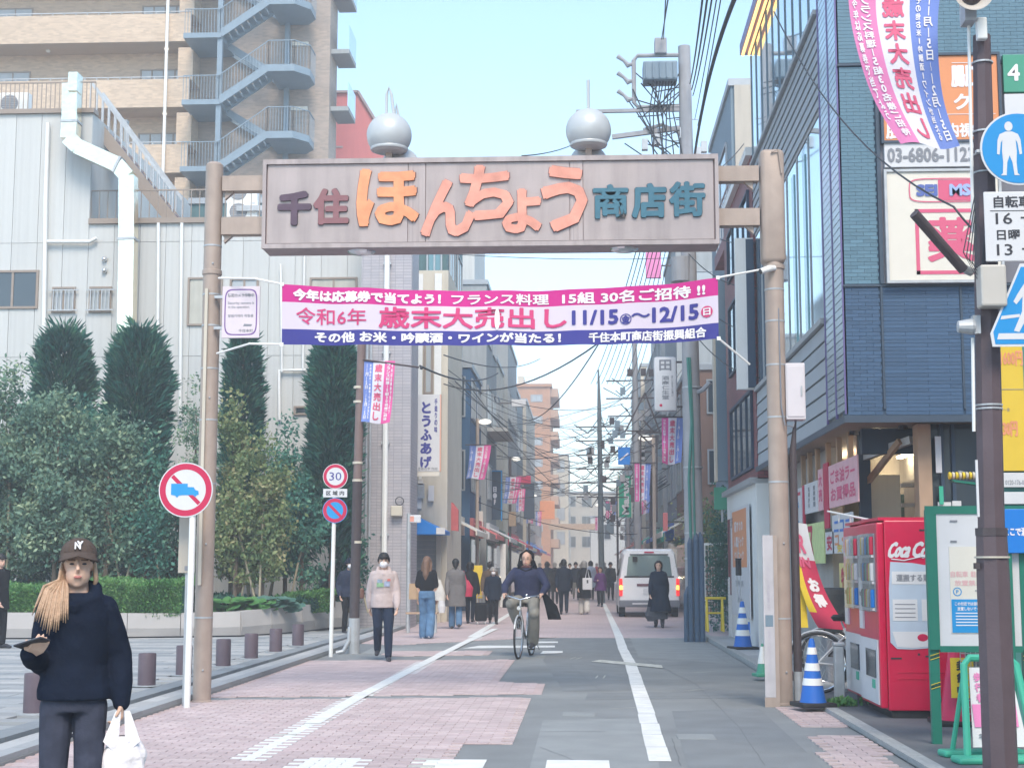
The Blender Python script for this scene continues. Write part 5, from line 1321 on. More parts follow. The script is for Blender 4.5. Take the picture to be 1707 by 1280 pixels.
# overhead cables: (px,py,Y) -> (px,py,Y), sag
def cable(a, b, sag, r=.012, n=14, lab=None):
    A, B = P(*a), P(*b)
    pts = [A.lerp(B, i/n) - Vector((0,0,sag*4*(i/n)*(1-i/n))) for i in range(n+1)]
    o = O('overhead_cable', MB().tube(pts, r, 5), CABLE); tag(o, lab or 'black overhead cable strung between the utility poles', 'cable', 'overhead cables above the street')
for (a, b, s_, r) in (((1172,-10,14),(1150,140,29.8),.10,.012),((1180,-10,14),(1153,150,29.8),.10,.012),((1188,-10,14),(1155,160,29.8),.1,.010),((1196,-10,14),(1158,200,29.8),.05,.007),((1203,-10,14),(1163,210,29.8),.05,.007),
    ((1228,-10,14),(1158,258,29.8),-.3,.026),((1115,-10,20),(1103,66,29.8),.0,.012),((1110,-10,20),(1106,66,29.8),.0,.010),
    ((1290,20,17.5),(1590,345,10.5),.35,.008),((1590,345,10.5),(1720,430,10.2),.1,.008),
    ((870,260,22),(958,240,30),.05,.010),((700,420,36),(1130,430,42),.1,.010),((740,640,40),(1000,570,30),.5,.018),((700,610,26),(830,622,46),.25,.02),
    ((740,592,30),(900,598,60),.3,.015),((1000,570,30),(870,700,60),.5,.015)):
    cable(a, b, s_, r, lab='thickest overhead cable curving down past the transformer pole' if r == .026 else ('thin dark wire crossing the clinic and pharmacy signs' if a[0] in (1290,1590) else ('straight wire rising from the top of the transformer pole' if a[0] in (1115,1110) else ('overhead cable in the bundle rising to the right of the transformer' if a[1] == -10 else 'drooping overhead cable crossing the street near the tofu signboard'))))
for k in range(32):
    side = k % 2; Y0, Y1 = rng.uniform(34,60), rng.uniform(70,120)
    a = (rng.uniform(740,800) if side else rng.uniform(1090,1150), rng.uniform(600,780), Y0); b = (rng.uniform(900,1000), rng.uniform(680,850), Y1)
    cable(a, b, rng.uniform(.3,1.0), rng.uniform(.008,.017))
for k in range(16):
    Y0 = rng.uniform(45,80); z = rng.uniform(640,840)
    cable((rng.uniform(760,830),z,Y0),(rng.uniform(1010,1100),z+rng.uniform(-70,60),Y0+rng.uniform(0,20)), rng.uniform(.2,.6), rng.uniform(.010,.018))
for k in range(9): cable((1060+k*7,420,34+k),(985+k*9,640,60), .3, .012)
for k in range(5): cable((1145,300+k*60,30),(1262,330+k*75,25.5) if k else (1240,240,31), .2, .010)

# ------------------------------------------------------------ street signs on poles and walls
tf = T('tofu_signboard', 'tall white signboard with blue brush lettering for tofu', 'sign', (XX(714,38.3,720), 38.3, 0))
zt_, zb_ = ZZ(657,38.3), ZZ(792,38.3)
O('panel', MB().bevbox(-.30,.30,-.06,.1,zb_+.1,zt_,.01), SIGNW, tf); O('side_trim', MB().box(.30,.33,-.05,.09,zb_+.1,zt_), mat('warm_trim',(0.75,0.42,0.30),.5,.03), tf); O('lower_plate', MB().box(-.30,.30,-.05,.06,zb_-.02,zb_+.095), SIGNCR, tf)  # narrow warm-coloured strip down the panel's right side
q = MB(); lett(q, 'とうふあげ', -.05, (zt_+zb_)/2, .30, (zt_-zb_)*.84, -.063, .04, vert=True); lett(q, '手造りの味', .2, zt_-.55, .08, .9, -.063, .02, vert=True); O('lettering', q, NVY, tf)
q = MB(); lett(q, 'さめのや 7530', 0, zb_+.17, .5, .08, -.063, .02); O('small_lettering', q, INKG, tf)
O('orange_box', MB().box(-.42,-.32,-.05,.1,ZZ(693,38.3),ZZ(672,38.3)).box(-.42,-.32,-.05,.1,ZZ(782,38.3),ZZ(760,38.3)), mat('orange_plastic',(0.75,0.35,0.20),.5,.05), tf); O('bracket', MB().box(-.6,-.3,0,.04,zt_-.2,zt_-.15).box(-.6,-.3,0,.04,zb_+.2,zb_+.25), STEEL, tf)
wsn = T('white_shop_sign', 'rounded white vertical shop sign with a brown square emblem beside the utility pole', 'sign', (XX(1109,31,640), 31, 0))
a_, b_ = ZZ(687,31), ZZ(597,31)
O('panel', MB().bevbox(-.235,.235,-.08,.08,a_,b_,.05), SIGNW, wsn); SM(wsn.children[0], 40)
q = MB(); lett(q, '田', 0, b_-.18, .25, .23, -.083, .02); lett(q, '酒商仁生堂', .0, (a_+b_)/2-.08, .15, .5, -.083, .02, vert=True); lett(q, '良い品をお届け', .14, (a_+b_)/2-.05, .04, .45, -.083, .01, vert=True); O('lettering', q, INKG, wsn)
q = MB().sph((-.1,-.082,a_+.12), .03,.004,.03); O('red_mark', q, RED, wsn); O('bracket', MB().bar((.2,.05,b_-.1),(.65,-.1,b_-.12),.04).bar((.2,.05,a_+.1),(.65,-.1,a_+.08),.04), DKMET, wsn)
gs = T('vertical_green_sign', 'vertical green sign with white sideways lettering on the right side', 'sign', (XX(1043,70), 70, 0))
O('panel', MB().box(-.28,.28,-.1,.1,ZZ(862,70),ZZ(793,70)), mat('signal_green',(0.02,0.42,0.26),.4,.04), gs); q = MB(); lett(q, 'Maruei', .02, (ZZ(862,70)+ZZ(793,70))/2, 1.7, .34, -.105, .05, rot=PI/2); O('lettering', q, WHT, gs); O('border', MB().box(-.34,-.28,-.1,.1,ZZ(864,70),ZZ(791,70)).box(.28,.34,-.1,.1,ZZ(864,70),ZZ(791,70)), SIGNCR, gs)
ks = T('blue_square_sign', 'small blue square sign with a white diagonal mark on the right side', 'sign', (XX(1042,55), 55, 0))
O('panel', MB().box(-.22,.22,-.04,.04,ZZ(775,55),ZZ(746,55)), BLUE, ks); q = MB(); barq(q,-.15,ZZ(768,55),.15,ZZ(756,55),.05,-.045); O('mark', q, WHT, ks)
bs = T('black_vertical_sign', 'black vertical signboard with pale blue edge and three white characters', 'sign', (XX(825,60), 60, 0))
O('panel', MB().box(-.2,.24,-.08,.08,ZZ(866,60),ZZ(786,60)), NAVY, bs); O('edge', MB().box(-.25,-.2,-.1,.1,ZZ(868,60),ZZ(784,60)).box(.24,.29,-.1,.1,ZZ(868,60),ZZ(784,60)).box(-.2,.24,-.1,.1,ZZ(786,60),ZZ(784,60)), SKYB, bs)
q = MB(); lett(q, '日●F', .0, ZZ(826,60), .17, .75, -.085, .05, vert=True); O('lettering', q, WHT, bs)
rs = T('red_lantern_sign', 'faded red drum sign projecting beyond the blue awning', 'sign', (XX(752,41.5), 41.5, 0))
O('side', MB().prism([(-.22,ZZ(882,41.5)),(.2,ZZ(885,41.5)),(.2,ZZ(850,41.5)),(.05,ZZ(838,41.5)),(-.12,ZZ(834,41.5)),(-.22,ZZ(842,41.5))], -.1, .1), mat('faded_red_cloth',(0.50,0.12,0.13),.7,.15,5), rs); O('end', MB().box(-.42,-.22,-.1,.1,ZZ(882,41.5),ZZ(845,41.5)), SIGNCR, rs)
for k, (lab, px, py, w_, h_, Y, m) in enumerate((('small red circular sign far down the left', 872,800,26,14,88,RED),('dark signboard with pale box far down the left', 882,835,18,60,90,NAVY),('white house shaped sign near the shop steps', 797,870,16,36,55,SIGNCR),('brown menu board halfway down the left', 854,865,12,24,66,WOOD),('orange rounded shop sign near the far end', 910,850,30,30,130,ORSIGN),('pale sign with twin lamps above the far street', 960,878,90,10,140,WOOD),('green and white sign low on the right side', 1062,880,10,34,64,GREEN),('red shop sign high over the right roofs', 1095,445,26,44,52,FLP),('pale blue panel sign by the centre pole', 1018,868,12,44,92,BLUEG),('small white shop sign on the stepped house', 865,672,24,12,64,SIGNW),('white vertical sign on the far left', 852,724,24,46,90,SIGNW),('red banner sign by the brown house', 1110,870,8,30,46,REDW))):
    t = T('shop_sign', lab, 'sign', (XX(px,Y), Y, 0)); s_ = Y/2500; zc = ZZ(py,Y)
    O('panel', MB().bevbox(-w_*s_/2,w_*s_/2,-.08,.08,zc-h_*s_/2,zc+h_*s_/2,.02), m, t)
    O('bracket', MB().bar((0,.05,zc),(-1.2 if px < 975 else 1.2,.05,zc),.05), DKMET, t)

# ------------------------------------------------------------ planter, bollards
pts = [G(-120,1069),G(0,1069.5),G(120,1069),G(300,1066.5),G(400,1065),G(450,1062),G(500,1058),G(545,1052)]
pts = [Vector((p.x,p.y,0)) for p in pts] + [Vector((-5.55,35.2,0)), Vector((-5.7,37.8,0))]
tops = [.56,.56,.56,.53,.55,.60,.63,.65,.65,.65]
plt = T('curved_planter', 'curved pale concrete planter wall around the trees and hedge', 'planter')
for i in range(len(pts)-1):
    a, b = pts[i], pts[i+1]; n = max(1, int(round((b-a).length/1.2)))
    for j in range(n):
        p, q = a.lerp(b, j/n), a.lerp(b, (j+1)/n); h0, h1 = tops[i]+(tops[i+1]-tops[i])*j/n, tops[i]+(tops[i+1]-tops[i])*(j+1)/n
        d = (q-p).normalized(); nn = Vector((-d.y, d.x, 0)); e = d*.006
        P0, P1 = p+e, q-e; g = MB(); vs = []
        for (pp, h) in ((P0,h0),(P1,h1)): vs += [pp+Vector((0,0,.08)), pp-nn*.05+Vector((0,0,h*.45)), pp-nn*.02+Vector((0,0,h)), pp+nn*.38+Vector((0,0,h)), pp+nn*.38+Vector((0,0,.08))]
        g.add(vs, [(0,1,6,5),(1,2,7,6),(2,3,8,7),(3,4,9,8),(4,0,5,9),(4,3,2,1,0),(5,6,7,8,9)])
        O('stone', g, mat('planter_concrete', (0.43,0.41,0.40), .8, .07, 2.5, .15, 60, rnd=.03), plt)
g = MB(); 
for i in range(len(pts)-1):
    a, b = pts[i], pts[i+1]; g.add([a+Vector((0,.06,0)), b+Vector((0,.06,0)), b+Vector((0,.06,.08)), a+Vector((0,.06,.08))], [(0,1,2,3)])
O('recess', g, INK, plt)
g = MB(); po_ = [(p.x, p.y+.35) for p in pts[:-2]] + [(-5.95,35.3),(-6,37.9),(-30,37.9),(-30,31)]
g.prism(po_, .1, .45, 'xy'); so_ = O('soil', g, SOIL, kind='structure')
bl0 = None
for k, Yb in enumerate((14.5,17.9,19.65,21.4,23.2,25.05,27.0)):
    labs = ['short dark bollard directly behind the woman with the phone','short dark bollard standing alone between the woman and the truck sign','short dark bollard hidden behind the white sign pole','short dark bollard just right of the brown gate post','fifth short bollard from the front, second right of the gate post','sixth short bollard from the front in the plaza row','farthest short bollard nearest the planter end']
    xs_ = [XX(66,14.5), XX(250,17.9), XX(311,19.65), -5.14, -5.14, -5.14, -5.14]
    if bl0 is None:
        bl0 = T('bollard', labs[0], 'bollard', (0,0,.05), 0, 'short dark bollards along the plaza edge'); t = bl0
        SM(O('shaft', MB().lathe([(.105,0),(.105,.37),(.098,.385),(.0,.388)], 20), mat('dark_purple_metal',(0.115,0.085,0.105),.5,.12,8,.1,40,streak=.15), t)); SM(O('base_plate', MB().lathe([(.17,0),(.17,.012)], 24), STEEL, t))
    else: t = copy_tree(bl0)
    t['label'] = labs[k]; t.location = (xs_[k], Yb, .05)

# ------------------------------------------------------------ vegetation
LF_CON = leaf_mat('conifer_green', (0.012,0.075,0.070), (0.032,0.145,0.110), (0.09,0.23,0.14), 2.0, .15)
LF_GREY = leaf_mat('grey_green_leaf', (0.06,0.15,0.12), (0.18,0.29,0.20), (0.38,0.47,0.29), 1.2)
LF_YEL = leaf_mat('olive_leaf', (0.09,0.17,0.08), (0.25,0.30,0.13), (0.42,0.38,0.21), 1.5)
LF_TEAL = leaf_mat('teal_leaf', (0.03,0.14,0.12), (0.09,0.26,0.19), (0.22,0.40,0.25), 1.5)
LF_HEDGE = leaf_mat('hedge_green', (0.045,0.16,0.05), (0.14,0.33,0.10), (0.24,0.42,0.15), 1.3)
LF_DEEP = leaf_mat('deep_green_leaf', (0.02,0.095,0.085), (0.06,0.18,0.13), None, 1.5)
def leaves(name, c, dirs, size, m, parent=None, kind=None, asp=.5, label=None):
    """c: n x 3 leaf centres; dirs: n x 3 axes; each leaf a kinked pair of faces"""
    n = len(c); d = dirs / np.maximum(np.linalg.norm(dirs, axis=1, keepdims=True), 1e-6)
    r = rng.normal(size=(n,3)); s_ = np.cross(d, r); s_ /= np.maximum(np.linalg.norm(s_, axis=1, keepdims=True), 1e-6)
    sz_ = (size * rng.uniform(.65, 1.35, (n,1)))
    v = np.empty((n,4,3)); v[:,0] = c; v[:,1] = c + d*sz_*.5 + s_*sz_*asp*.5; v[:,2] = c + d*sz_; v[:,3] = c + d*sz_*.5 - s_*sz_*asp*.5
    me = bpy.data.meshes.new(name); me.vertices.add(n*4); me.vertices.foreach_set('co', v.reshape(-1))
    me.loops.add(n*4); me.loops.foreach_set('vertex_index', np.arange(n*4, dtype=np.int32)); me.polygons.add(n)
    me.polygons.foreach_set('loop_start', np.arange(0, n*4, 4, dtype=np.int32)); me.polygons.foreach_set('loop_total', np.full(n, 4, dtype=np.int32))
    me.materials.append(m); me.update(); me.validate()
    o = bpy.data.objects.new(name, me); COL.objects.link(o)
    if parent: o.parent = parent
    if kind: o['kind'] = kind
    return o
def conifer(px, py, w_px, Y, label, n=15000, bot=.2):
    H = ZZ(py, Y); X = XX(px, Y, 700); w = w_px/2500*Y/2*.90
    t = T('columnar_conifer', label, 'tree', (X, Y, .4), 0, 'columnar conifers before the white building')
    O('trunk', MB().tube([(0,0,0),(0,0,H*.9)], [.09,.02], 8), BARK, t)
    O('core', MB().loft([(0,0,.3,w*.35,w*.35),(0,0,H*.3,w*.66,w*.66),(0,0,H*.7,w*.6,w*.6),(0,0,H*.93,w*.2,w*.2)], 12), LF_DEEP, t) if False else None
    z = rng.uniform(bot, 1, n)**.9 * (H-.45); u = z/(H-.45); a = rng.uniform(0, 2*PI, n)
    prof = w * np.clip(np.minimum(1, .55+u*1.3), 0, 1) * np.where(u > .80, np.sqrt(np.clip(1-((u-.80)/.20)**2, 0, 1)), 1)
    prof *= 1 + .12*np.sin(a*3+z*2.2+px) + .10*np.sin(a*5-z*5+px) + .08*np.sin(z*11+a*2) + .05*np.sin(z*23+a*7)
    rr = prof * (rng.uniform(.35, 1, n)**.5)
    c = np.stack([rr*np.cos(a), rr*np.sin(a), z], 1)
    d = np.stack([np.cos(a), np.sin(a), np.full(n, .75)], 1) + rng.normal(0, .35, (n,3))
    leaves('crown', c, d, .23, LF_CON, t, asp=.22)
    k_ = n//14; a = rng.uniform(0, 2*PI, k_); z = rng.uniform(.1, 1.03, k_)*(H-.45)
    pr = w*np.where(z/(H-.45) > .8, np.sqrt(np.clip(1-((z/(H-.45)-.8)/.23)**2, 0.02, 1)), 1)*rng.uniform(.85,1.12,k_)
    leaves('outer_sprays', np.stack([pr*np.cos(a), pr*np.sin(a), z], 1), np.stack([np.cos(a), np.sin(a), np.full(k_, 1.1)], 1)+rng.normal(0,.3,(k_,3)), .30, LF_CON, t, asp=.16).__setitem__('kind','stuff')
    return t
conifer(102, 545, 98, 35.2, 'dark columnar conifer at the far left below the grilled window')
conifer(228, 548, 104, 34.6, 'dark columnar conifer directly beneath the silver duct', 19000)
conifer(404, 560, 60, 35.5, 'slender columnar conifer just right of the gate post', 9000)
conifer(557, 560, 82, 34.6, 'tall dark columnar conifer next to the lilac tiled building', 17000)
def tree(px, py, w_px, Y, label, m, n, lsz=.105, base=.4, dens=26, lean=0, crown_lo=.25, group=None, stakes=0):
    H = ZZ(py, Y)-base; X = XX(px, Y, 800); w = w_px/2500*Y/2
    t = T('leafy_tree', label, 'tree', (X, Y, base), 0, 'loose leafy trees in the planter')
    tips = []; g = MB()
    g.tube([(0,0,0),(lean*.3,.05,H*.35),(lean*.6,0,H*.62),(lean,0,H*.80)], [.055,.045,.024,.006], 7); tips += [Vector((lean,0,H*q_)) for q_ in (.80,.86,.90)]
    for k in range(dens):
        z = H*rng.uniform(crown_lo*.8, .92); a = rng.uniform(0, 2*PI); L = w*rng.uniform(.55,1.0)*math.sqrt(max(.12, 1-((z/H-.55)/.5)**2)); 
        p0 = Vector((lean*z/H,0,z*.85)); p1 = p0 + Vector((L*math.cos(a), L*math.sin(a)*.8, L*rng.uniform(.25,.7)))
        pm = p0.lerp(p1,.5) + Vector((0,0,-.05)); g.tube([p0,pm,p1], [.018,.012,.004], 5, cap=False)
        tips += [p1, pm, p0.lerp(p1,.78)]
    O('trunk', g, BARK, t)
    tp_ = np.array([tuple(q) for q in tips]); n = int(n*.72); k = rng.integers(0, len(tp_), n)
    c = tp_[k] + rng.normal(0, 1, (n,3))*np.array([.20,.20,.17])*(w/1.1)**.5
    ok = c[:,2] > H*crown_lo*.6; c = c[ok]
    d = rng.normal(0, 1, (len(c),3)) + np.array([0,0,.25])
    leaves('crown', c, d, lsz, m, t, asp=.55)
    for s_ in range(stakes):
        a = rng.uniform(0, 2*PI); O('stake', MB().tube([(.55*math.cos(a+s_*2.1),.4*math.sin(a+s_*2.1),0),(.03*math.cos(a+s_*2.1),0,H*rng.uniform(.42,.6))], .026, 6), STAKE, t)
    return t
tree(15, 570, 160, 31.6, 'broad grey green tree at the left edge of the planter', LF_GREY, 19000, stakes=1)
tree(95, 620, 150, 31.2, 'dense grey green tree behind the woman with the phone', LF_GREY, 16000, stakes=2)
tree(180, 660, 130, 31.8, 'grey green tree in front of the duct conifer, dense and low', LF_GREY, 14000, stakes=2)
tree(140, 640, 110, 33.2, 'second row grey green tree between the two left conifers', LF_TEAL, 9000)
tree(-50, 640, 140, 31.5, 'grey green tree cut by the left picture edge', LF_GREY, 9000)
tree(245, 700, 90, 32.0, 'small tree with yellowish twigs over the truck sign', LF_TEAL, 7000, stakes=2)
tree(325, 590, 70, 32.2, 'tall sparse grey tree immediately left of the gate post', LF_GREY, 4500, lsz=.08, dens=22, stakes=1)
tree(388, 620, 62, 33.0, 'olive tinted slim tree immediately right of the gate post', LF_YEL, 6500, stakes=1)
tree(440, 700, 88, 32.2, 'yellowish olive small tree with many stakes right of the gate post', LF_YEL, 8500, stakes=4)
tree(395, 770, 70, 32.0, 'low olive bush tree at the foot of the gate post', LF_YEL, 4500, stakes=1)
tree(478, 670, 80, 34.3, 'teal green tree before the little grey window', LF_TEAL, 6500, stakes=2)
tree(505, 780, 80, 33.8, 'low teal green tree left of the speed sign', LF_TEAL, 6500, stakes=1)
tree(585, 840, 50, 35.2, 'dark shrub beside the tiled building', LF_DEEP, 5500, stakes=1, crown_lo=.1)
tree(300, 820, 100, 34.2, 'low dark tree behind the truck sign', LF_DEEP, 6000, crown_lo=.1)
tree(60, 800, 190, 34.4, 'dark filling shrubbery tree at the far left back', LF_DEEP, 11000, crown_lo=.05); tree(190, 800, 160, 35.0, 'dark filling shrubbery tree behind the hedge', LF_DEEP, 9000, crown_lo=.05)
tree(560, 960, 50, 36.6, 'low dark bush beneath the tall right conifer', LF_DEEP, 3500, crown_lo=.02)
# hedge of dense small leaves, ground cover, big leaved plants
def bed(name, label, x0, x1, yf, yd, ztop, n, m, lsz, kind, cat=None):
    x = rng.uniform(x0, x1, n); q = rng.uniform(0, 1, n); front = rng.random(n) < .55
    yy = np.where(front, yf(x) + rng.normal(0,.04,n), yf(x) + q*yd); zt_ = ztop(x) + .04*np.sin(x*3) + .03*np.sin(x*7+yy*5)
    z = np.where(front, .45 + (zt_-.45)*rng.uniform(0,1,n), zt_ + rng.normal(0,.025,n))
    c = np.stack([x, yy, z], 1); d = np.where(front[:,None], np.array([0,-.8,.5]), np.array([0,-.3,1.0])) + rng.normal(0,.5,(n,3))
    o = leaves(name, c, d, lsz, m, None, kind, asp=.5); o['label'] = label
    if cat: o['category'] = cat
    return o
hx = lambda x: 30.15 + np.clip((x+8)*.25, -0.5, 1.0)
hd = bed('hedge', 'clipped bright green hedge along the planter top left of the gate post', -12.5, XX(322,31), hx, 2.2, lambda x: 1.12 - .12*np.clip((-9.5-x)/2.5,0,1)+0*x, 42000, LF_HEDGE, .065, 'stuff', 'hedge')
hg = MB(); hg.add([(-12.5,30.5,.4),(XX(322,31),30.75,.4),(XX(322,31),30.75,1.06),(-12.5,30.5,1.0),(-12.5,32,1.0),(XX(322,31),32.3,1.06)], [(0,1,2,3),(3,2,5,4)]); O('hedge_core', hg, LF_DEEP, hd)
bed('ground_cover', 'low green ground cover in the planter right of the gate post', XX(455,32), XX(556,34), lambda x: 31.6+(x+7)*1.3+.35, 2.0, lambda x: .82+0*x, 9000, LF_HEDGE, .07, 'stuff', 'ground cover')
bed('ground_cover', 'dark low planting under the small trees', -9, -5.9, lambda x: 31.9+np.clip((x+7)*1.3,0,3), 1.5, lambda x: .72+0*x, 7000, LF_DEEP, .1, 'stuff', 'ground cover')
def bigleaf(x, y, label, n=34, s_=.23, m=None):
    t = T('broad_leaf_plant', label, 'plant', (x, y, .5), 0, 'broad leaved plants in the planter')
    for k in range(n):
        a = rng.uniform(0, 2*PI); r_ = rng.uniform(.05,.38); z = rng.uniform(.08,.34)
        c = Vector((r_*math.cos(a), r_*math.sin(a)*.6-.05, z)); tilt = rng.uniform(.2,.9); d = Vector((math.cos(a), math.sin(a)-.6, -.2)).normalized(); sd = d.cross(Vector((0,-tilt,1))).normalized()
        w = s_*rng.uniform(.7,1.2); g = MB(); g.add([c, c+d*w*.35+sd*w*.5, c+d*w*.8+sd*w*.38, c+d*w*1.1, c+d*w*.8-sd*w*.38, c+d*w*.35-sd*w*.5, c+d*w*.55+Vector((0,0,-.02))], [(0,1,6),(1,2,6),(2,3,6),(3,4,6),(4,5,6),(5,0,6)])
        O('leaf', g, m or LF_HEDGE, t)
        O('stalk', MB().tube([(0,0,-.1),c], .006, 4), BARK, t) if k % 4 == 0 else None
for k, px in enumerate((382,402,424,444,462)): bigleaf(XX(px,31.5,1000), 31.05+.2*k, ['broad leaf plant nearest the gate post','second broad leaf plant from the gate post','middle broad leaf plant spilling on the planter','fourth broad leaf plant from the gate post','darker broad leaf plant at the end of the clump'][k], m=LF_HEDGE if k < 3 else leaf_mat('bluish_leaf',(0.05,0.14,0.12),(0.16,0.30,0.24),None,2.5) )

# ------------------------------------------------------------ cones
def cone(px, Y, h, label, body, bands, base=BLACK, zb_=.0, group='traffic cones'):
    t = T('traffic_cone', label, 'traffic cone', (XX(px,Y), Y, zb_), 0.25, group)
    rb = h*.20; rt = h*.035
    SM(O('base', MB().bevbox(-h*.27,h*.27,-h*.27,h*.27,0,.045,.012), base, t), 40)
    SM(O('body', MB().lathe([(rb,.045),(rb*.93,.07),(rt*1.25,h-.03),(rt*.9,h)], 24), body, t), 50)
    for (a, b2) in bands:
        ra = rb*.93+(rt*1.25-rb*.93)*(a); rb2 = rb*.93+(rt*1.25-rb*.93)*(b2)
        SM(O('band', MB().lathe([(ra+.004,.07+(h-.1)*a),(rb2+.004,.07+(h-.1)*b2)], 24), WHITE, t), 50)
    return t
cone(1350, 15.6, .68, 'blue cone with three white bands beside the bicycle wheel', BLUEC, ((.25,.37),(.50,.63),(.78,.90)), zb_=.05)
c2 = cone(1236, 25.9, .80, 'blue cone with white bands carrying a folded black umbrella stick', BLUEC, ((.22,.36),(.5,.64),(.76,.9)), zb_=.075)
cone(1253, 27.2, .78, 'plain blue cone with one white band behind the umbrella cone', BLUEC, ((.5,.68),), zb_=.075)
cone(1268, 19.8, .42, 'small green and white cone behind the notice strip', GRSIGN, ((.30,.98),), base=GRSIGN, zb_=.05)
um = T('umbrella_stick', 'black topped wire stand rising from the cone before the white wall', 'stand', (XX(1231,25.9), 25.9, .86))
O('grip', MB().tube([(0,0,.45),(0,0,.72),(.0,0,.74)], [.05,.05,.06], 10), BLACK, um); O('wire', MB().tube([(-.02,0,.0),(-.03,0,.45)], .008, 5).tube([(.02,0,.0),(.03,0,.45)], .008, 5), STEEL, um); O('wire', MB().tube([(0,0,.74),(0,0,1.0)], .006, 5), STEEL, um)
rc = cone(1589, 13.9, .88, 'tall red cone wearing a yellow placard beside the vending machine', RED, (), zb_=.05)
pc = O('placard', MB().box(-.09,.11,-.19,-.18,.25,.60), YEL, rc); q = MB(); lett(q, '封鎖中', .01, .425, .10, .32, -.192, .04, vert=True); O('lettering', q, INK, pc); rc.rotation_euler.z = -.05

# ------------------------------------------------------------ vending machines (fronts face the street)
def vending(x, y, label, extra):
    t = T('vending_machine', label, 'vending machine', (x, y, .05), 0, 'red vending machines outside the shop')
    W, D, H = 1.0, .72, 1.84
    O('cabinet', MB().bevbox(.07, D, 0, W, .07, H, .012), REDP, t)
    O('door', MB().bevbox(0, .068, .012, W-.012, .09, H-.02, .012), REDP, t)
    O('plinth', MB().box(.1, D-.04, .03, W-.03, 0, .069), BLACK, t)
    O('display_frame', MB().box(-.012,-.001,.10,W-.34,.98,H-.12).box(-.012,-.001,W-.30,W-.08,.98,H-.12), ALUG, t)
    for k, zz in enumerate((1.52,1.27,1.02)):
        for i in range(7):
            yy = .15 + i*.078; c_ = [REDP, SIGNW, BLUE, GRSIGN, YEL, WOOD, INK][(i*3+k) % 7]
            O('can', MB().lathe([(.026,zz),(.028,zz+.01),(.028,zz+.15),(.02,zz+.17)], 8, (-.02,yy,0)), c_, t)
        O('shelf', MB().box(-.035,-.013,.11,W-.35,zz-.03,zz-.005), SIGNW, t)
    O('display_glass', MB().box(-.062,-.055,.10,W-.34,.98,H-.12), mat('display_glass',(.5,.6,.62),.05,0,1,metal=.5,alpha=.28), t)
    O('lower_panel', MB().box(-.012,-.001,.05,W-.05,.12,.72), SIGNW, t)
    O('pickup_flap', MB().box(-.02,-.013,.14,.62,.36,.62), GLASSD, t); O('coin_panel', MB().box(-.02,-.001,W-.28,W-.10,.80,1.3), SIGNW, t); O('coin_slot', MB().box(-.024,-.021,W-.22,W-.16,1.12,1.16), INK, t)
    q = MB(); 
    for i in range(5): q.box(-.0205,-.013,.66,.68+.02*i,.2+.02*i,.21+.02*i)
    O('green_sticker', MB().box(-.022,-.013,.2,.32,.26,.34), GREENL, t)
    O('roof_cap', MB().box(.02,D-.02,.02,W-.02,H,H+.03), REDP, t)
    return t
v1 = vending(2.76, 14.42, 'front red vending machine with white cola lettering on its side', True)
v2 = vending(2.80, 15.5, 'rear red vending machine, its front beyond the first one', False)
D0 = Vector((0,0,0))
q = MB(); 
def sidel(g): g.v = [(v[0], -.004+v[1], v[2]) for v in g.v]; return g
lett(q, 'Coca', .215, 1.545, .215, .155, -.003, .035); lett(q, 'Cola', .45, 1.55, .23, .155, -.003, .035); sh_ = [(v[0]+(v[2]-1.55)*.35, v[1], v[2]+ .02*math.sin(v[0]*6)) for v in q.v]; q.v = sh_
q.tube([(.13,-.004,1.475),(.25,-.004,1.462),(.42,-.004,1.50),(.62,-.004,1.485)], .006, 4)
O('script_logo', q, SIGNW, v1)
pl = [(.10,.70),(.16,.64),(.30,.635),(.60,.66),(.66,.70),(.66,1.44),(.54,1.455),(.44,1.42),(.32,1.44),(.12,1.45),(.10,1.2)]
O('side_poster', MB().prism(pl, -.006, -.001), mat('poster_blue_grey',(0.44,0.52,0.62),.4,.06,6), v1)
q = MB(); q.box(.13,.65,-.009,-.0065,1.24,1.36); q.box(.13,.36,-.009,-.0065,.90,1.10); q.box(.40,.65,-.009,-.0065,.90,1.10); q.prism([(.12,.80),(.65,.80),(.65,.68),(.60,.675),(.30,.65),(.16,.66)], -.009, -.0065); O('poster_fields', q, SIGNW, v1)
q = MB(); lett(q, '運搬する販売機', .39, 1.30, .44, .07, -.011, .02); 
for i in range(4): q.box(.15,.34,-.0115,-.0095,.93+i*.04,.938+i*.04)
O('poster_lettering', q, INKG, v1); q = MB().sph((.40,-.009,.745), .05,.003,.035); O('red_dot', q, RED, v1)
O('side_pressing', MB().box(.16,.60,-.0065,-.001,.42,.425).box(.16,.60,-.0065,-.001,.36,.365).box(.05,.052,-.006,-.001,.1,1.8), REDP, v1)
O('side_slot', MB().box(.40,.50,-.005,-.001,1.74,1.755), INK, v1); O('latch', MB().box(.10,.20,-.006,-.001,.545,.56).box(.35,.37,-.006,-.001,.58,.60).box(.42,.46,-.006,-.001,.565,.58), INK, v1)
tb3 = T('dark_low_stand', 'dark crate like stand on the ground behind the red cone', 'stand', (XX(1600,14.4), 14.4, .05)); O('frame', MB().box(-.3,.3,-.2,.2,.0,.05).box(-.3,.3,-.2,.2,.1,.13).box(-.3,-.26,-.2,-.16,.05,.1).box(.26,.3,-.2,-.16,.05,.1), BLACK, tb3); O('shelf', MB().box(-.28,.28,-.18,.18,.16,.19), BLACK, tb3)

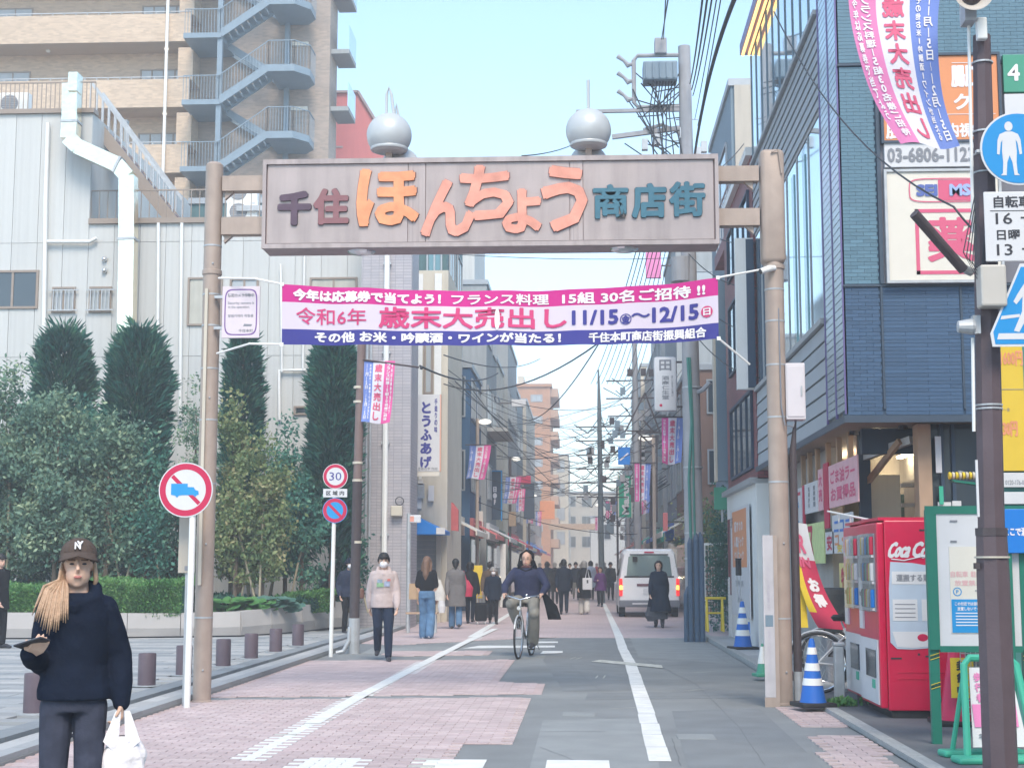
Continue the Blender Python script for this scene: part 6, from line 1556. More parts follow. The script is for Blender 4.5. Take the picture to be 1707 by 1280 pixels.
# ------------------------------------------------------------ green notice board, stand, black pole and its signs, right edge
YI = 12.4
nb = T('green_notice_board', 'green framed notice board on two striped posts near the black pole', 'notice board', (XX(1552,YI), YI, .05))
s_ = YI/2500; zt_, zb_ = ZZ(849,YI)-.05, ZZ(1080,YI)-.05
O('post', MB().bevbox(-.038,.038,-.03,.03,-.02,zt_-.01,.004), GREEN, nb); O('post', MB().bevbox(.70,.775,-.03,.03,-.02,zt_-.01,.004), GREEN, nb)
O('board', MB().bevbox(-.01,.74,-.05,-.031,zb_,zt_,.004), SIGNW, nb)
g = MB().box(-.045,.04,-.06,-.031,zb_,zt_+.02).box(.69,.775,-.06,-.031,zb_,zt_+.02).box(.04,.69,-.06,-.0305,zt_-.045,zt_+.02).box(.04,.69,-.06,-.0305,zb_-.02,zb_+.03)
O('frame', g, GREEN, nb)
pp = O('poster', MB().box(.135,.46,-.056,-.051,zb_+.13,zb_+.82), SIGNCR, nb); O('blue_field', MB().box(.14,.46,-.059,-.0565,zb_+.135,zb_+.40), SKYB, nb)
q = MB(); lett(q, 'この付近では自転車等を', .30, zb_+.365, .27, .03, -.061, .02); lett(q, '放置しないでください', .31, zb_+.325, .25, .03, -.061, .02)
for i in range(5): q.box(.17,.44-.03*(i%2),-.0615,-.0595,zb_+.19+i*.024,zb_+.198+i*.024)
O('lettering', q, WHT, nb)
q = MB(); lett(q, '自転車', .21, zb_+.60, .14, .05, -.0575, .02); lett(q, '駐輪場', .37, zb_+.60, .14, .05, -.0575, .02); lett(q, '放置禁止', .28, zb_+.53, .22, .045, -.0575, .02); O('pale_lettering', q, mat('faint_red_ink',(0.72,0.45,0.45),.5,0), nb)
q = MB(); ring(q, .19, zb_+.46, .035, .035, .008, -.0575); lett(q, 'P', .19, zb_+.46, .02, .03, -.0575, .02); O('parking_symbol', q, SKYB, nb)
q = MB().box(.15,.21,-.056,-.0515,zt_-.11,zt_-.095).box(.15,.20,-.056,-.0515,zb_+.855,zb_+.87).box(.33,.42,-.062,-.0575,zb_+.465,zb_+.473); O('pin_strip', q, INKG, nb)
for x in (0,.738):
    for k in range(2):
        z = zb_-.07-.23*k
        for i in range(3): O('stripe', MB().bar((x-.038,-.033,z-.012+i*.016),(x+.038,-.033,z+.012+i*.016),.004,.010,up=(0,1,0)), YEL if i != 1 else INK, nb)
sg = T('green_a_frame_sign', 'bright green plastic sign stand with a white lettered board before the black pole', 'sign', (XX(1640,11.4), 11.4, .05), .12)
pf = [(-.16,.10,.72),(-.10,.08,.74),(.20,.08,.74),(.24,.1,.70)]
O('frame', MB().tube([(-.22,-.12,.02),(-.15,.08,.68),(-.10,.1,.73),(.20,.1,.73),(.25,.08,.68),(.30,-.12,.02)], .028, 8), GREENL, sg)
O('foot', MB().bevbox(-.34,.36,-.28,-.08,.0,.05,.02), GREENL, sg); O('foot', MB().bevbox(-.30,.34,.12,.30,.0,.05,.02), GREENL, sg); O('rear_leg', MB().tube([(-.2,.25,.02),(-.12,.12,.7)], .02, 8).tube([(.28,.25,.02),(.22,.12,.7)], .02, 8), GREENL, sg)
O('board', MB().add([(-.16,-.08,.1),(.25,-.08,.1),(.2,.08,.66),(-.11,.08,.66),(-.16,-.07,.1),(.25,-.07,.1),(.2,.09,.66),(-.11,.09,.66)], [(0,1,2,3),(7,6,5,4),(0,4,5,1),(2,6,7,3),(1,5,6,2),(0,3,7,4)]), SIGNW, sg)
def tilt(v): return (v[0], -.083+ (v[2]-.1)/.56*.16 + v[1], v[2])
q = MB(); lett(q, '歩行者', -.06, .52, .06, .22, -.006, .03, vert=True); q.box(-.13,.2,-.006,-.004,.24,.4); q.v = [tilt(v) for v in q.v]; O('pink_lettering', q, FLP, sg)
q = MB(); lett(q, '千住警察', -.02, .17, .18, .06, -.006, .02); q.v = [tilt(v) for v in q.v]; O('small_lettering', q, INKG, sg)
YK = 10.4
bpz = T('black_pole', 'thick dark plum pole at the right carrying loudspeaker and traffic signs', 'pole', (XX(1655,YK), YK, .05))
kz = lambda p: ZZ(p, YK, 1650)-.05
SM(O('shaft', MB().tube([(.0,0,-.02),(.0,0,kz(960)),(-.0,0,kz(890))], [.118,.112,.105], 8), DKPOLE, bpz), 20)
SM(O('upper_shaft', MB().tube([(-.0,0,kz(890)),(.03,0,kz(500)),(.065,0,kz(60))], [.092,.085,.062], 8), DKPOLE, bpz), 20)
O('collar', MB().tube([(0,0,kz(893)),(0,0,kz(880))], .110, 8), DKMET, bpz)
for p in (677,683,930,290,260,222,107): O('strap', MB().tube([(.065*(890-p)/830,0,kz(p)),(.065*(890-p)/830,0,kz(p)+.012)], .098-.026*(890-p)/830 if p < 800 else .118, 16), STEEL if p != 930 else CREAM, bpz)
O('white_strip', MB().box(-.115,-.10,-.1,-.085,kz(862),kz(768)), SIGNW, bpz)
O('conduit', MB().tube([(-.06,-.05,kz(390)),(-.05,-.05,kz(250)),(-.03,-.03,kz(40))], .012, 6), WHITE, bpz); O('conduit', MB().tube([(-.105,-.05,kz(720)),(-.09,-.05,kz(565))], .012, 6), WHITE, bpz)
O('junction_box', MB().bevbox(-.07,.105,-.24,-.10,kz(520),kz(452),.015), mat('junction_beige',(0.50,0.47,0.43),.5,.04), bpz)
O('latch_box', MB().box(-.135,-.1,-.06,-.02,kz(948),kz(938)), DKMET, bpz)
O('flood_lamp', MB().lathe([(.0,-.07),(.04,-.06),(.055,.03),(.05,.05)], 14, (-.14,-.1,kz(548)), 'x'), STEEL, bpz); O('flood_bracket', MB().box(-.10,-.05,-.12,-.06,kz(560),kz(530)), STEEL, bpz)
O('brown_pipe', MB().tube([P(1524,356,YK-.3)-bpz.location, P(1606,450,YK-.1)-bpz.location], .036, 12), DKMET, bpz); O('pipe_clamp', MB().tube([P(1602,445,YK-.1)-bpz.location,(-.08,-.03,kz(455))], .03, 8), STEEL, bpz)
for k in range(5): O('loose_wire', MB().tube([(-.05,-.1,kz(330+k*12)),(-.17+.02*k,-.2,kz(430+k*6)),(-.05,-.14,kz(480-k*8)),(.0,-.12,kz(400+k*14))], .004, 4), CABLE, bpz)
O('white_bracket', MB().bevbox(.0,.07,-.14,-.08,kz(76),kz(40),.01), WHITE, bpz); O('insulator', MB().sph((.04,-.11,kz(68)), .03,.03,.025), INK, bpz)
sp_ = T('loudspeaker', 'beige horn loudspeaker on top of the black pole', 'loudspeaker', (XX(1622,YK-.25,10), YK-.25, ZZ(10,YK,1622)))
SM(O('horn', MB().lathe([(.03,.25),(.05,.15),(.09,.05),(.135,-.02),(.140,-.035),(.132,-.035),(.08,.03),(.04,.10),(.03,.10)], 28, (0,0,0), 'y'), mat('speaker_beige',(0.55,0.50,0.45),.5,.04), sp_), 50)
SM(O('inner_horn', MB().lathe([(.085,.04),(.06,.02),(.05,-.01)], 24, (0,0,0), 'y'), DKMET, sp_)); SM(O('centre_cap', MB().lathe([(.03,.05),(.03,-.02),(.022,-.03)], 16, (0,0,0), 'y'), SIGNW, sp_)); O('mount', MB().box(-.03,.05,.1,.25,-.16,-.02), STEEL, sp_)
rsn = T('pedestrian_sign', 'round blue pedestrian sign with white figures at the right edge', 'road sign', (XX(1697,YK-.2,248), YK-.2, ZZ(248,YK-.2,1700)))
disc(rsn, 'plate', .258, SIGNW, -.006, .004); disc(rsn, 'blue_face', .245, BLUE if False else mat('sign_mid_blue',(0.015,0.26,0.60),.35,.03), -.0095, -.006)
q = MB()
def body2(q, x, h, y=-.012):
    q.add([(x+.028*h*math.cos(t), y, .155*h+.034*h*math.sin(t)) for t in np.linspace(0,2*PI,17)[:-1]], [list(range(16))[::-1]])
    pl = [(-.022,.118),(.022,.118),(.062,.10),(.078,.06),(.085,-.04),(.068,-.045),(.056,.04),(.045,.06),(.05,-.02),(.045,-.10),(.05,-.175),(.065,-.19),(.028,-.19),(.018,-.10),(.0,-.05),(-.018,-.10),(-.025,-.19),(-.065,-.19),(-.05,-.175),(-.045,-.10),(-.05,-.02),(-.045,.06),(-.056,.04),(-.068,-.045),(-.085,-.04),(-.078,.06),(-.062,.10)]
    q.add([(x+a*h, y, b2*h) for a, b2 in pl], [list(range(len(pl)))])
body2(q, -.062, 1.0); body2(q, .09, .62); O('figures', q, SIGNW, rsn)
O('bracket', MB().box(-.28,.0,.004,.05,-.02,.0), STEEL, rsn)
rt_ = T('bicycle_hours_plate', 'white plate with bicycle hours in dark characters below the round blue sign', 'road sign', (XX(1641,YK-.2,378), YK-.2, 0))
a_, b_ = ZZ(436,YK-.2,1680), ZZ(320,YK-.2,1680); L = lambda p: XX(p,YK-.2)-XX(1640,YK-.2)
O('plate', MB().bevbox(0,.56,-.008,.0,a_,b_,.006), SIGNW, rt_)
q = MB(); zq = lambda p: ZZ(p,YK-.2,1680)
lett(q, '自転車を除く', L(1649)+.28, zq(337), .50, .085, -.010, .02); lett(q, '16 ー 19', L(1659)+.24, zq(365), .48, .08, -.010, .01); lett(q, '日曜・休日は', L(1655)+.27, zq(392), .50, .075, -.010, .02); lett(q, '13 ー 19', L(1659)+.24, zq(417), .48, .08, -.010, .01); q.box(L(1650),.5,-.0105,-.009,zq(352.5),zq(351.5)); O('lettering', q, INK, rt_)
pcr = T('crosswalk_sign', 'blue pentagonal crosswalk sign with a white walking figure at the right edge', 'road sign', (XX(1652,YK-.2,520), YK-.2, 0))
L2 = lambda p: XX(p,YK-.2)-XX(1652,YK-.2)
def sgp(s, y0, y1, m, nm):
    cx, cz = L2(1722), zq(520); pl = [(L2(1652),zq(578)),(L2(1792),zq(578)),(L2(1795),zq(556)),(L2(1742),zq(440)),(L2(1704),zq(440)),(L2(1649),zq(556))]
    pl = [(cx+(a-cx)*s, cz+(b2-cz)*s) for a, b2 in pl]; O(nm, MB().prism(pl[::-1], y0, y1), m, pcr)
sgp(1.0,-.006,.0,SIGNW,'plate'); sgp(.93,-.0085,-.0065,MATS['sign_mid_blue'],'blue_face')
q = MB()
for pl in ([(1660,566),(1785,566),(1785,556),(1663,556)],[(1667,533),(1700,529),(1700,524),(1669,527)],[(1689,552),(1698,554),(1712,530),(1718,505),(1725,480),(1712,470),(1698,490),(1690,503),(1695,508),(1706,495),(1704,520)]): q.add([(L2(a), -.0105, zq(b2)) for a, b2 in pl][::-1], [list(range(len(pl)))])
q.add([(L2(1722)+.035*math.cos(t), -.0105, zq(466)+.04*math.sin(t)) for t in np.linspace(0,2*PI,17)[:-1]], [list(range(16))[::-1]]); O('walking_figure', q, SIGNW, pcr); O('bracket', MB().box(-.05,.1,.002,.14,zq(500),zq(495)), STEEL, pcr)
bfl = T('street_banner', 'large pink white and blue sale flag seen from behind at the top right', 'banner', (XX(1425,YK+.05,100), YK+.05, 0), 0, 'small sale flags along the street')
flag(bfl, .66, 1.16, [FLP, FLW, FLB], -.03, ZZ(0,YK,1500)+.1, mirror=True, shear=.33, wave=.03, seed=.6, taper=.36)
O('rod', MB().tube([(-.1,0,ZZ(0,YK,1500)+.13),(.85,0,ZZ(0,YK,1500)+.13)], .014, 8), DKMET, bfl)
# yellow price board, blue board, yellow box at the right edge
yt = T('yellow_price_board', 'tall yellow parking price board with white lower panels right of the black pole', 'sign', (XX(1664,12.8,680), 12.8, .05)); yz = lambda p: ZZ(p,12.8,1690)-.05
wd_ = .5
O('board', MB().bevbox(0,.215,-.02,.03,yz(785),yz(520),.004), mat('price_yellow',(0.72,0.50,0.05),.45,.04), yt); O('white_panel', MB().bevbox(0,.215,-.018,.03,yz(812),yz(788),.003), SIGNW, yt); O('small_plate', MB().bevbox(.01,.215,-.018,.02,yz(840),yz(820),.003), SIGNW, yt)
q = MB(); lett(q, '1600円', .12, yz(598), .19, .13, -.024, .02); lett(q, '330円', .07, yz(715), .16, .13, -.024, .03); O('price', q, ORL, yt)
q = MB(); lett(q, '0120-176-071', .12, yz(804), .18, .04, -.022, .0); lett(q, '月〜金', .05, yz(683), .08, .03, -.024, .0); q.box(0,.21,-.023,-.021,yz(650),yz(649)); O('small_lettering', q, INKG, yt)
O('teal_back', MB().box(-.01,.6,.05,.12,0,yz(520)), mat('teal_panel',(0.08,0.26,0.25),.5,.06), yt)
bb = T('blue_direction_board', 'blue board with white lettering above the yellow box at the right edge', 'sign', (XX(1668,12.3), 12.3, .05))
O('board', MB().bevbox(0,.5,-.03,.02,ZZ(922,12.3)-.05,ZZ(850,12.3)-.05,.004), BLUE, bb); q = MB(); lett(q, 'ここで満車!', .15, ZZ(887,12.3)-.05, .24, .07, -.033, .03); O('lettering', q, WHT, bb); O('leg', MB().box(.05,.09,-.01,.02,0,ZZ(922,12.3)-.05), GREEN, bb)
yx = T('yellow_box', 'yellow wooden machine box with glass window at the right edge', 'box', (XX(1689,13), 13, .05))
zq2 = lambda p: ZZ(p,13)-.05
O('case', MB().bevbox(.0,.6,0,.5,.18,zq2(1090),.01), WOODY, yx); O('frame', MB().box(0,.06,0,.5,zq2(1090),zq2(930)).box(0,.6,0,.5,zq2(935),zq2(928)), WOODY, yx); O('window', MB().box(.06,.55,.05,.45,zq2(1090),zq2(936)), GLASSD, yx); O('plinth', MB().box(.02,.58,.02,.48,0,.18), BEIGE, yx)
gm = T('wire_rack', 'grey wire mesh rack behind the green notice board', 'rack', (XX(1595,13.6), 13.6, .05))
for i in range(14): O('wire', MB().box(i*.045,i*.045+.006,0,.006,.1,1.25), STEEL, gm)
for i in range(20): O('wire', MB().box(0,.6,-.006,0,.12+i*.058,.126+i*.058), STEEL, gm)
yr = T('yellow_rope_roll', 'yellow and green striped awning roll at the shop corner', 'awning', (XX(1612,15.8), 15.8, ZZ(795,15.8)))
for i in range(9): SM(O('yellow_band', MB().lathe([(.035,-.155+i*.035),(.042,-.145+i*.035),(.035,-.13+i*.035)], 12, (0,0,0), 'x'), YEL if i % 2 == 0 else CREAM, yr))
O('green_flap', MB().prism([(-.13,-.04),(.16,-.075),(.16,-.10),(-.10,-.065)], -.02, .1), GREEN, yr); O('arm', MB().bar((.1,0,0),(.2,1.0,.1),.03), STEEL, yr)
# nobori flag, poster wall things
nf = T('nobori_flag', 'red white and yellow shop flag bulging on its pole beside the vending machines', 'banner', (XX(1324,17.6), 17.6, .05))
nz_ = lambda p: ZZ(p,17.6)-.05
def nfw(p): x, y, z = p; v = max(0,(nz_(870)-z))/ (nz_(870)-nz_(1045)); return (x*(.55+.75*v) + .26*v*v*v*(1 if x > 0 else 1), y + .05*math.sin(x*12+z*4)*v, z - .10*x)
g = MB(); g.grid(lambda u, v: nfw((.28*u, 0, nz_(1045)+(nz_(870)-nz_(1045))*v)), 8, 20); g.mi = []
for j in range(20):
    for i in range(8): g.mi.append(1 if (j >= 13) else (2 if i < 2 and j > 2 else 0))
SM(O('cloth', g, [mat('crimson_cloth',(0.55,0.04,0.10),.7,.12,6), SIGNW, YEL], nf), 180)
q = MB(); lett(q, 'R', .12, nz_(905), .13, .22, -.01, .03, warp=nfw); lett(q, 'IN', .13, nz_(935), .15, .12, -.01, .03, warp=nfw); O('lettering', q, FLR, nf)
q = MB(); lett(q, 'お得', .17, nz_(985), .13, .36, -.01, .05, warp=nfw, vert=True); O('white_lettering', q, WHT, nf)
O('pole', MB().tube([(-.01,0,0),(-.01,0,nz_(862))], .014, 8), WHITE, nf); O('yellow_cloth', MB().grid(lambda u, v: (-.0+.10*u+.05*(1-v)*u, .03+.01*math.sin(v*9), nz_(1045)+(nz_(935)-nz_(1045))*v), 3, 8), YEL, nf)
mb2 = T('covered_scooter', 'dark grey covered equipment standing behind the shop flag', 'equipment', (XX(1400,18.6), 18.6, .05)); O('cover', MB().bevbox(-.22,.25,-.1,.4,.6,1.15,.08), mat('dark_cover',(0.06,0.065,0.07),.8,.2,6,.3,20), mb2); O('body', MB().bevbox(-.2,.22,-.08,.35,.0,.6,.04), INKG, mb2)
cl = T('clothes_line_rod', 'thin white rod with hooks over the vending machines', 'rod', (0,0,0)); O('rod', MB().tube([P(1380,852,17.5), P(1459,868,15.6)], .012, 6), WHITE, cl)
for k in range(4): p = P(1380,852,17.5).lerp(P(1459,868,15.6),.25+.25*k); O('hook', MB().tube([p, p-Vector((0,0,.09))], .01, 5), WHITE, cl)
hyd = T('meter_post', 'low grey meter post beside the rear vending machine', 'post', (XX(1394,16.1), 16.1, .05)); O('post', MB().bevbox(-.05,.05,-.05,.05,0,.58,.01), STEEL, hyd); O('cap', MB().bevbox(-.06,.06,-.06,.06,.58,.62,.01), STEEL, hyd)
weeds = leaves('weeds', np.array([XX(1396,15.7),15.7,.06])+rng.normal(0,1,(160,3))*np.array([.1,.06,.015]), rng.normal(0,.5,(160,3))+np.array([0,0,1]), .07, LF_HEDGE, None, 'stuff'); weeds['label'] = 'little weeds growing at the foot of the meter post'; weeds['category'] = 'weeds'
ivy = leaves('creeper', np.array([XX(1206,34),34.4,1.4])+rng.normal(0,1,(2600,3))*np.array([.16,.2,.7]), rng.normal(0,.6,(2600,3))+np.array([0,-.5,.3]), .09, LF_DEEP, None); tag(ivy, 'dark green creeper beside the white mesh fence', 'creeper')
shr = leaves('shrub', np.array([XX(1185,38),38,2.4])+rng.normal(0,1,(1800,3))*np.array([.35,.3,.35]), rng.normal(0,.6,(1800,3)), .09, LF_YEL, None); tag(shr, 'brownish shrub over the fence beneath the cream wall', 'shrub')
dn = T('wooden_bench', 'small wooden bench by the tiled building behind the jeans woman', 'bench', (XX(700,33), 33.5, 0)); O('seat', MB().box(-.35,.35,-.15,.15,.42,.46), WOOD, dn)
for a in (-.3,.3):
    for b2 in (-.12,.12): O('leg', MB().box(a-.02,a+.02,b2-.02,b2+.02,0,.42), STEEL, dn)
pg = T('pay_post', 'slim white round headed post at the corner of the blue awning', 'post', (XX(681,34.5), 34.5, 0)); O('shaft', MB().tube([(0,0,0),(0,0,ZZ(855,34.5))], .05, 10), STEEL, pg); O('head', MB().bevbox(-.02,.28,-.04,.02,ZZ(871,34.5),ZZ(858,34.5),.02), SIGNW, pg); O('red_field', MB().box(.03,.12,-.044,-.0405,ZZ(869,34.5),ZZ(860,34.5)), ORL2, pg)
yf = T('yellow_standing_sign', 'yellow standing sign on the pavement behind the walking group', 'sign', (XX(793,44), 44, 0)); O('board', MB().bevbox(-.2,.2,-.02,.02,.55,1.5,.01), YEL, yf); O('leg', MB().box(-.15,-.12,-.02,.02,0,.55).box(.12,.15,-.02,.02,0,.55), STEEL, yf)

# ------------------------------------------------------------ people
SKIN = mat('skin', (0.58,0.36,0.27), .5, .05, 12, spec=.35)
SKINP = mat('pale_skin', (0.66,0.43,0.32), .5, .05, 12, spec=.35)
def cloth(name, c, rough=.9, var=.12, bump=.5, bs=14): return mat(name, c, rough, var, 9, bump, bs, spec=.15)
NAVYC = cloth('navy_cloth', (0.012,0.018,0.035)); BLKC = cloth('black_cloth', (0.014,0.014,0.018)); JEAN = cloth('blue_denim', (0.10,0.19,0.32), var=.25); JEAND = cloth('charcoal_denim', (0.045,0.05,0.075), var=.3)
GREYC = cloth('grey_coat_cloth', (0.16,0.15,0.15)); PINKG = cloth('grey_pink_fleece', (0.48,0.40,0.39)); KHAKI = cloth('khaki_cloth', (0.24,0.23,0.205)); WHITC = cloth('off_white_cloth', (0.60,0.57,0.53)); PURP = cloth('purple_cloth', (0.10,0.03,0.14)); SLATE = cloth('slate_navy_cloth', (0.025,0.032,0.06)); BROWNC = cloth('brown_cloth', (0.10,0.07,0.05))
HBLK = mat('black_hair', (0.012,0.010,0.011), .45, .2, 30, .4, 90); HBRN = mat('brown_hair', (0.16,0.09,0.06), .5, .25, 30, .4, 90); HBLD = mat('blonde_hair', (0.50,0.33,0.22), .45, .22, 40, .5, 120); HGRY = mat('grey_hair', (0.30,0.29,0.28), .5, .2, 30, .4, 90)
MASKM = mat('mask_white', (0.75,0.74,0.76), .7, .03)
def remesh(mb, vox, name, m, parent, sm=3, tag_=None):
    me = mesh_of(name, mb, m); o = bpy.data.objects.new(name, me); COL.objects.link(o)
    r = o.modifiers.new('r', 'REMESH'); r.mode = 'VOXEL'; r.voxel_size = vox; r.use_smooth_shade = True
    if sm: s = o.modifiers.new('s', 'SMOOTH'); s.iterations = sm; s.factor = .5
    dg = bpy.context.evaluated_depsgraph_get(); me2 = bpy.data.meshes.new_from_object(o.evaluated_get(dg))
    o.modifiers.clear(); o.data = me2; bpy.data.meshes.remove(me)
    if not len(me2.materials): me2.materials.append(m)
    me2.polygons.foreach_set('use_smooth', [True]*len(me2.polygons))
    if parent: o.parent = parent
    return o
def limb(mb, pts, rs, n=10):
    mb.tube(pts, rs, n)
    for p, r in zip(pts, rs): mb.sph(p, r, n=n, m=6)
def hand(mb, w, d, nrm, s=1.0, curl=.35, side=1, detail=True):
    """palm, four fingers of unequal length with two bends and a thumb from the side"""
    w = Vector(w); d = Vector(d).normalized(); nrm = Vector(nrm); nrm = (nrm - d*nrm.dot(d)).normalized(); sd = d.cross(nrm)*side
    palm = w + d*.045*s
    for k in (-1, -.33, .33, 1): mb.tube([w+sd*k*.014*s, w+d*.085*s+sd*k*.030*s], [.015*s, .0125*s], 8)
    if not detail: 
        mb.tube([w+d*.08*s, w+d*.13*s+nrm*.02*s, w+d*.15*s+nrm*.05*s], [.028*s,.022*s,.012*s], 8); mb.tube([w+d*.03*s+sd*.03*s, w+d*.08*s+sd*.05*s+nrm*.01*s], [.013*s,.009*s], 6); return
    for k, L in ((-1,.062),(-.33,.075),(.33,.082),(1,.072)):
        b = w + d*.083*s + sd*k*.031*s; c1 = curl; 
        p1 = b + (d*math.cos(c1)+nrm*math.sin(c1))*L*.45*s; p2 = p1 + (d*math.cos(c1*2.2)+nrm*math.sin(c1*2.2))*L*.32*s; p3 = p2 + (d*math.cos(c1*3)+nrm*math.sin(c1*3))*L*.25*s
        mb.tube([b-d*.01, b, p1, p2, p3], [.010*s,.010*s,.009*s,.008*s,.006*s], 7)
    t0 = w + d*.02*s + sd*.02*s; t1 = t0 + (d*.6+sd*.75+nrm*.2).normalized()*.04*s; t2 = t1 + (d*.85+sd*.25+nrm*.45).normalized()*.035*s
    mb.tube([t0,t1,t2], [.014*s,.011*s,.008*s], 7)
def person(label, x, y, rz, H, top, bottom, hair, z0=0., build=1.0, topkind='jacket', hem=.80, pose=None, mask=False, shoe=None, sleeve=1.0, skin=None, vox=.012, lean=0., stride=.22, arm=.18, skirt=None, botlen=.10, legr=1.0, detail=False, group=None, collar=None, head_yaw=0., wide_leg=0., flare=0., female=0, hs=1.07):
    t = T('person', label, 'person', (x, y, z0), rz, group)
    s = H/1.70; skin = skin or SKIN; J = dict(pose or {})
    def V(a, b, c): return Vector((a, b, c))
    def spine(h, fx=0.0): 
        k = (h-.92); return V(fx, -math.sin(lean)*k, .92+math.cos(lean)*k) + J.get('shift', V(0,0,0))
    sw = (.142 if female else .160)*build**.5; HS = hs
    J.setdefault('hipL', V(.085,0,.90)); J.setdefault('hipR', V(-.085,0,.90))
    st = stride
    J.setdefault('ankL', V(.085,-st,.085)); J.setdefault('ankR', V(-.085,st*.95,.085+st*.35))
    for q in 'LR':
        a, h = J['ank'+q], J['hip'+q]; J.setdefault('knee'+q, (a+h)/2 + V(0,-.03-(.05+st*.25 if q=='R' else 0.0),.015)); J.setdefault('toe'+q, a + V(.012*(1 if q=='L' else -1),-.165,-.055 if q=='L' else -.06))
    for q, sg_ in (('L',1),('R',-1)):
        sh = spine(1.36, sg_*sw); J.setdefault('sh'+q, sh)
        sv = -arm*sg_*(-1)
        J.setdefault('el'+q, sh + V(sg_*.055, .02+sv*.5, -.275)); J.setdefault('wr'+q, J['el'+q] + V(sg_*.0, -.05+sv*.8, -.235))
    hc = J.get('head', spine(1.58) + V(0,-.02,0))
    b = MB()
    def tors(ex, z_lo=.86, z_hi=1.44, fl=0., n=18):
        rows = []
        for (h, rx, ry) in ((.80,.172,.118),(.86,.168,.118),(.95,.165,.115),(1.07,.140 if female else .150,.102),(1.20,.158,.115),(1.31,.172,.118),(1.385,.158,.098),(1.44,.075,.065)):
            if z_lo-.001 <= h <= z_hi+.001:
                c = spine(h); dz = max(0,(1.0-h)); rows.append((c.x,c.y,c.z,(rx+ex+fl*dz)*build,(ry+ex+fl*dz)*build))
        return rows
    b.loft(tors(0)); b.tube([spine(1.38), spine(1.47)+V(0,-.005,0), hc+V(0,.01,-.05)], [.062,.054,.052], 10)
    # head with brow, nose, jaw, ears
    Rh = Matrix.Rotation(head_yaw, 3, 'Z')
    def hp(a, b2, c): return hc + Rh @ (V(a, b2, c)*HS)
    b.sph(hp(0,.01,.025), .074*HS,.092*HS,.092*HS, 16, 12); b.sph(hp(0,-.022,-.045), .058*HS,.063*HS,.068*HS, 14, 10); b.sph(hp(0,-.05,-.088), .026,.026,.022, 10, 8)
    b.tube([hp(0,-.083,.02), hp(0,-.106,-.022), hp(0,-.088,-.032)], [.007,.0115,.008], 7)
    for e in (-1,1): b.sph(hp(e*.074,.012,-.008), .010,.018,.028, 8, 6)
    b.tube([hp(-.02,-.082,-.055), hp(.02,-.082,-.055)], [.008,.008], 6)
    for q, sg_ in (('L',1),('R',-1)):
        limb(b, [J['sh'+q], J['el'+q], J['wr'+q]], [.050,.038,.025]); limb(b, [J['hip'+q]-V(0,0,.03), J['knee'+q], J['ank'+q]], [.066,.050,.036])
        d = J.get('hd'+q, (J['wr'+q]-J['el'+q]).normalized()); hand(b, J['wr'+q], d, J.get('hn'+q, V(-sg_,-.3,0)), 1.0, J.get('curl'+q,.35), side=-1 if sg_ > 0 else 1, detail=detail)
        limb(b, [J['ank'+q]+V(0,.03,-.04), J['toe'+q]], [.036,.026], 8)
    o = remesh(b, vox if not detail else .0055, 'body', skin, t, 3 if not detail else 4)
    # upper garment
    g = MB(); ex = {'jacket':.030,'hoodie':.036,'coat':.038,'tee':.014}[topkind]
    rows = tors(ex, max(hem,.80) if hem > .80 else .80, 1.45, flare)
    if hem < .80:
        c = spine(.80); k = (.80-hem); last = rows[0]; rows = [(last[0], last[1], hem, last[3]+k*(.10+flare), last[4]+k*(.12+flare))] + rows
    else:
        last = rows[0]; rows = [(last[0], last[1], hem*1.0, last[3]*.99, last[4]*.99)] + [r_ for r_ in rows if r_[2] > hem+.02]
    g.loft(rows, 20)
    ar = {'jacket':.028,'hoodie':.030,'coat':.026,'tee':.012}[topkind]
    for q in 'LR':
        a, e, w = J['sh'+q], J['el'+q], J['wr'+q]
        end = w if sleeve >= 1 else (e.lerp(w, max(0,(sleeve-.5)*2)) if sleeve > .5 else a.lerp(e, sleeve*2))
        if sleeve > .5: limb(g, [a, a.lerp(e,.5), e, e.lerp(end,.6), end+ (w-e).normalized()*.005], [.054+ar*.5,.046+ar*.9,.040+ar*.9,.034+ar,.030+ar*.5], 12)
        else: limb(g, [a, end], [.060+ar,.054+ar], 12)
    if topkind in ('hoodie',): 
        g.tube([spine(1.40,.10)+V(0,-.06,0), spine(1.46,.085)+V(0,.02,0), spine(1.475)+V(0,.095,0), spine(1.46,-.085)+V(0,.02,0), spine(1.40,-.10)+V(0,-.06,0), spine(1.365)+V(0,-.115,0)], .040, 8, close=True)
        g.sph(spine(1.43)+V(0,.13,0), .11,.07,.085)
    elif topkind in ('coat','jacket'):
        g.tube([spine(1.43,.07)+V(0,-.04,0), spine(1.47,.065)+V(0,.04,0), spine(1.475)+V(0,.075,0), spine(1.47,-.065)+V(0,.04,0), spine(1.43,-.07)+V(0,-.04,0)], .024, 8)
    gt = remesh(g, vox*.9, {'jacket':'jacket','hoodie':'hoodie','coat':'coat','tee':'top'}[topkind], top, t, 4)
    # lower garment
    g = MB()
    if skirt: 
        c = spine(.95); g.loft([(c.x,c.y-.01,skirt[0],skirt[1],skirt[1]*.8),(c.x,c.y,.70,.21,.16),(c.x,c.y,.95,.165,.125)], 20); nm = 'skirt'
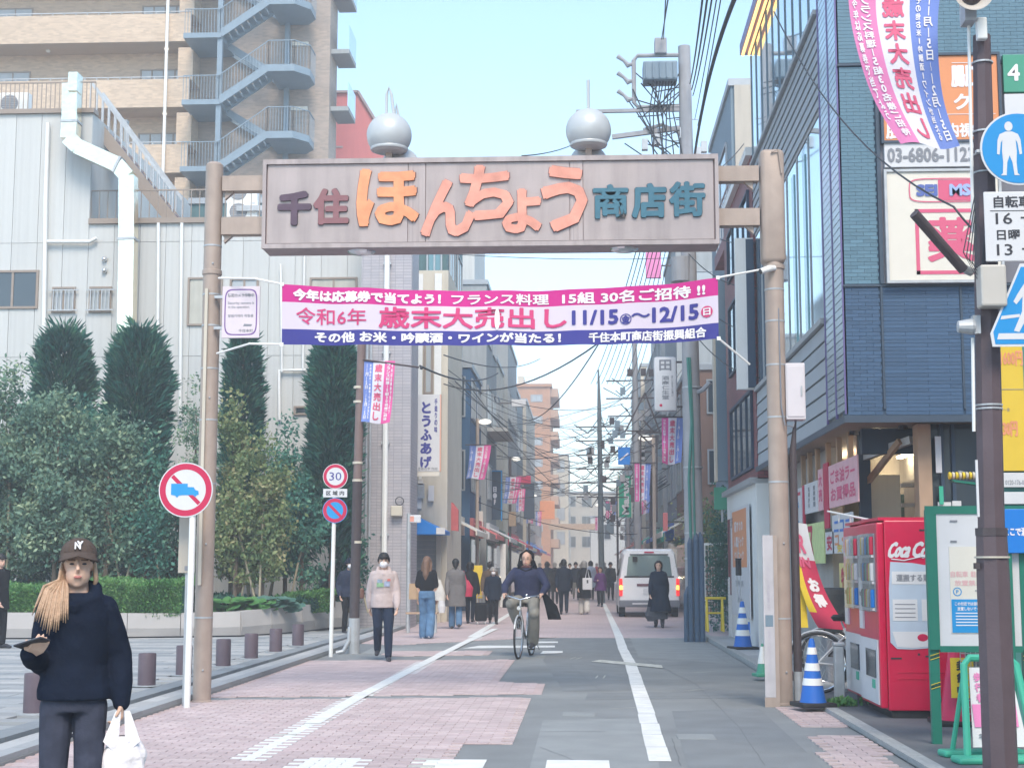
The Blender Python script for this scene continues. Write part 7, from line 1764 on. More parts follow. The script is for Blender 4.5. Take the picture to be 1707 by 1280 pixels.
    if not skirt or skirt[0] > .2:
        if not skirt: nm = 'trousers'
        g.loft([(J['hipL'].x*.5+J['hipR'].x*.5, (J['hipL'].y+J['hipR'].y)/2, min(J['hipL'].z,J['hipR'].z)-.06, .172*build,.126*build),(0+spine(.95).x, spine(.95).y, spine(.95).z, .178*build,.130*build),(spine(1.0).x, spine(1.0).y, spine(1.0).z, .158*build,.114*build)], 18)
        for q in 'LR':
            h, kn, a = J['hip'+q], J['knee'+q], J['ank'+q]; e = a.lerp(kn, max(0,(botlen-.08)))
            limb(g, [h+V(0,0,-.03), h.lerp(kn,.5), kn, kn.lerp(e,.5), e+V(0,0,.0)], [.092*legr,.086*legr,.068*legr+wide_leg*.3,.064*legr+wide_leg*.7,.052*legr+wide_leg], 12)
    remesh(g, vox*.95, nm, bottom, t, 3)
    for q in 'LR':
        g = MB(); a, to = J['ank'+q], J['toe'+q]
        g.sph(a+V(0,.035,-.035), .040,.048,.048, 10, 8); g.tube([a+V(0,.04,-.052), a.lerp(to,.6)+V(0,0,-.005), to+V(0,-.03,.0)], [.036,.043,.030], 10); g.sph(to+V(0,-.03,0), .036,.042,.027, 10, 8)
        remesh(g, .009, 'shoe', shoe or INK, t, 2)
    # hair
    hk, hm = hair; g = MB()
    def hs_(a, b2, c, *r): g.sph(hp(a,b2,c), *[q_*HS for q_ in r], 14, 10)
    if hk in ('short','long','bun','bob','ponytail','cap'):
        hs_(0,.026,.042,.085,.094,.090); hs_(0,.055,-.02,.070,.058,.070)
        if hk == 'short':
            g.tube([hp(-.066,-.060,.045), hp(-.02,-.088,.048), hp(.03,-.088,.056), hp(.066,-.060,.045)], [.022,.024,.024,.022], 8); hs_(0,.015,.075,.078,.085,.062)
            for e in (-1,1): g.tube([hp(e*.070,-.03,.06), hp(e*.080,.005,.01), hp(e*.074,.03,-.03)], [.022,.020,.014], 8)
        if hk in ('bob',): 
            for e in (-1,1): g.tube([hp(e*.07,-.015,.07), hp(e*.088,.008,0), hp(e*.082,.008,-.10)], [.026,.022,.014], 8)
            hs_(0,.05,-.06,.078,.05,.07); g.tube([hp(-.07,-.05,.075), hp(0,-.075,.090), hp(.07,-.05,.075)], [.022,.022,.022], 8)
        if hk == 'long':
            g.tube([hp(0,.06,.03), hp(0,.09,-.10), hp(0,.115,-.24), hp(0,.115,-.36)], [.080,.075,.065,.02], 12)
            for e in (-1,1): g.tube([hp(e*.06,.0,.05), hp(e*.085,.03,-.06), hp(e*.07,.09,-.24), hp(e*.05,.1,-.33)], [.03,.032,.035,.008], 8)
        if hk == 'bun': hs_(0,.10,.085,.04,.04,.04)
        if hk == 'ponytail': g.tube([hp(0,.09,.04), hp(0,.115,-.06), hp(0,.105,-.2)], [.03,.034,.01], 8)
        remesh(g, .010 if not detail else .007, 'hair', hm, t, 3)
    if hk in ('hood','hat'):
        g = MB(); g.sph(hp(0,.022,.045), .098,.105,.102, 14, 10) if hk == 'hat' else None
        if hk == 'hood':
            g.sph(hp(0,.055,.028), .115,.105,.125, 16, 12); g.tube([hp(0,-.035,.125), hp(.085,-.035,.07), hp(.105,-.04,-.04), hp(.08,-.06,-.13), hp(0,-.08,-.17), hp(-.08,-.06,-.13), hp(-.105,-.04,-.04), hp(-.085,-.035,.07)], .018, 8, close=True)
            g.tube([hp(.09,-.02,-.03), spine(1.40,.12)], [.04,.06], 8).tube([hp(-.09,-.02,-.03), spine(1.40,-.12)], [.04,.06], 8)
        else: g.tube([hp(.10*math.cos(a), .02+.105*math.sin(a), .025) for a in np.linspace(0,2*PI,13)[:-1]], .016, 6, close=True)
        remesh(g, .010, 'hood' if hk == 'hood' else 'hat', hm, t, 3)
    # face
    for e in (-1,1):
        O('eye', MB().sph(hp(e*.029,-.0835,.006), .012,.006,.0055, 10, 6), INK, t, smooth=True); O('eyebrow', MB().tube([hp(e*.014,-.090,.024), hp(e*.046,-.080,.024)], .0035, 5), HBLK if hm not in (HBLD,HBRN) else HBRN, t)
    if mask: O('face_mask', MB().sph(hp(0,-.042,-.048), .066,.070,.060, 16, 12), MASKM, t, smooth=True)
    else: O('lips', MB().sph(hp(0,-.0885,-.056), .020,.006,.008, 10, 6), mat('lip_red',(0.48,0.17,0.15),.4,0), t, smooth=True)
    for ch in t.children: pass
    t.scale = (s, s, s)
    return t, J, hp, spine
def V3(a,b,c): return Vector((a,b,c))
# woman with cap, phone and plastic bag
YWm = 7.1
xw = XX(131, YWm)
t, J, hp, spine = person('blonde woman in brown cap and black hoodie holding a phone and white carrier bag', xw, YWm, R(14), 1.57, mat('black_fleece',(0.011,0.016,0.032),.95,.25,6,.9,11,spec=.08), JEAND, ('cap', HBLD), topkind='hoodie', hem=.90, vox=.009, detail=True, female=1, skin=SKINP, build=.90, stride=.10, wide_leg=.02, legr=.92, botlen=.05, flare=.12, z0=.0,
    pose=dict(shR=V3(-.135,0,1.36), shL=V3(.135,0,1.36), elR=V3(-.165,-.0,1.09), wrR=V3(-.205,-.21,1.14), hdR=V3(.45,-.65,.35), hnR=V3(.55,-.2,.85), curlR=.42, elL=V3(.215,.03,1.12), wrL=V3(.235,.0,.885), hdL=V3(0.02,-.05,-1), curlL=.75, hnL=V3(-1,0,0)), head_yaw=R(4))
def lo(a): return a
g = MB(); g.sph(hp(0,.018,.050), .094,.104,.088, 18, 12)
remesh(g, .006, 'cap', mat('brown_cap',(0.10,0.075,0.065),.9,.12,30,.4,120,spec=.1), t, 2)
g = MB()
def brim(u, v):
    a = -1.15 + 2.3*u; return hp(math.sin(a)*(.083+.016*v), .012-math.cos(a)*(.088+.062*v*math.cos(a*.8)), .052 - .012*v - .030*v*abs(math.sin(a)) + .012*(1-abs(math.sin(a)))*(1-v))
g.grid(brim, 14, 5); o = O('cap_brim', g, MATS['brown_cap'], t); SM(o, 180); o.modifiers.new('t','SOLIDIFY').thickness = .005
q = MB(); lett(q, 'N', -.004, 0, .030, .034, 0, .03); lett(q, 'Y', .006, .003, .030, .040, -.001, .03)
q.v = [tuple(hp(v[0], .016-.104*math.sqrt(max(0,1-(v[0]/.094)**2-((v[2]+.045)/.092)**2))-.006+v[1], .050+v[2]+.043)) for v in q.v]; O('cap_logo', q, SIGNW, t)
# long straight hair, mostly over her right shoulder
g = MB()
for k in range(17):
    f = k/16; x0 = -.075+.03*f; a = hp(x0, -.02+.05*f, .01)
    e = V3(-.205+.175*f, -.145-.03*math.sin(f*3), 1.33-.075*math.sin(f*3.1)+rng.uniform(-.025,.02)); m_ = a.lerp(e,.5)+V3(-.012+.01*f,-.035,.015)
    g.tube([a, hp(x0-.012,-.03+.03*f,-.07), m_, m_.lerp(e,.6)+V3(0,-.012,0), e], [.008,.008,.008,.006,.002], 6)
for k in range(10):
    f = k/9; g.tube([hp(.074,.0+.05*f,.01), hp(.085,.0+.05*f,-.07), hp(.07,.02+.05*f,-.125)], [.011,.013,.006], 6)
o = O('long_hair', g, HBLD, t); SM(o, 180)
for k in range(10):
    f = k/9; 
O('phone', MB(), INK, t) if False else None
ph = T('phone', 'dark phone in the hand of the woman in the cap', 'phone'); 
Mw = t.matrix_basis if False else (Matrix.Translation(t.location) @ Matrix.Rotation(R(14),4,'Z') @ Matrix.Diagonal((*t.scale,1)))
wr = J['wrR']; pc_ = wr + V3(.02,-.080,.060)
def world(p): return Mw @ Vector(p)
pm = Matrix.Translation(world(pc_)) @ Matrix.Rotation(R(14),4,'Z') @ Euler((R(-16), R(14), R(58))).to_matrix().to_4x4()
ph.matrix_basis = pm; O('case', MB().bevbox(-.036,.036,-.075,.075,-.005,.004,.003), INK, ph); O('screen', MB().box(-.032,.032,-.070,.070,.0045,.0055), mat('phone_screen',(.3,.33,.38),.1,0,1), ph)
bag = T('carrier_bag', 'white translucent plastic carrier bag hanging from the hand of the woman in the cap', 'bag', tuple(world(J['wrL']+V3(.012,-.02,-.045))), R(14))
def bagf(u, v):
    a = 2*PI*u; w_ = [.055,.085,.108,.118,.116,.098,.02]; i = v*6; k = min(int(i),5); w = w_[k]*(1-(i-k))+w_[k+1]*(i-k)
    c, s_ = math.cos(a), math.sin(a); wob = 1+.05*math.sin(a*5+v*7)+.035*math.sin(a*9-v*12)
    return (w*wob*math.copysign(abs(c)**.8,c)+.012*math.sin(v*9), w*.62*wob*math.copysign(abs(s_)**.8,s_), -.115-.27*v)
g = MB(); g.grid(bagf, 40, 26)
bm_ = mat('thin_white_plastic',(0.80,0.76,0.78),.35,.06,12,.6,22,spec=.5); 
o = O('sack', g, bm_, bag); SM(o, 180)
g = MB(); 
for e in (-1,1):
    for d in (-1,1): g.add([(e*.012,d*.012,.0),(e*.03,d*.012,.0),(e*.075,d*.045,-.12),(e*.03,d*.05,-.14)], [(0,1,2,3)]); 
    g.add([(e*.008,-.03,-.0),(e*.034,-.03,.0),(e*.085,-.052,-.135),(e*.018,-.052,-.20)], [(0,1,2,3)])
o = O('handle', g, bm_, bag); o.modifiers.new('t','SOLIDIFY').thickness = .003
O('contents', MB().bevbox(-.06,.07,-.045,.045,-.33,-.19,.02), mat('peach_package',(0.66,0.42,0.36),.6,.2,12), bag)
# man in grey pink hoodie
def gpt(px, py): p = G(px, py); return p.x, p.y
x, y = gpt(638, 1101)
t, J, hp, spine = person('young man in a grey pink hoodie and white mask walking on the pavement', x, y, R(8), 1.66, PINKG, cloth('dark_blue_trousers',(0.018,0.028,0.055)), ('short', HBLK), topkind='hoodie', hem=.84, mask=True, shoe=INK, stride=.22, arm=-.12, legr=1.08, skin=SKINP, vox=.010)
g = MB(); e_ = lambda x_, z_, o_=.006: (x_, spine(z_).y - (.151+o_)*math.sqrt(max(0,1-(x_/.215)**2))-.006, z_)
for (a, b2, c, d, m) in ((-.11,.0,1.17,1.235,mat('print_green',(0.22,0.38,0.22),.8,.3,20)),(-.10,-.02,1.235,1.29,mat('print_blue',(0.25,0.33,0.42),.8,.3,20)),(.01,.10,1.18,1.26,mat('print_teal',(0.30,0.36,0.50),.8,.3,20)),(.06,.11,1.262,1.30,mat('print_red',(0.55,0.16,0.14),.8,.2,20))):
    g = MB(); g.grid(lambda u, v: e_(a+(b2-a)*u, c+(d-c)*v), 6, 3); O('print', g, m, t)
# jeans woman from behind with bags
x, y = gpt(711, 1065)
t, J, hp, spine = person('long haired woman in black short sleeves and wide blue jeans seen from behind', x, y, R(172), 1.66, BLKC, JEAN, ('long', HBRN), topkind='tee', sleeve=.45, hem=.98, stride=.08, arm=.03, wide_leg=.04, legr=1.05, botlen=.02, female=1, shoe=SIGNW)
bgm = T('paper_bag', 'brown paper bag on the arm of the jeans woman', 'bag', (x-.24, y, .80), .3); O('bag', MB().loft([(0,0,.0,.13,.07),(.0,0,.32,.12,.04)], 4), mat('kraft_paper',(0.42,0.28,0.17),.8,.1,8), bgm)
bgm = T('tote_bag', 'cream tote bag on the shoulder of the jeans woman', 'bag', (x+.26, y, .78), 0); O('bag', MB().loft([(0,0,.0,.10,.05),(.0,0,.14,.11,.05),(-.03,0,.42,.05,.03)], 12), WHITC, bgm); O('strap', MB().tube([(-.03,0,.42),(-.08,-.02,.56),(-.13,0,.60),(-.06,.05,.42)], .012, 6), WHITC, bgm)
x, y = gpt(759, 1048)
person('woman in a long grey coat and jeans seen from behind', x, y, R(185), 1.64, GREYC, JEAN, ('ponytail', HBLK), topkind='coat', hem=.55, build=1.15, stride=.14, wide_leg=.03, female=1)
bgm = T('plastic_bag', 'white plastic bag hanging beside the grey coat', 'bag', (x-.32, y-.05, .38), 0); O('bag', MB().loft([(0,0,.0,.07,.05),(.0,0,.15,.10,.06),(0,0,.34,.05,.03),(0,0,.42,.02,.02)], 12), SIGNW, bgm)
x, y = gpt(782, 1040)
person('woman in dark clothes partly hidden by the grey coat with a crimson bag', x, y+.3, R(175), 1.58, BLKC, NAVYC, ('bob', HBLK), topkind='jacket', hem=.8, stride=.15, female=1)
bgm = T('crimson_bag', 'crimson shoulder bag between the grey coat and the dark clad woman', 'bag', (x-.02, y-.05, .70), .2); O('bag', MB().loft([(0,0,.0,.10,.06),(.0,0,.22,.13,.07),(-.05,0,.42,.05,.03)], 12), mat('crimson_leather',(0.50,0.03,0.08),.5,.1,8), bgm); O('strap', MB().tube([(-.05,0,.42),(-.12,0,.66)], .012, 6), mat('crimson_leather',(0.5,0.03,0.08)), bgm)
x, y = gpt(822, 1040)
t, J, hp, spine = person('small elderly person in navy with a mask and pale hat pulling a suitcase', x, y, R(8), 1.44, NAVYC, BLKC, ('hat', HGRY), topkind='jacket', hem=.72, mask=True, stride=.12, build=1.12, arm=.1)
sc_ = T('wheeled_suitcase', 'small black wheeled suitcase beside the elderly person in navy', 'suitcase', (x-.30, y-.2, 0), .2); O('case', MB().bevbox(-.15,.15,-.1,.1,.08,.55,.05), BLKC, sc_); O('handle', MB().tube([(-.08,.08,.55),(-.08,.08,.72),(.08,.08,.72),(.08,.08,.55)], .01, 6), STEEL, sc_)
for a in (-.1,.1):
    for b2 in (-.07,.07): O('wheel', MB().lathe([(.035,-.012),(.035,.012)], 12, (a,b2,.035), 'x'), SIGNW, sc_)
bgm = T('hand_bag', 'small black bag carried at the right of the elderly person', 'bag', (x+.33, y-.05, .42), 0); O('bag', MB().loft([(0,0,.0,.09,.05),(.0,0,.18,.08,.05),(0,0,.30,.02,.02)], 12), BLKC, bgm)
x, y = gpt(817, 1030)
person('person with dark hair close behind the elderly person in navy', x, y, R(180), 1.60, BROWNC, BLKC, ('short', HBLK), topkind='jacket', build=1.2, stride=.1)
# man in navy behind the brown pole
x, y = gpt(580, 1058)
person('man in a navy jacket looking down behind the brown pole near the planter', x, y, R(25), 1.64, SLATE, BLKC, ('hat', NAVYC), topkind='jacket', hem=.84, stride=.03, mask=True, lean=.12, build=1.1, pose=dict(elL=V3(.22,.0,1.1), wrL=V3(.12,-.22,1.0), elR=V3(-.24,.03,1.1), wrR=V3(-.23,-.1,.88)))
bgm = T('brown_shoulder_bag', 'brown bag hanging at the side of the man behind the pole', 'bag', (x+.25, y-.2, .78), 0); O('bag', MB().bevbox(-.12,.12,-.06,.06,0,.22,.03), mat('brown_leather',(0.14,0.06,0.04),.5,.1,8), bgm)
# man in black and woman with tote walking away
x, y = gpt(940, 1024)
person('man in a black suit walking away up the middle of the street', x, y, R(180), 1.68, NAVYC, NAVYC, ('short', HBLK), topkind='jacket', hem=.72, stride=.14, build=1.1)
x, y = gpt(974, 1024)
person('woman in a dark coat and white trousers with a tote bag walking away', x, y, R(182), 1.64, BLKC, WHITC, ('bob', HGRY), topkind='coat', hem=.52, stride=.12, wide_leg=.05, female=1)
bgm = T('white_tote', 'white tote bag with dark mark on the coat wearing woman walking away', 'bag', (x+.10, y-.2, .76), 0); O('bag', MB().bevbox(-.15,.15,-.04,.04,0,.36,.02), SIGNW, bgm); O('strap', MB().tube([(-.06,0,.36),(0,.05,.66),(.06,0,.36)], .012, 6), SIGNW, bgm); O('mark', MB().box(-.02,.03,-.045,-.0405,.2,.3), INK, bgm)
x, y = gpt(1001, 1011)
person('woman in a purple jacket and dark trousers looking at her hands', x, y, R(-10), 1.45, PURP, BLKC, ('bob', HBLK), topkind='jacket', hem=.70, flare=.2, stride=.12, female=1, pose=dict(wrR=V3(-.1,-.28,1.12), elR=V3(-.24,-.02,1.1)))
x, y = gpt(1099, 1046)
t, J, hp, spine = person('woman in a long navy coat walking beside the white van', x, y, R(-6), 1.60, mat('deep_navy_coat',(0.014,0.022,0.042),.9,.15,9,.5,14,spec=.1), mat('sheer_grey_skirt',(0.06,0.065,0.08),.8,.15,9), ('bob', HBLK), topkind='coat', hem=.42, flare=.10, stride=.05, female=1, skirt=(.22,.22), skin=SKINP, build=1.08)
bgm = T('dark_net_bag', 'grey bag carried low by the woman in the long navy coat', 'bag', (x-.18, y-.1, .16), 0); O('bag', MB().loft([(0,0,.0,.10,.06),(-.0,0,.12,.17,.08),(0,0,.34,.10,.05)], 12), MATS['sheer_grey_skirt'], bgm)
# left picture edge
x, y = gpt(-6, 1085)
person('dark clad person mostly cut off by the left picture edge', x, y, R(60), 1.62, BLKC, BLKC, ('short', HBLK), topkind='coat', hem=.7, stride=.05, z0=.05)
# distant walkers
far = [(1018,1000,'person beside the van in dark clothes walking away',BLKC,BLKC,1.66),(912,1003,'man in navy ahead of the suited man',NAVYC,BLKC,1.68),(925,1008,'person in black close to the suited man on his left',BLKC,BLKC,1.62),(960,1000,'distant walker between the suited man and the tote woman',NAVYC,KHAKI,1.66),(985,1000,'distant walker in pale blue above the purple jacket',mat('pale_blue_cloth',(.3,.36,.5),.9,.1,9),BLKC,1.72),
       (900,996,'distant walker in khaki left of centre',KHAKI,NAVYC,1.65),(950,990,'far walker in the crowd with light top',WHITC,BLKC,1.65),(935,988,'far walker in blue jeans in the crowd',GREYC,JEAN,1.7),(968,988,'far walker in brown in the crowd',BROWNC,BLKC,1.62),(915,986,'far walker in slate in the crowd',SLATE,BLKC,1.66),(880,992,'far walker in a pale coat near the left shops',PINKG,BLKC,1.6),(995,986,'far walker in crimson near the centre pole',mat('crimson_knit',(0.35,0.05,0.07),.9,.1,9),NAVYC,1.68),(860,990,'far walker beside the pillar of the steps',BLKC,BLKC,1.66),(943,980,'farthest walker in the crowd, in beige',mat('beige_coat',(0.38,0.32,0.26),.9,.1,9),BLKC,1.66),(1008,990,'far walker half hidden behind the van corner',GREYC,BLKC,1.7)]
for k, (px, py, lab, tm, bm2, h) in enumerate(far):
    x, y = gpt(px, py); person(lab, x, y, R(180 if k % 3 else 4), h, tm, bm2, (['short','bob','bun'][k%3], [HBLK,HBLK,HGRY][k%3]), topkind=['jacket','coat','hoodie'][k%3], hem=[.8,.55,.85][k%3], stride=.08+.03*(k%4), vox=.026, arm=.1)

# ------------------------------------------------------------ bicycles
def bicycle(label, loc, rz, frame_m, lean=0):
    """heads along local -y; wheel radius .33, wheelbase 1.08"""
    t = T('bicycle', label, 'bicycle', loc, rz, 'bicycles'); t.rotation_euler = (0, lean, rz)
    for (yy, nm) in ((-.56,'wheel'),(.52,'wheel')):
        w = O(nm, MB().tube([(0, yy+.305*math.cos(a), .33+.305*math.sin(a)) for a in np.linspace(0,2*PI,33)[:-1]], .010, 6, close=True), CHROME, t)
        O('tyre', MB().tube([(0, yy+.325*math.cos(a), .33+.325*math.sin(a)) for a in np.linspace(0,2*PI,33)[:-1]], .018, 8, close=True), BLACK, w)
        g = MB()
        for k in range(18):
            a = 2*PI*k/18; g.tube([((.02 if k%2 else -.02), yy, .33),(0, yy+.3*math.cos(a), .33+.3*math.sin(a))], .0018, 3, cap=False)
        O('spokes', g, STEEL, w); O('hub', MB().lathe([(.02,-.045),(.02,.045)], 12, (0,yy,.33), 'x'), STEEL, w)
        O('mudguard', MB().tube([(0, yy+.355*math.cos(a), .33+.355*math.sin(a)) for a in np.linspace(.2,2.7,14)], .016, 5), STEEL, t)
    F = MB(); hd_, bb_, st_ = (0,-.40,.78), (0,.08,.29), (0,.22,.72)
    F.tube([hd_, (0,-.1,.42), bb_], .018, 8).tube([(0,-.41,.70),(0,-.1,.34),bb_], .016, 8).tube([bb_, st_], .016, 8)
    for e in (-1,1): F.tube([bb_, (e*.05,.3,.31), (e*.06,.52,.33)], .010, 6).tube([(0,.2,.64),(e*.05,.36,.5),(e*.06,.52,.33)], .009, 6)
    SM(O('frame', F, frame_m, t), 60)
    F = MB()
    for e in (-1,1): F.tube([(e*.02,-.42,.68),(e*.05,-.46,.55),(e*.055,-.56,.33)], .011, 6)
    F.tube([(0,-.43,.68),(0,-.38,.92)], .015, 8); SM(O('fork', F, STEEL, t), 60)
    SM(O('handlebar', MB().tube([(-.29,-.14,.98),(-.27,-.25,1.0),(-.14,-.38,.97),(0,-.40,.93),(.14,-.38,.97),(.27,-.25,1.0),(.29,-.14,.98)], .011, 8), CHROME, t), 60)
    for e in (-1,1): O('grip', MB().tube([(e*.29,-.13,.98),(e*.275,-.24,1.0)], .017, 8), BLACK, t); O('brake_lever', MB().tube([(e*.27,-.27,.985),(e*.25,-.22,.96)], .006, 5), STEEL, t)
    O('headlamp', MB().lathe([(.01,.04),(.035,.02),(.035,-.02),(.03,-.03)], 14, (0,-.50,.80), 'y'), CHROME, t)
    SM(O('saddle', MB().loft([(0,.26,.80,.05,.08),(0,.24,.84,.095,.13),(0,.22,.87,.06,.12)], 14), BLACK, t), 60); O('seat_post', MB().tube([st_, (0,.25,.80)], .012, 8), STEEL, t)
    O('chain_guard', MB().box(.04,.05,.0,.5,.30,.40), STEEL, t); O('crank', MB().tube([(.05,.08,.29),(.06,.02,.13)], .009, 6).tube([(-.05,.08,.29),(-.06,.14,.45)], .009, 6), STEEL, t)
    O('pedal', MB().box(.06,.15,-.03,.07,.115,.135), BLACK, t); O('pedal', MB().box(-.15,-.06,.09,.19,.44,.46), BLACK, t)
    O('bell', MB().sph((.1,-.37,1.0), .022), CHROME, t); O('stand', MB().tube([(.05,.5,.3),(.12,.62,.08)], .008, 5), STEEL, t)
    return t
bxx, byy = gpt(872, 1100)
rzb = R(-9)
cb_ = bicycle('silver city bicycle ridden towards the viewer by the hooded cyclist', (bxx+.0, byy+.85, 0), rzb, CHROME)
t, J, hp, spine = person('cyclist in a navy jacket and dark hood riding the silver bicycle', bxx, byy+.85, rzb, 1.70, mat('quilted_navy',(0.030,0.034,0.075),.8,.12,9,.5,20,spec=.2), KHAKI, ('hood', BLKC), topkind='jacket', hem=.95, stride=0, build=1.22, lean=.04, hs=1.17, legr=1.15, wide_leg=.035,
    pose=dict(shift=V3(0,.22,.0), hipL=V3(.10,.18,.93), hipR=V3(-.10,.18,.93), kneeL=V3(.19,-.20,.70), kneeR=V3(-.20,-.20,.86), ankL=V3(.12,.05,.25), ankR=V3(-.13,.10,.55), toeL=V3(.12,-.10,.17), toeR=V3(-.13,-.05,.49), shL=V3(.205,.20,1.385), shR=V3(-.205,.20,1.385), elL=V3(.35,.06,1.14), elR=V3(-.35,.06,1.14), wrL=V3(.31,-.13,1.03), wrR=V3(-.31,-.13,1.03), hdL=V3(-.1,-1,-.3), hdR=V3(.1,-1,-.3), hnL=V3(0,-.2,-1), hnR=V3(0,-.2,-1), curlL=.6, curlR=.6, head=V3(0,.15,1.58)))
SM(O('scarf', MB().tube([spine(1.44,.075)+V3(0,-.07,0), spine(1.47,.0)+V3(0,-.11,0), spine(1.44,-.075)+V3(0,-.07,0), spine(1.46)+V3(0,.07,0)], .035, 8, close=True), mat('maroon_scarf',(0.12,0.05,0.05),.9,.2,12), t), 180)
sb2 = T('hanging_bag', 'black bag swinging beside the cyclist', 'bag', (bxx+.42, byy+.95, .60), .1); O('bag', MB().loft([(.06,0,.0,.11,.05),(.0,0,.22,.10,.05),(-.14,0,.46,.03,.03)], 12), BLKC, sb2)
bicycle('white and chrome bicycle parked behind the blue cone at the shop corner', (XX(1438,17.2), 17.2, .05), R(82), WHITE, lean=.08)
bicycle('dark bicycle with yellow reflector parked beside the chrome one', (XX(1450,18.4), 18.4, .05), R(74), BLACK, lean=.06)
bicycle('bicycle leaning at the wall on the dark side of the white van', (3.0, 60.0, 0), R(20), BLACK)

# ------------------------------------------------------------ white van seen from behind
vx, vy = XX(1082,44.2), 44.2
van = T('parked_van', 'white van with lit tail lights parked at the right of the street, seen from behind', 'van', (vx, vy, 0), 0)
VWH = mat('van_white', (0.84,0.84,0.86), .25, .03, 2, spec=.6); VBL = mat('van_bumper', (0.16,0.17,0.20), .5, .05)
def vsec(y, w, zt_, wt): # body cross-section
    return [(-w,y,.30),(-w,y,1.05),(-w*.985,y,1.15),(-wt,y,zt_-.12),(-wt+.10,y,zt_),(wt-.10,y,zt_),(wt,y,zt_-.12),(w*.985,y,1.15),(w,y,1.05),(w,y,.30)]
secs = [vsec(0,.85,1.92,.72), vsec(.12,.88,1.98,.76), vsec(2.5,.88,2.0,.77), vsec(3.6,.88,1.95,.74), vsec(4.3,.86,1.2,.80), vsec(4.65,.80,.95,.78)]
g = MB(); k = 10
for s_ in secs: g.v += s_
for i in range(len(secs)-1):
    for j in range(k): g.f.append([i*k+j, (i+1)*k+j, (i+1)*k+(j+1)%k, i*k+(j+1)%k]); g.mi.append(0)
g.f.append(list(range(k))); g.mi.append(0); g.f.append([(len(secs)-1)*k+j for j in range(k)][::-1]); g.mi.append(0)
SM(O('body', g, VWH, van), 30)
O('rear_door', MB().prism([(-.76,.50),(.76,.50),(.78,1.1),(.64,1.84),(-.64,1.84),(-.78,1.1)], -.025, -.004), VWH, van)
O('rear_window', MB().prism([(-.66,1.20),(.66,1.20),(.60,1.74),(.52,1.79),(-.52,1.79),(-.60,1.74)], -.038, -.026), mat('van_glass',(0.22,0.30,0.31),.08,.1,2,metal=.3), van)
O('window_rim', MB().box(-.72,.72,-.034,-.026,1.15,1.195).box(-.56,.56,-.034,-.026,1.795,1.83), BLACK, van)
O('high_brake_light', MB().box(-.14,.14,-.05,-.03,1.86,1.90), RED, van); O('rear_mirror', MB().box(-.48,-.34,-.12,-.04,1.60,1.76), BLACK, van); O('wiper', MB().tube([(.0,-.045,1.22),(.4,-.045,1.26)], .01, 5), BLACK, van)
O('plate_garnish', MB().box(-.36,.36,-.05,-.026,.90,.97), mat('garnish_plum',(0.18,0.08,0.10),.4,.05), van); O('number_plate', MB().box(-.18,.18,-.045,-.026,.66,.84), SIGNW, van)
O('bumper', MB().bevbox(-.88,.88,-.12,.1,.30,.50,.03), VBL, van); O('bumper_step', MB().box(-.5,.5,-.14,-.121,.38,.42), SIGNW, van)
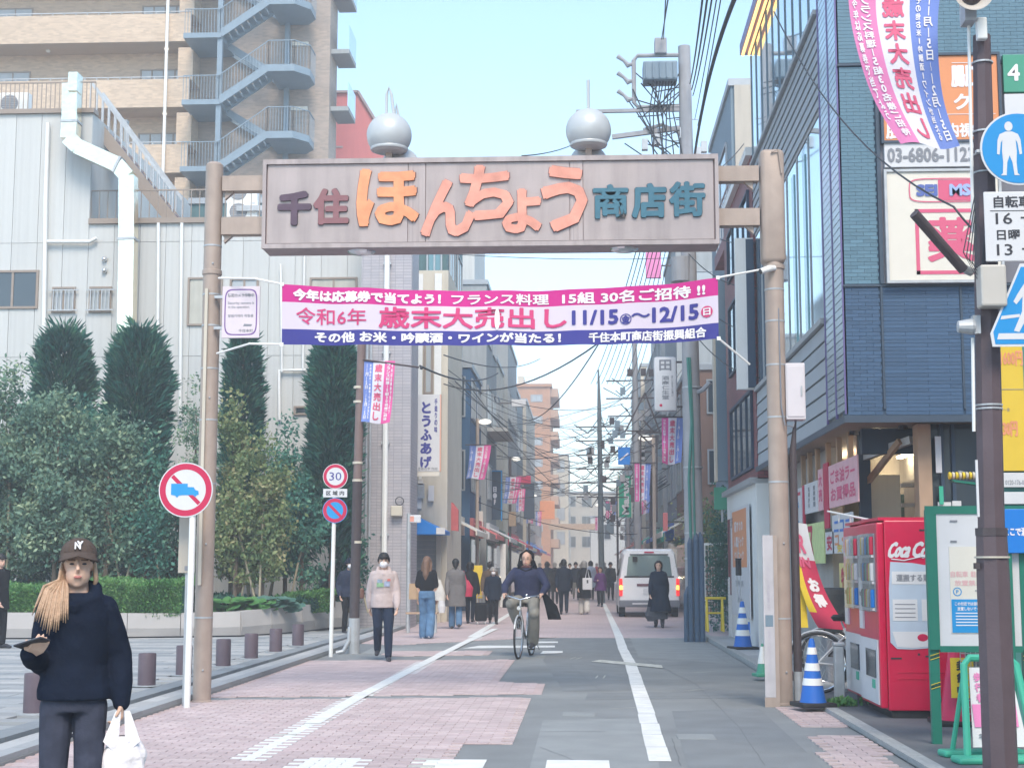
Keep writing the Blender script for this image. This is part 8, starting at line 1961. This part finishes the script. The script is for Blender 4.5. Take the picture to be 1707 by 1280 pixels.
for e in (-1,1):
    O('tail_light', MB().bevbox(*sorted((e*.78,e*.875)), -.04,.05,.62,1.12,.01), mat('tail_red',(0.6,0.02,0.02),.3,0,emit=.5), van); O('indicator', MB().box(*sorted((e*.785,e*.86)), -.048,-.0405,.80,.92), mat('indicator_amber',(1,.45,.05),.3,0,emit=2.2), van)
    O('side_mirror', MB().bevbox(*sorted((e*.90,e*1.06)), 3.75,3.9,1.15,1.42,.02), BLACK, van)
    for yy in (.85,3.75):
        w = O('wheel', MB().lathe([(.31,-.09),(.31,.09)], 24, (e*.78,yy,.31), 'x'), BLACK, van); O('hubcap', MB().lathe([(.19,0),(.17,.02)] if e > 0 else [(.17,-.02),(.19,0)], 18, (e*.87,yy,.31), 'x'), STEEL, w)
    O('side_window', MB().add([(e*.885,.5,1.2),(e*.885,3.4,1.2),(e*.79,3.3,1.72),(e*.79,.6,1.72)], [(0,1,2,3)]), GLASSD, van)
# second vehicle far away
c2_ = T('white_car', 'white car with lit lamps far down the street facing the viewer', 'car', (XX(955,112), 112, 0))
SM(O('body', MB().prism([(0,.3),(0,.85),(.7,.95),(1.3,1.45),(3.0,1.45),(3.9,.95),(4.2,.9),(4.2,.3)], -.8, .8, 'yz'), VWH, c2_), 30); O('windscreen', MB().add([(-.68,.68,.97),(.68,.68,.97),(.6,1.25,1.42),(-.6,1.25,1.42)], [(0,1,2,3)]), GLASSD, c2_)
for e in (-.6,.6): O('headlight', MB().sph((e,-.02,.68), .12,.05,.07), LAMPW, c2_); O('wheel', MB().lathe([(.3,-.1),(.3,.1)], 16, (e*1.2,.8,.3), 'x'), BLACK, c2_)
pst = T('shop_steps', 'grey shop steps with a white pillar halfway down the left side', 'steps', (-3.6, 56.2, 0))
for i in range(5): O('step', MB().box(-.8,.5,-.9+.25*i,-.0+.5,.18*i,.18*i+.175), CONC, pst)
O('pillar', MB().box(.5,.7,-.9,-.7,0,2.3), WHITE, pst)

# ------------------------------------------------------------ air
hz = O('haze', MB().box(-155, 155, -65, 405, -1.6, 43), None or mat('haze_air',(1,1,1)), kind='stuff')
hm = bpy.data.materials.new('street_haze'); hm.use_nodes = True; n = hm.node_tree.nodes; n.clear()
pv = n.new('ShaderNodeVolumePrincipled'); pv.inputs['Density'].default_value = HAZE_D; pv.inputs['Color'].default_value = (0.93,0.97,1.0,1); pv.inputs['Anisotropy'].default_value = 0.2
ou = n.new('ShaderNodeOutputMaterial'); hm.node_tree.links.new(pv.outputs[0], ou.inputs['Volume']); hz.data.materials.clear(); hz.data.materials.append(hm)
bpy.data.objects.remove(_to, do_unlink=True)
for o in list(COL.objects):
    if o.type == 'MESH' and o.parent is None and 'label' not in o and 'kind' not in o: print('UNTAGGED', o.name)
print('OBJ', len(COL.objects))
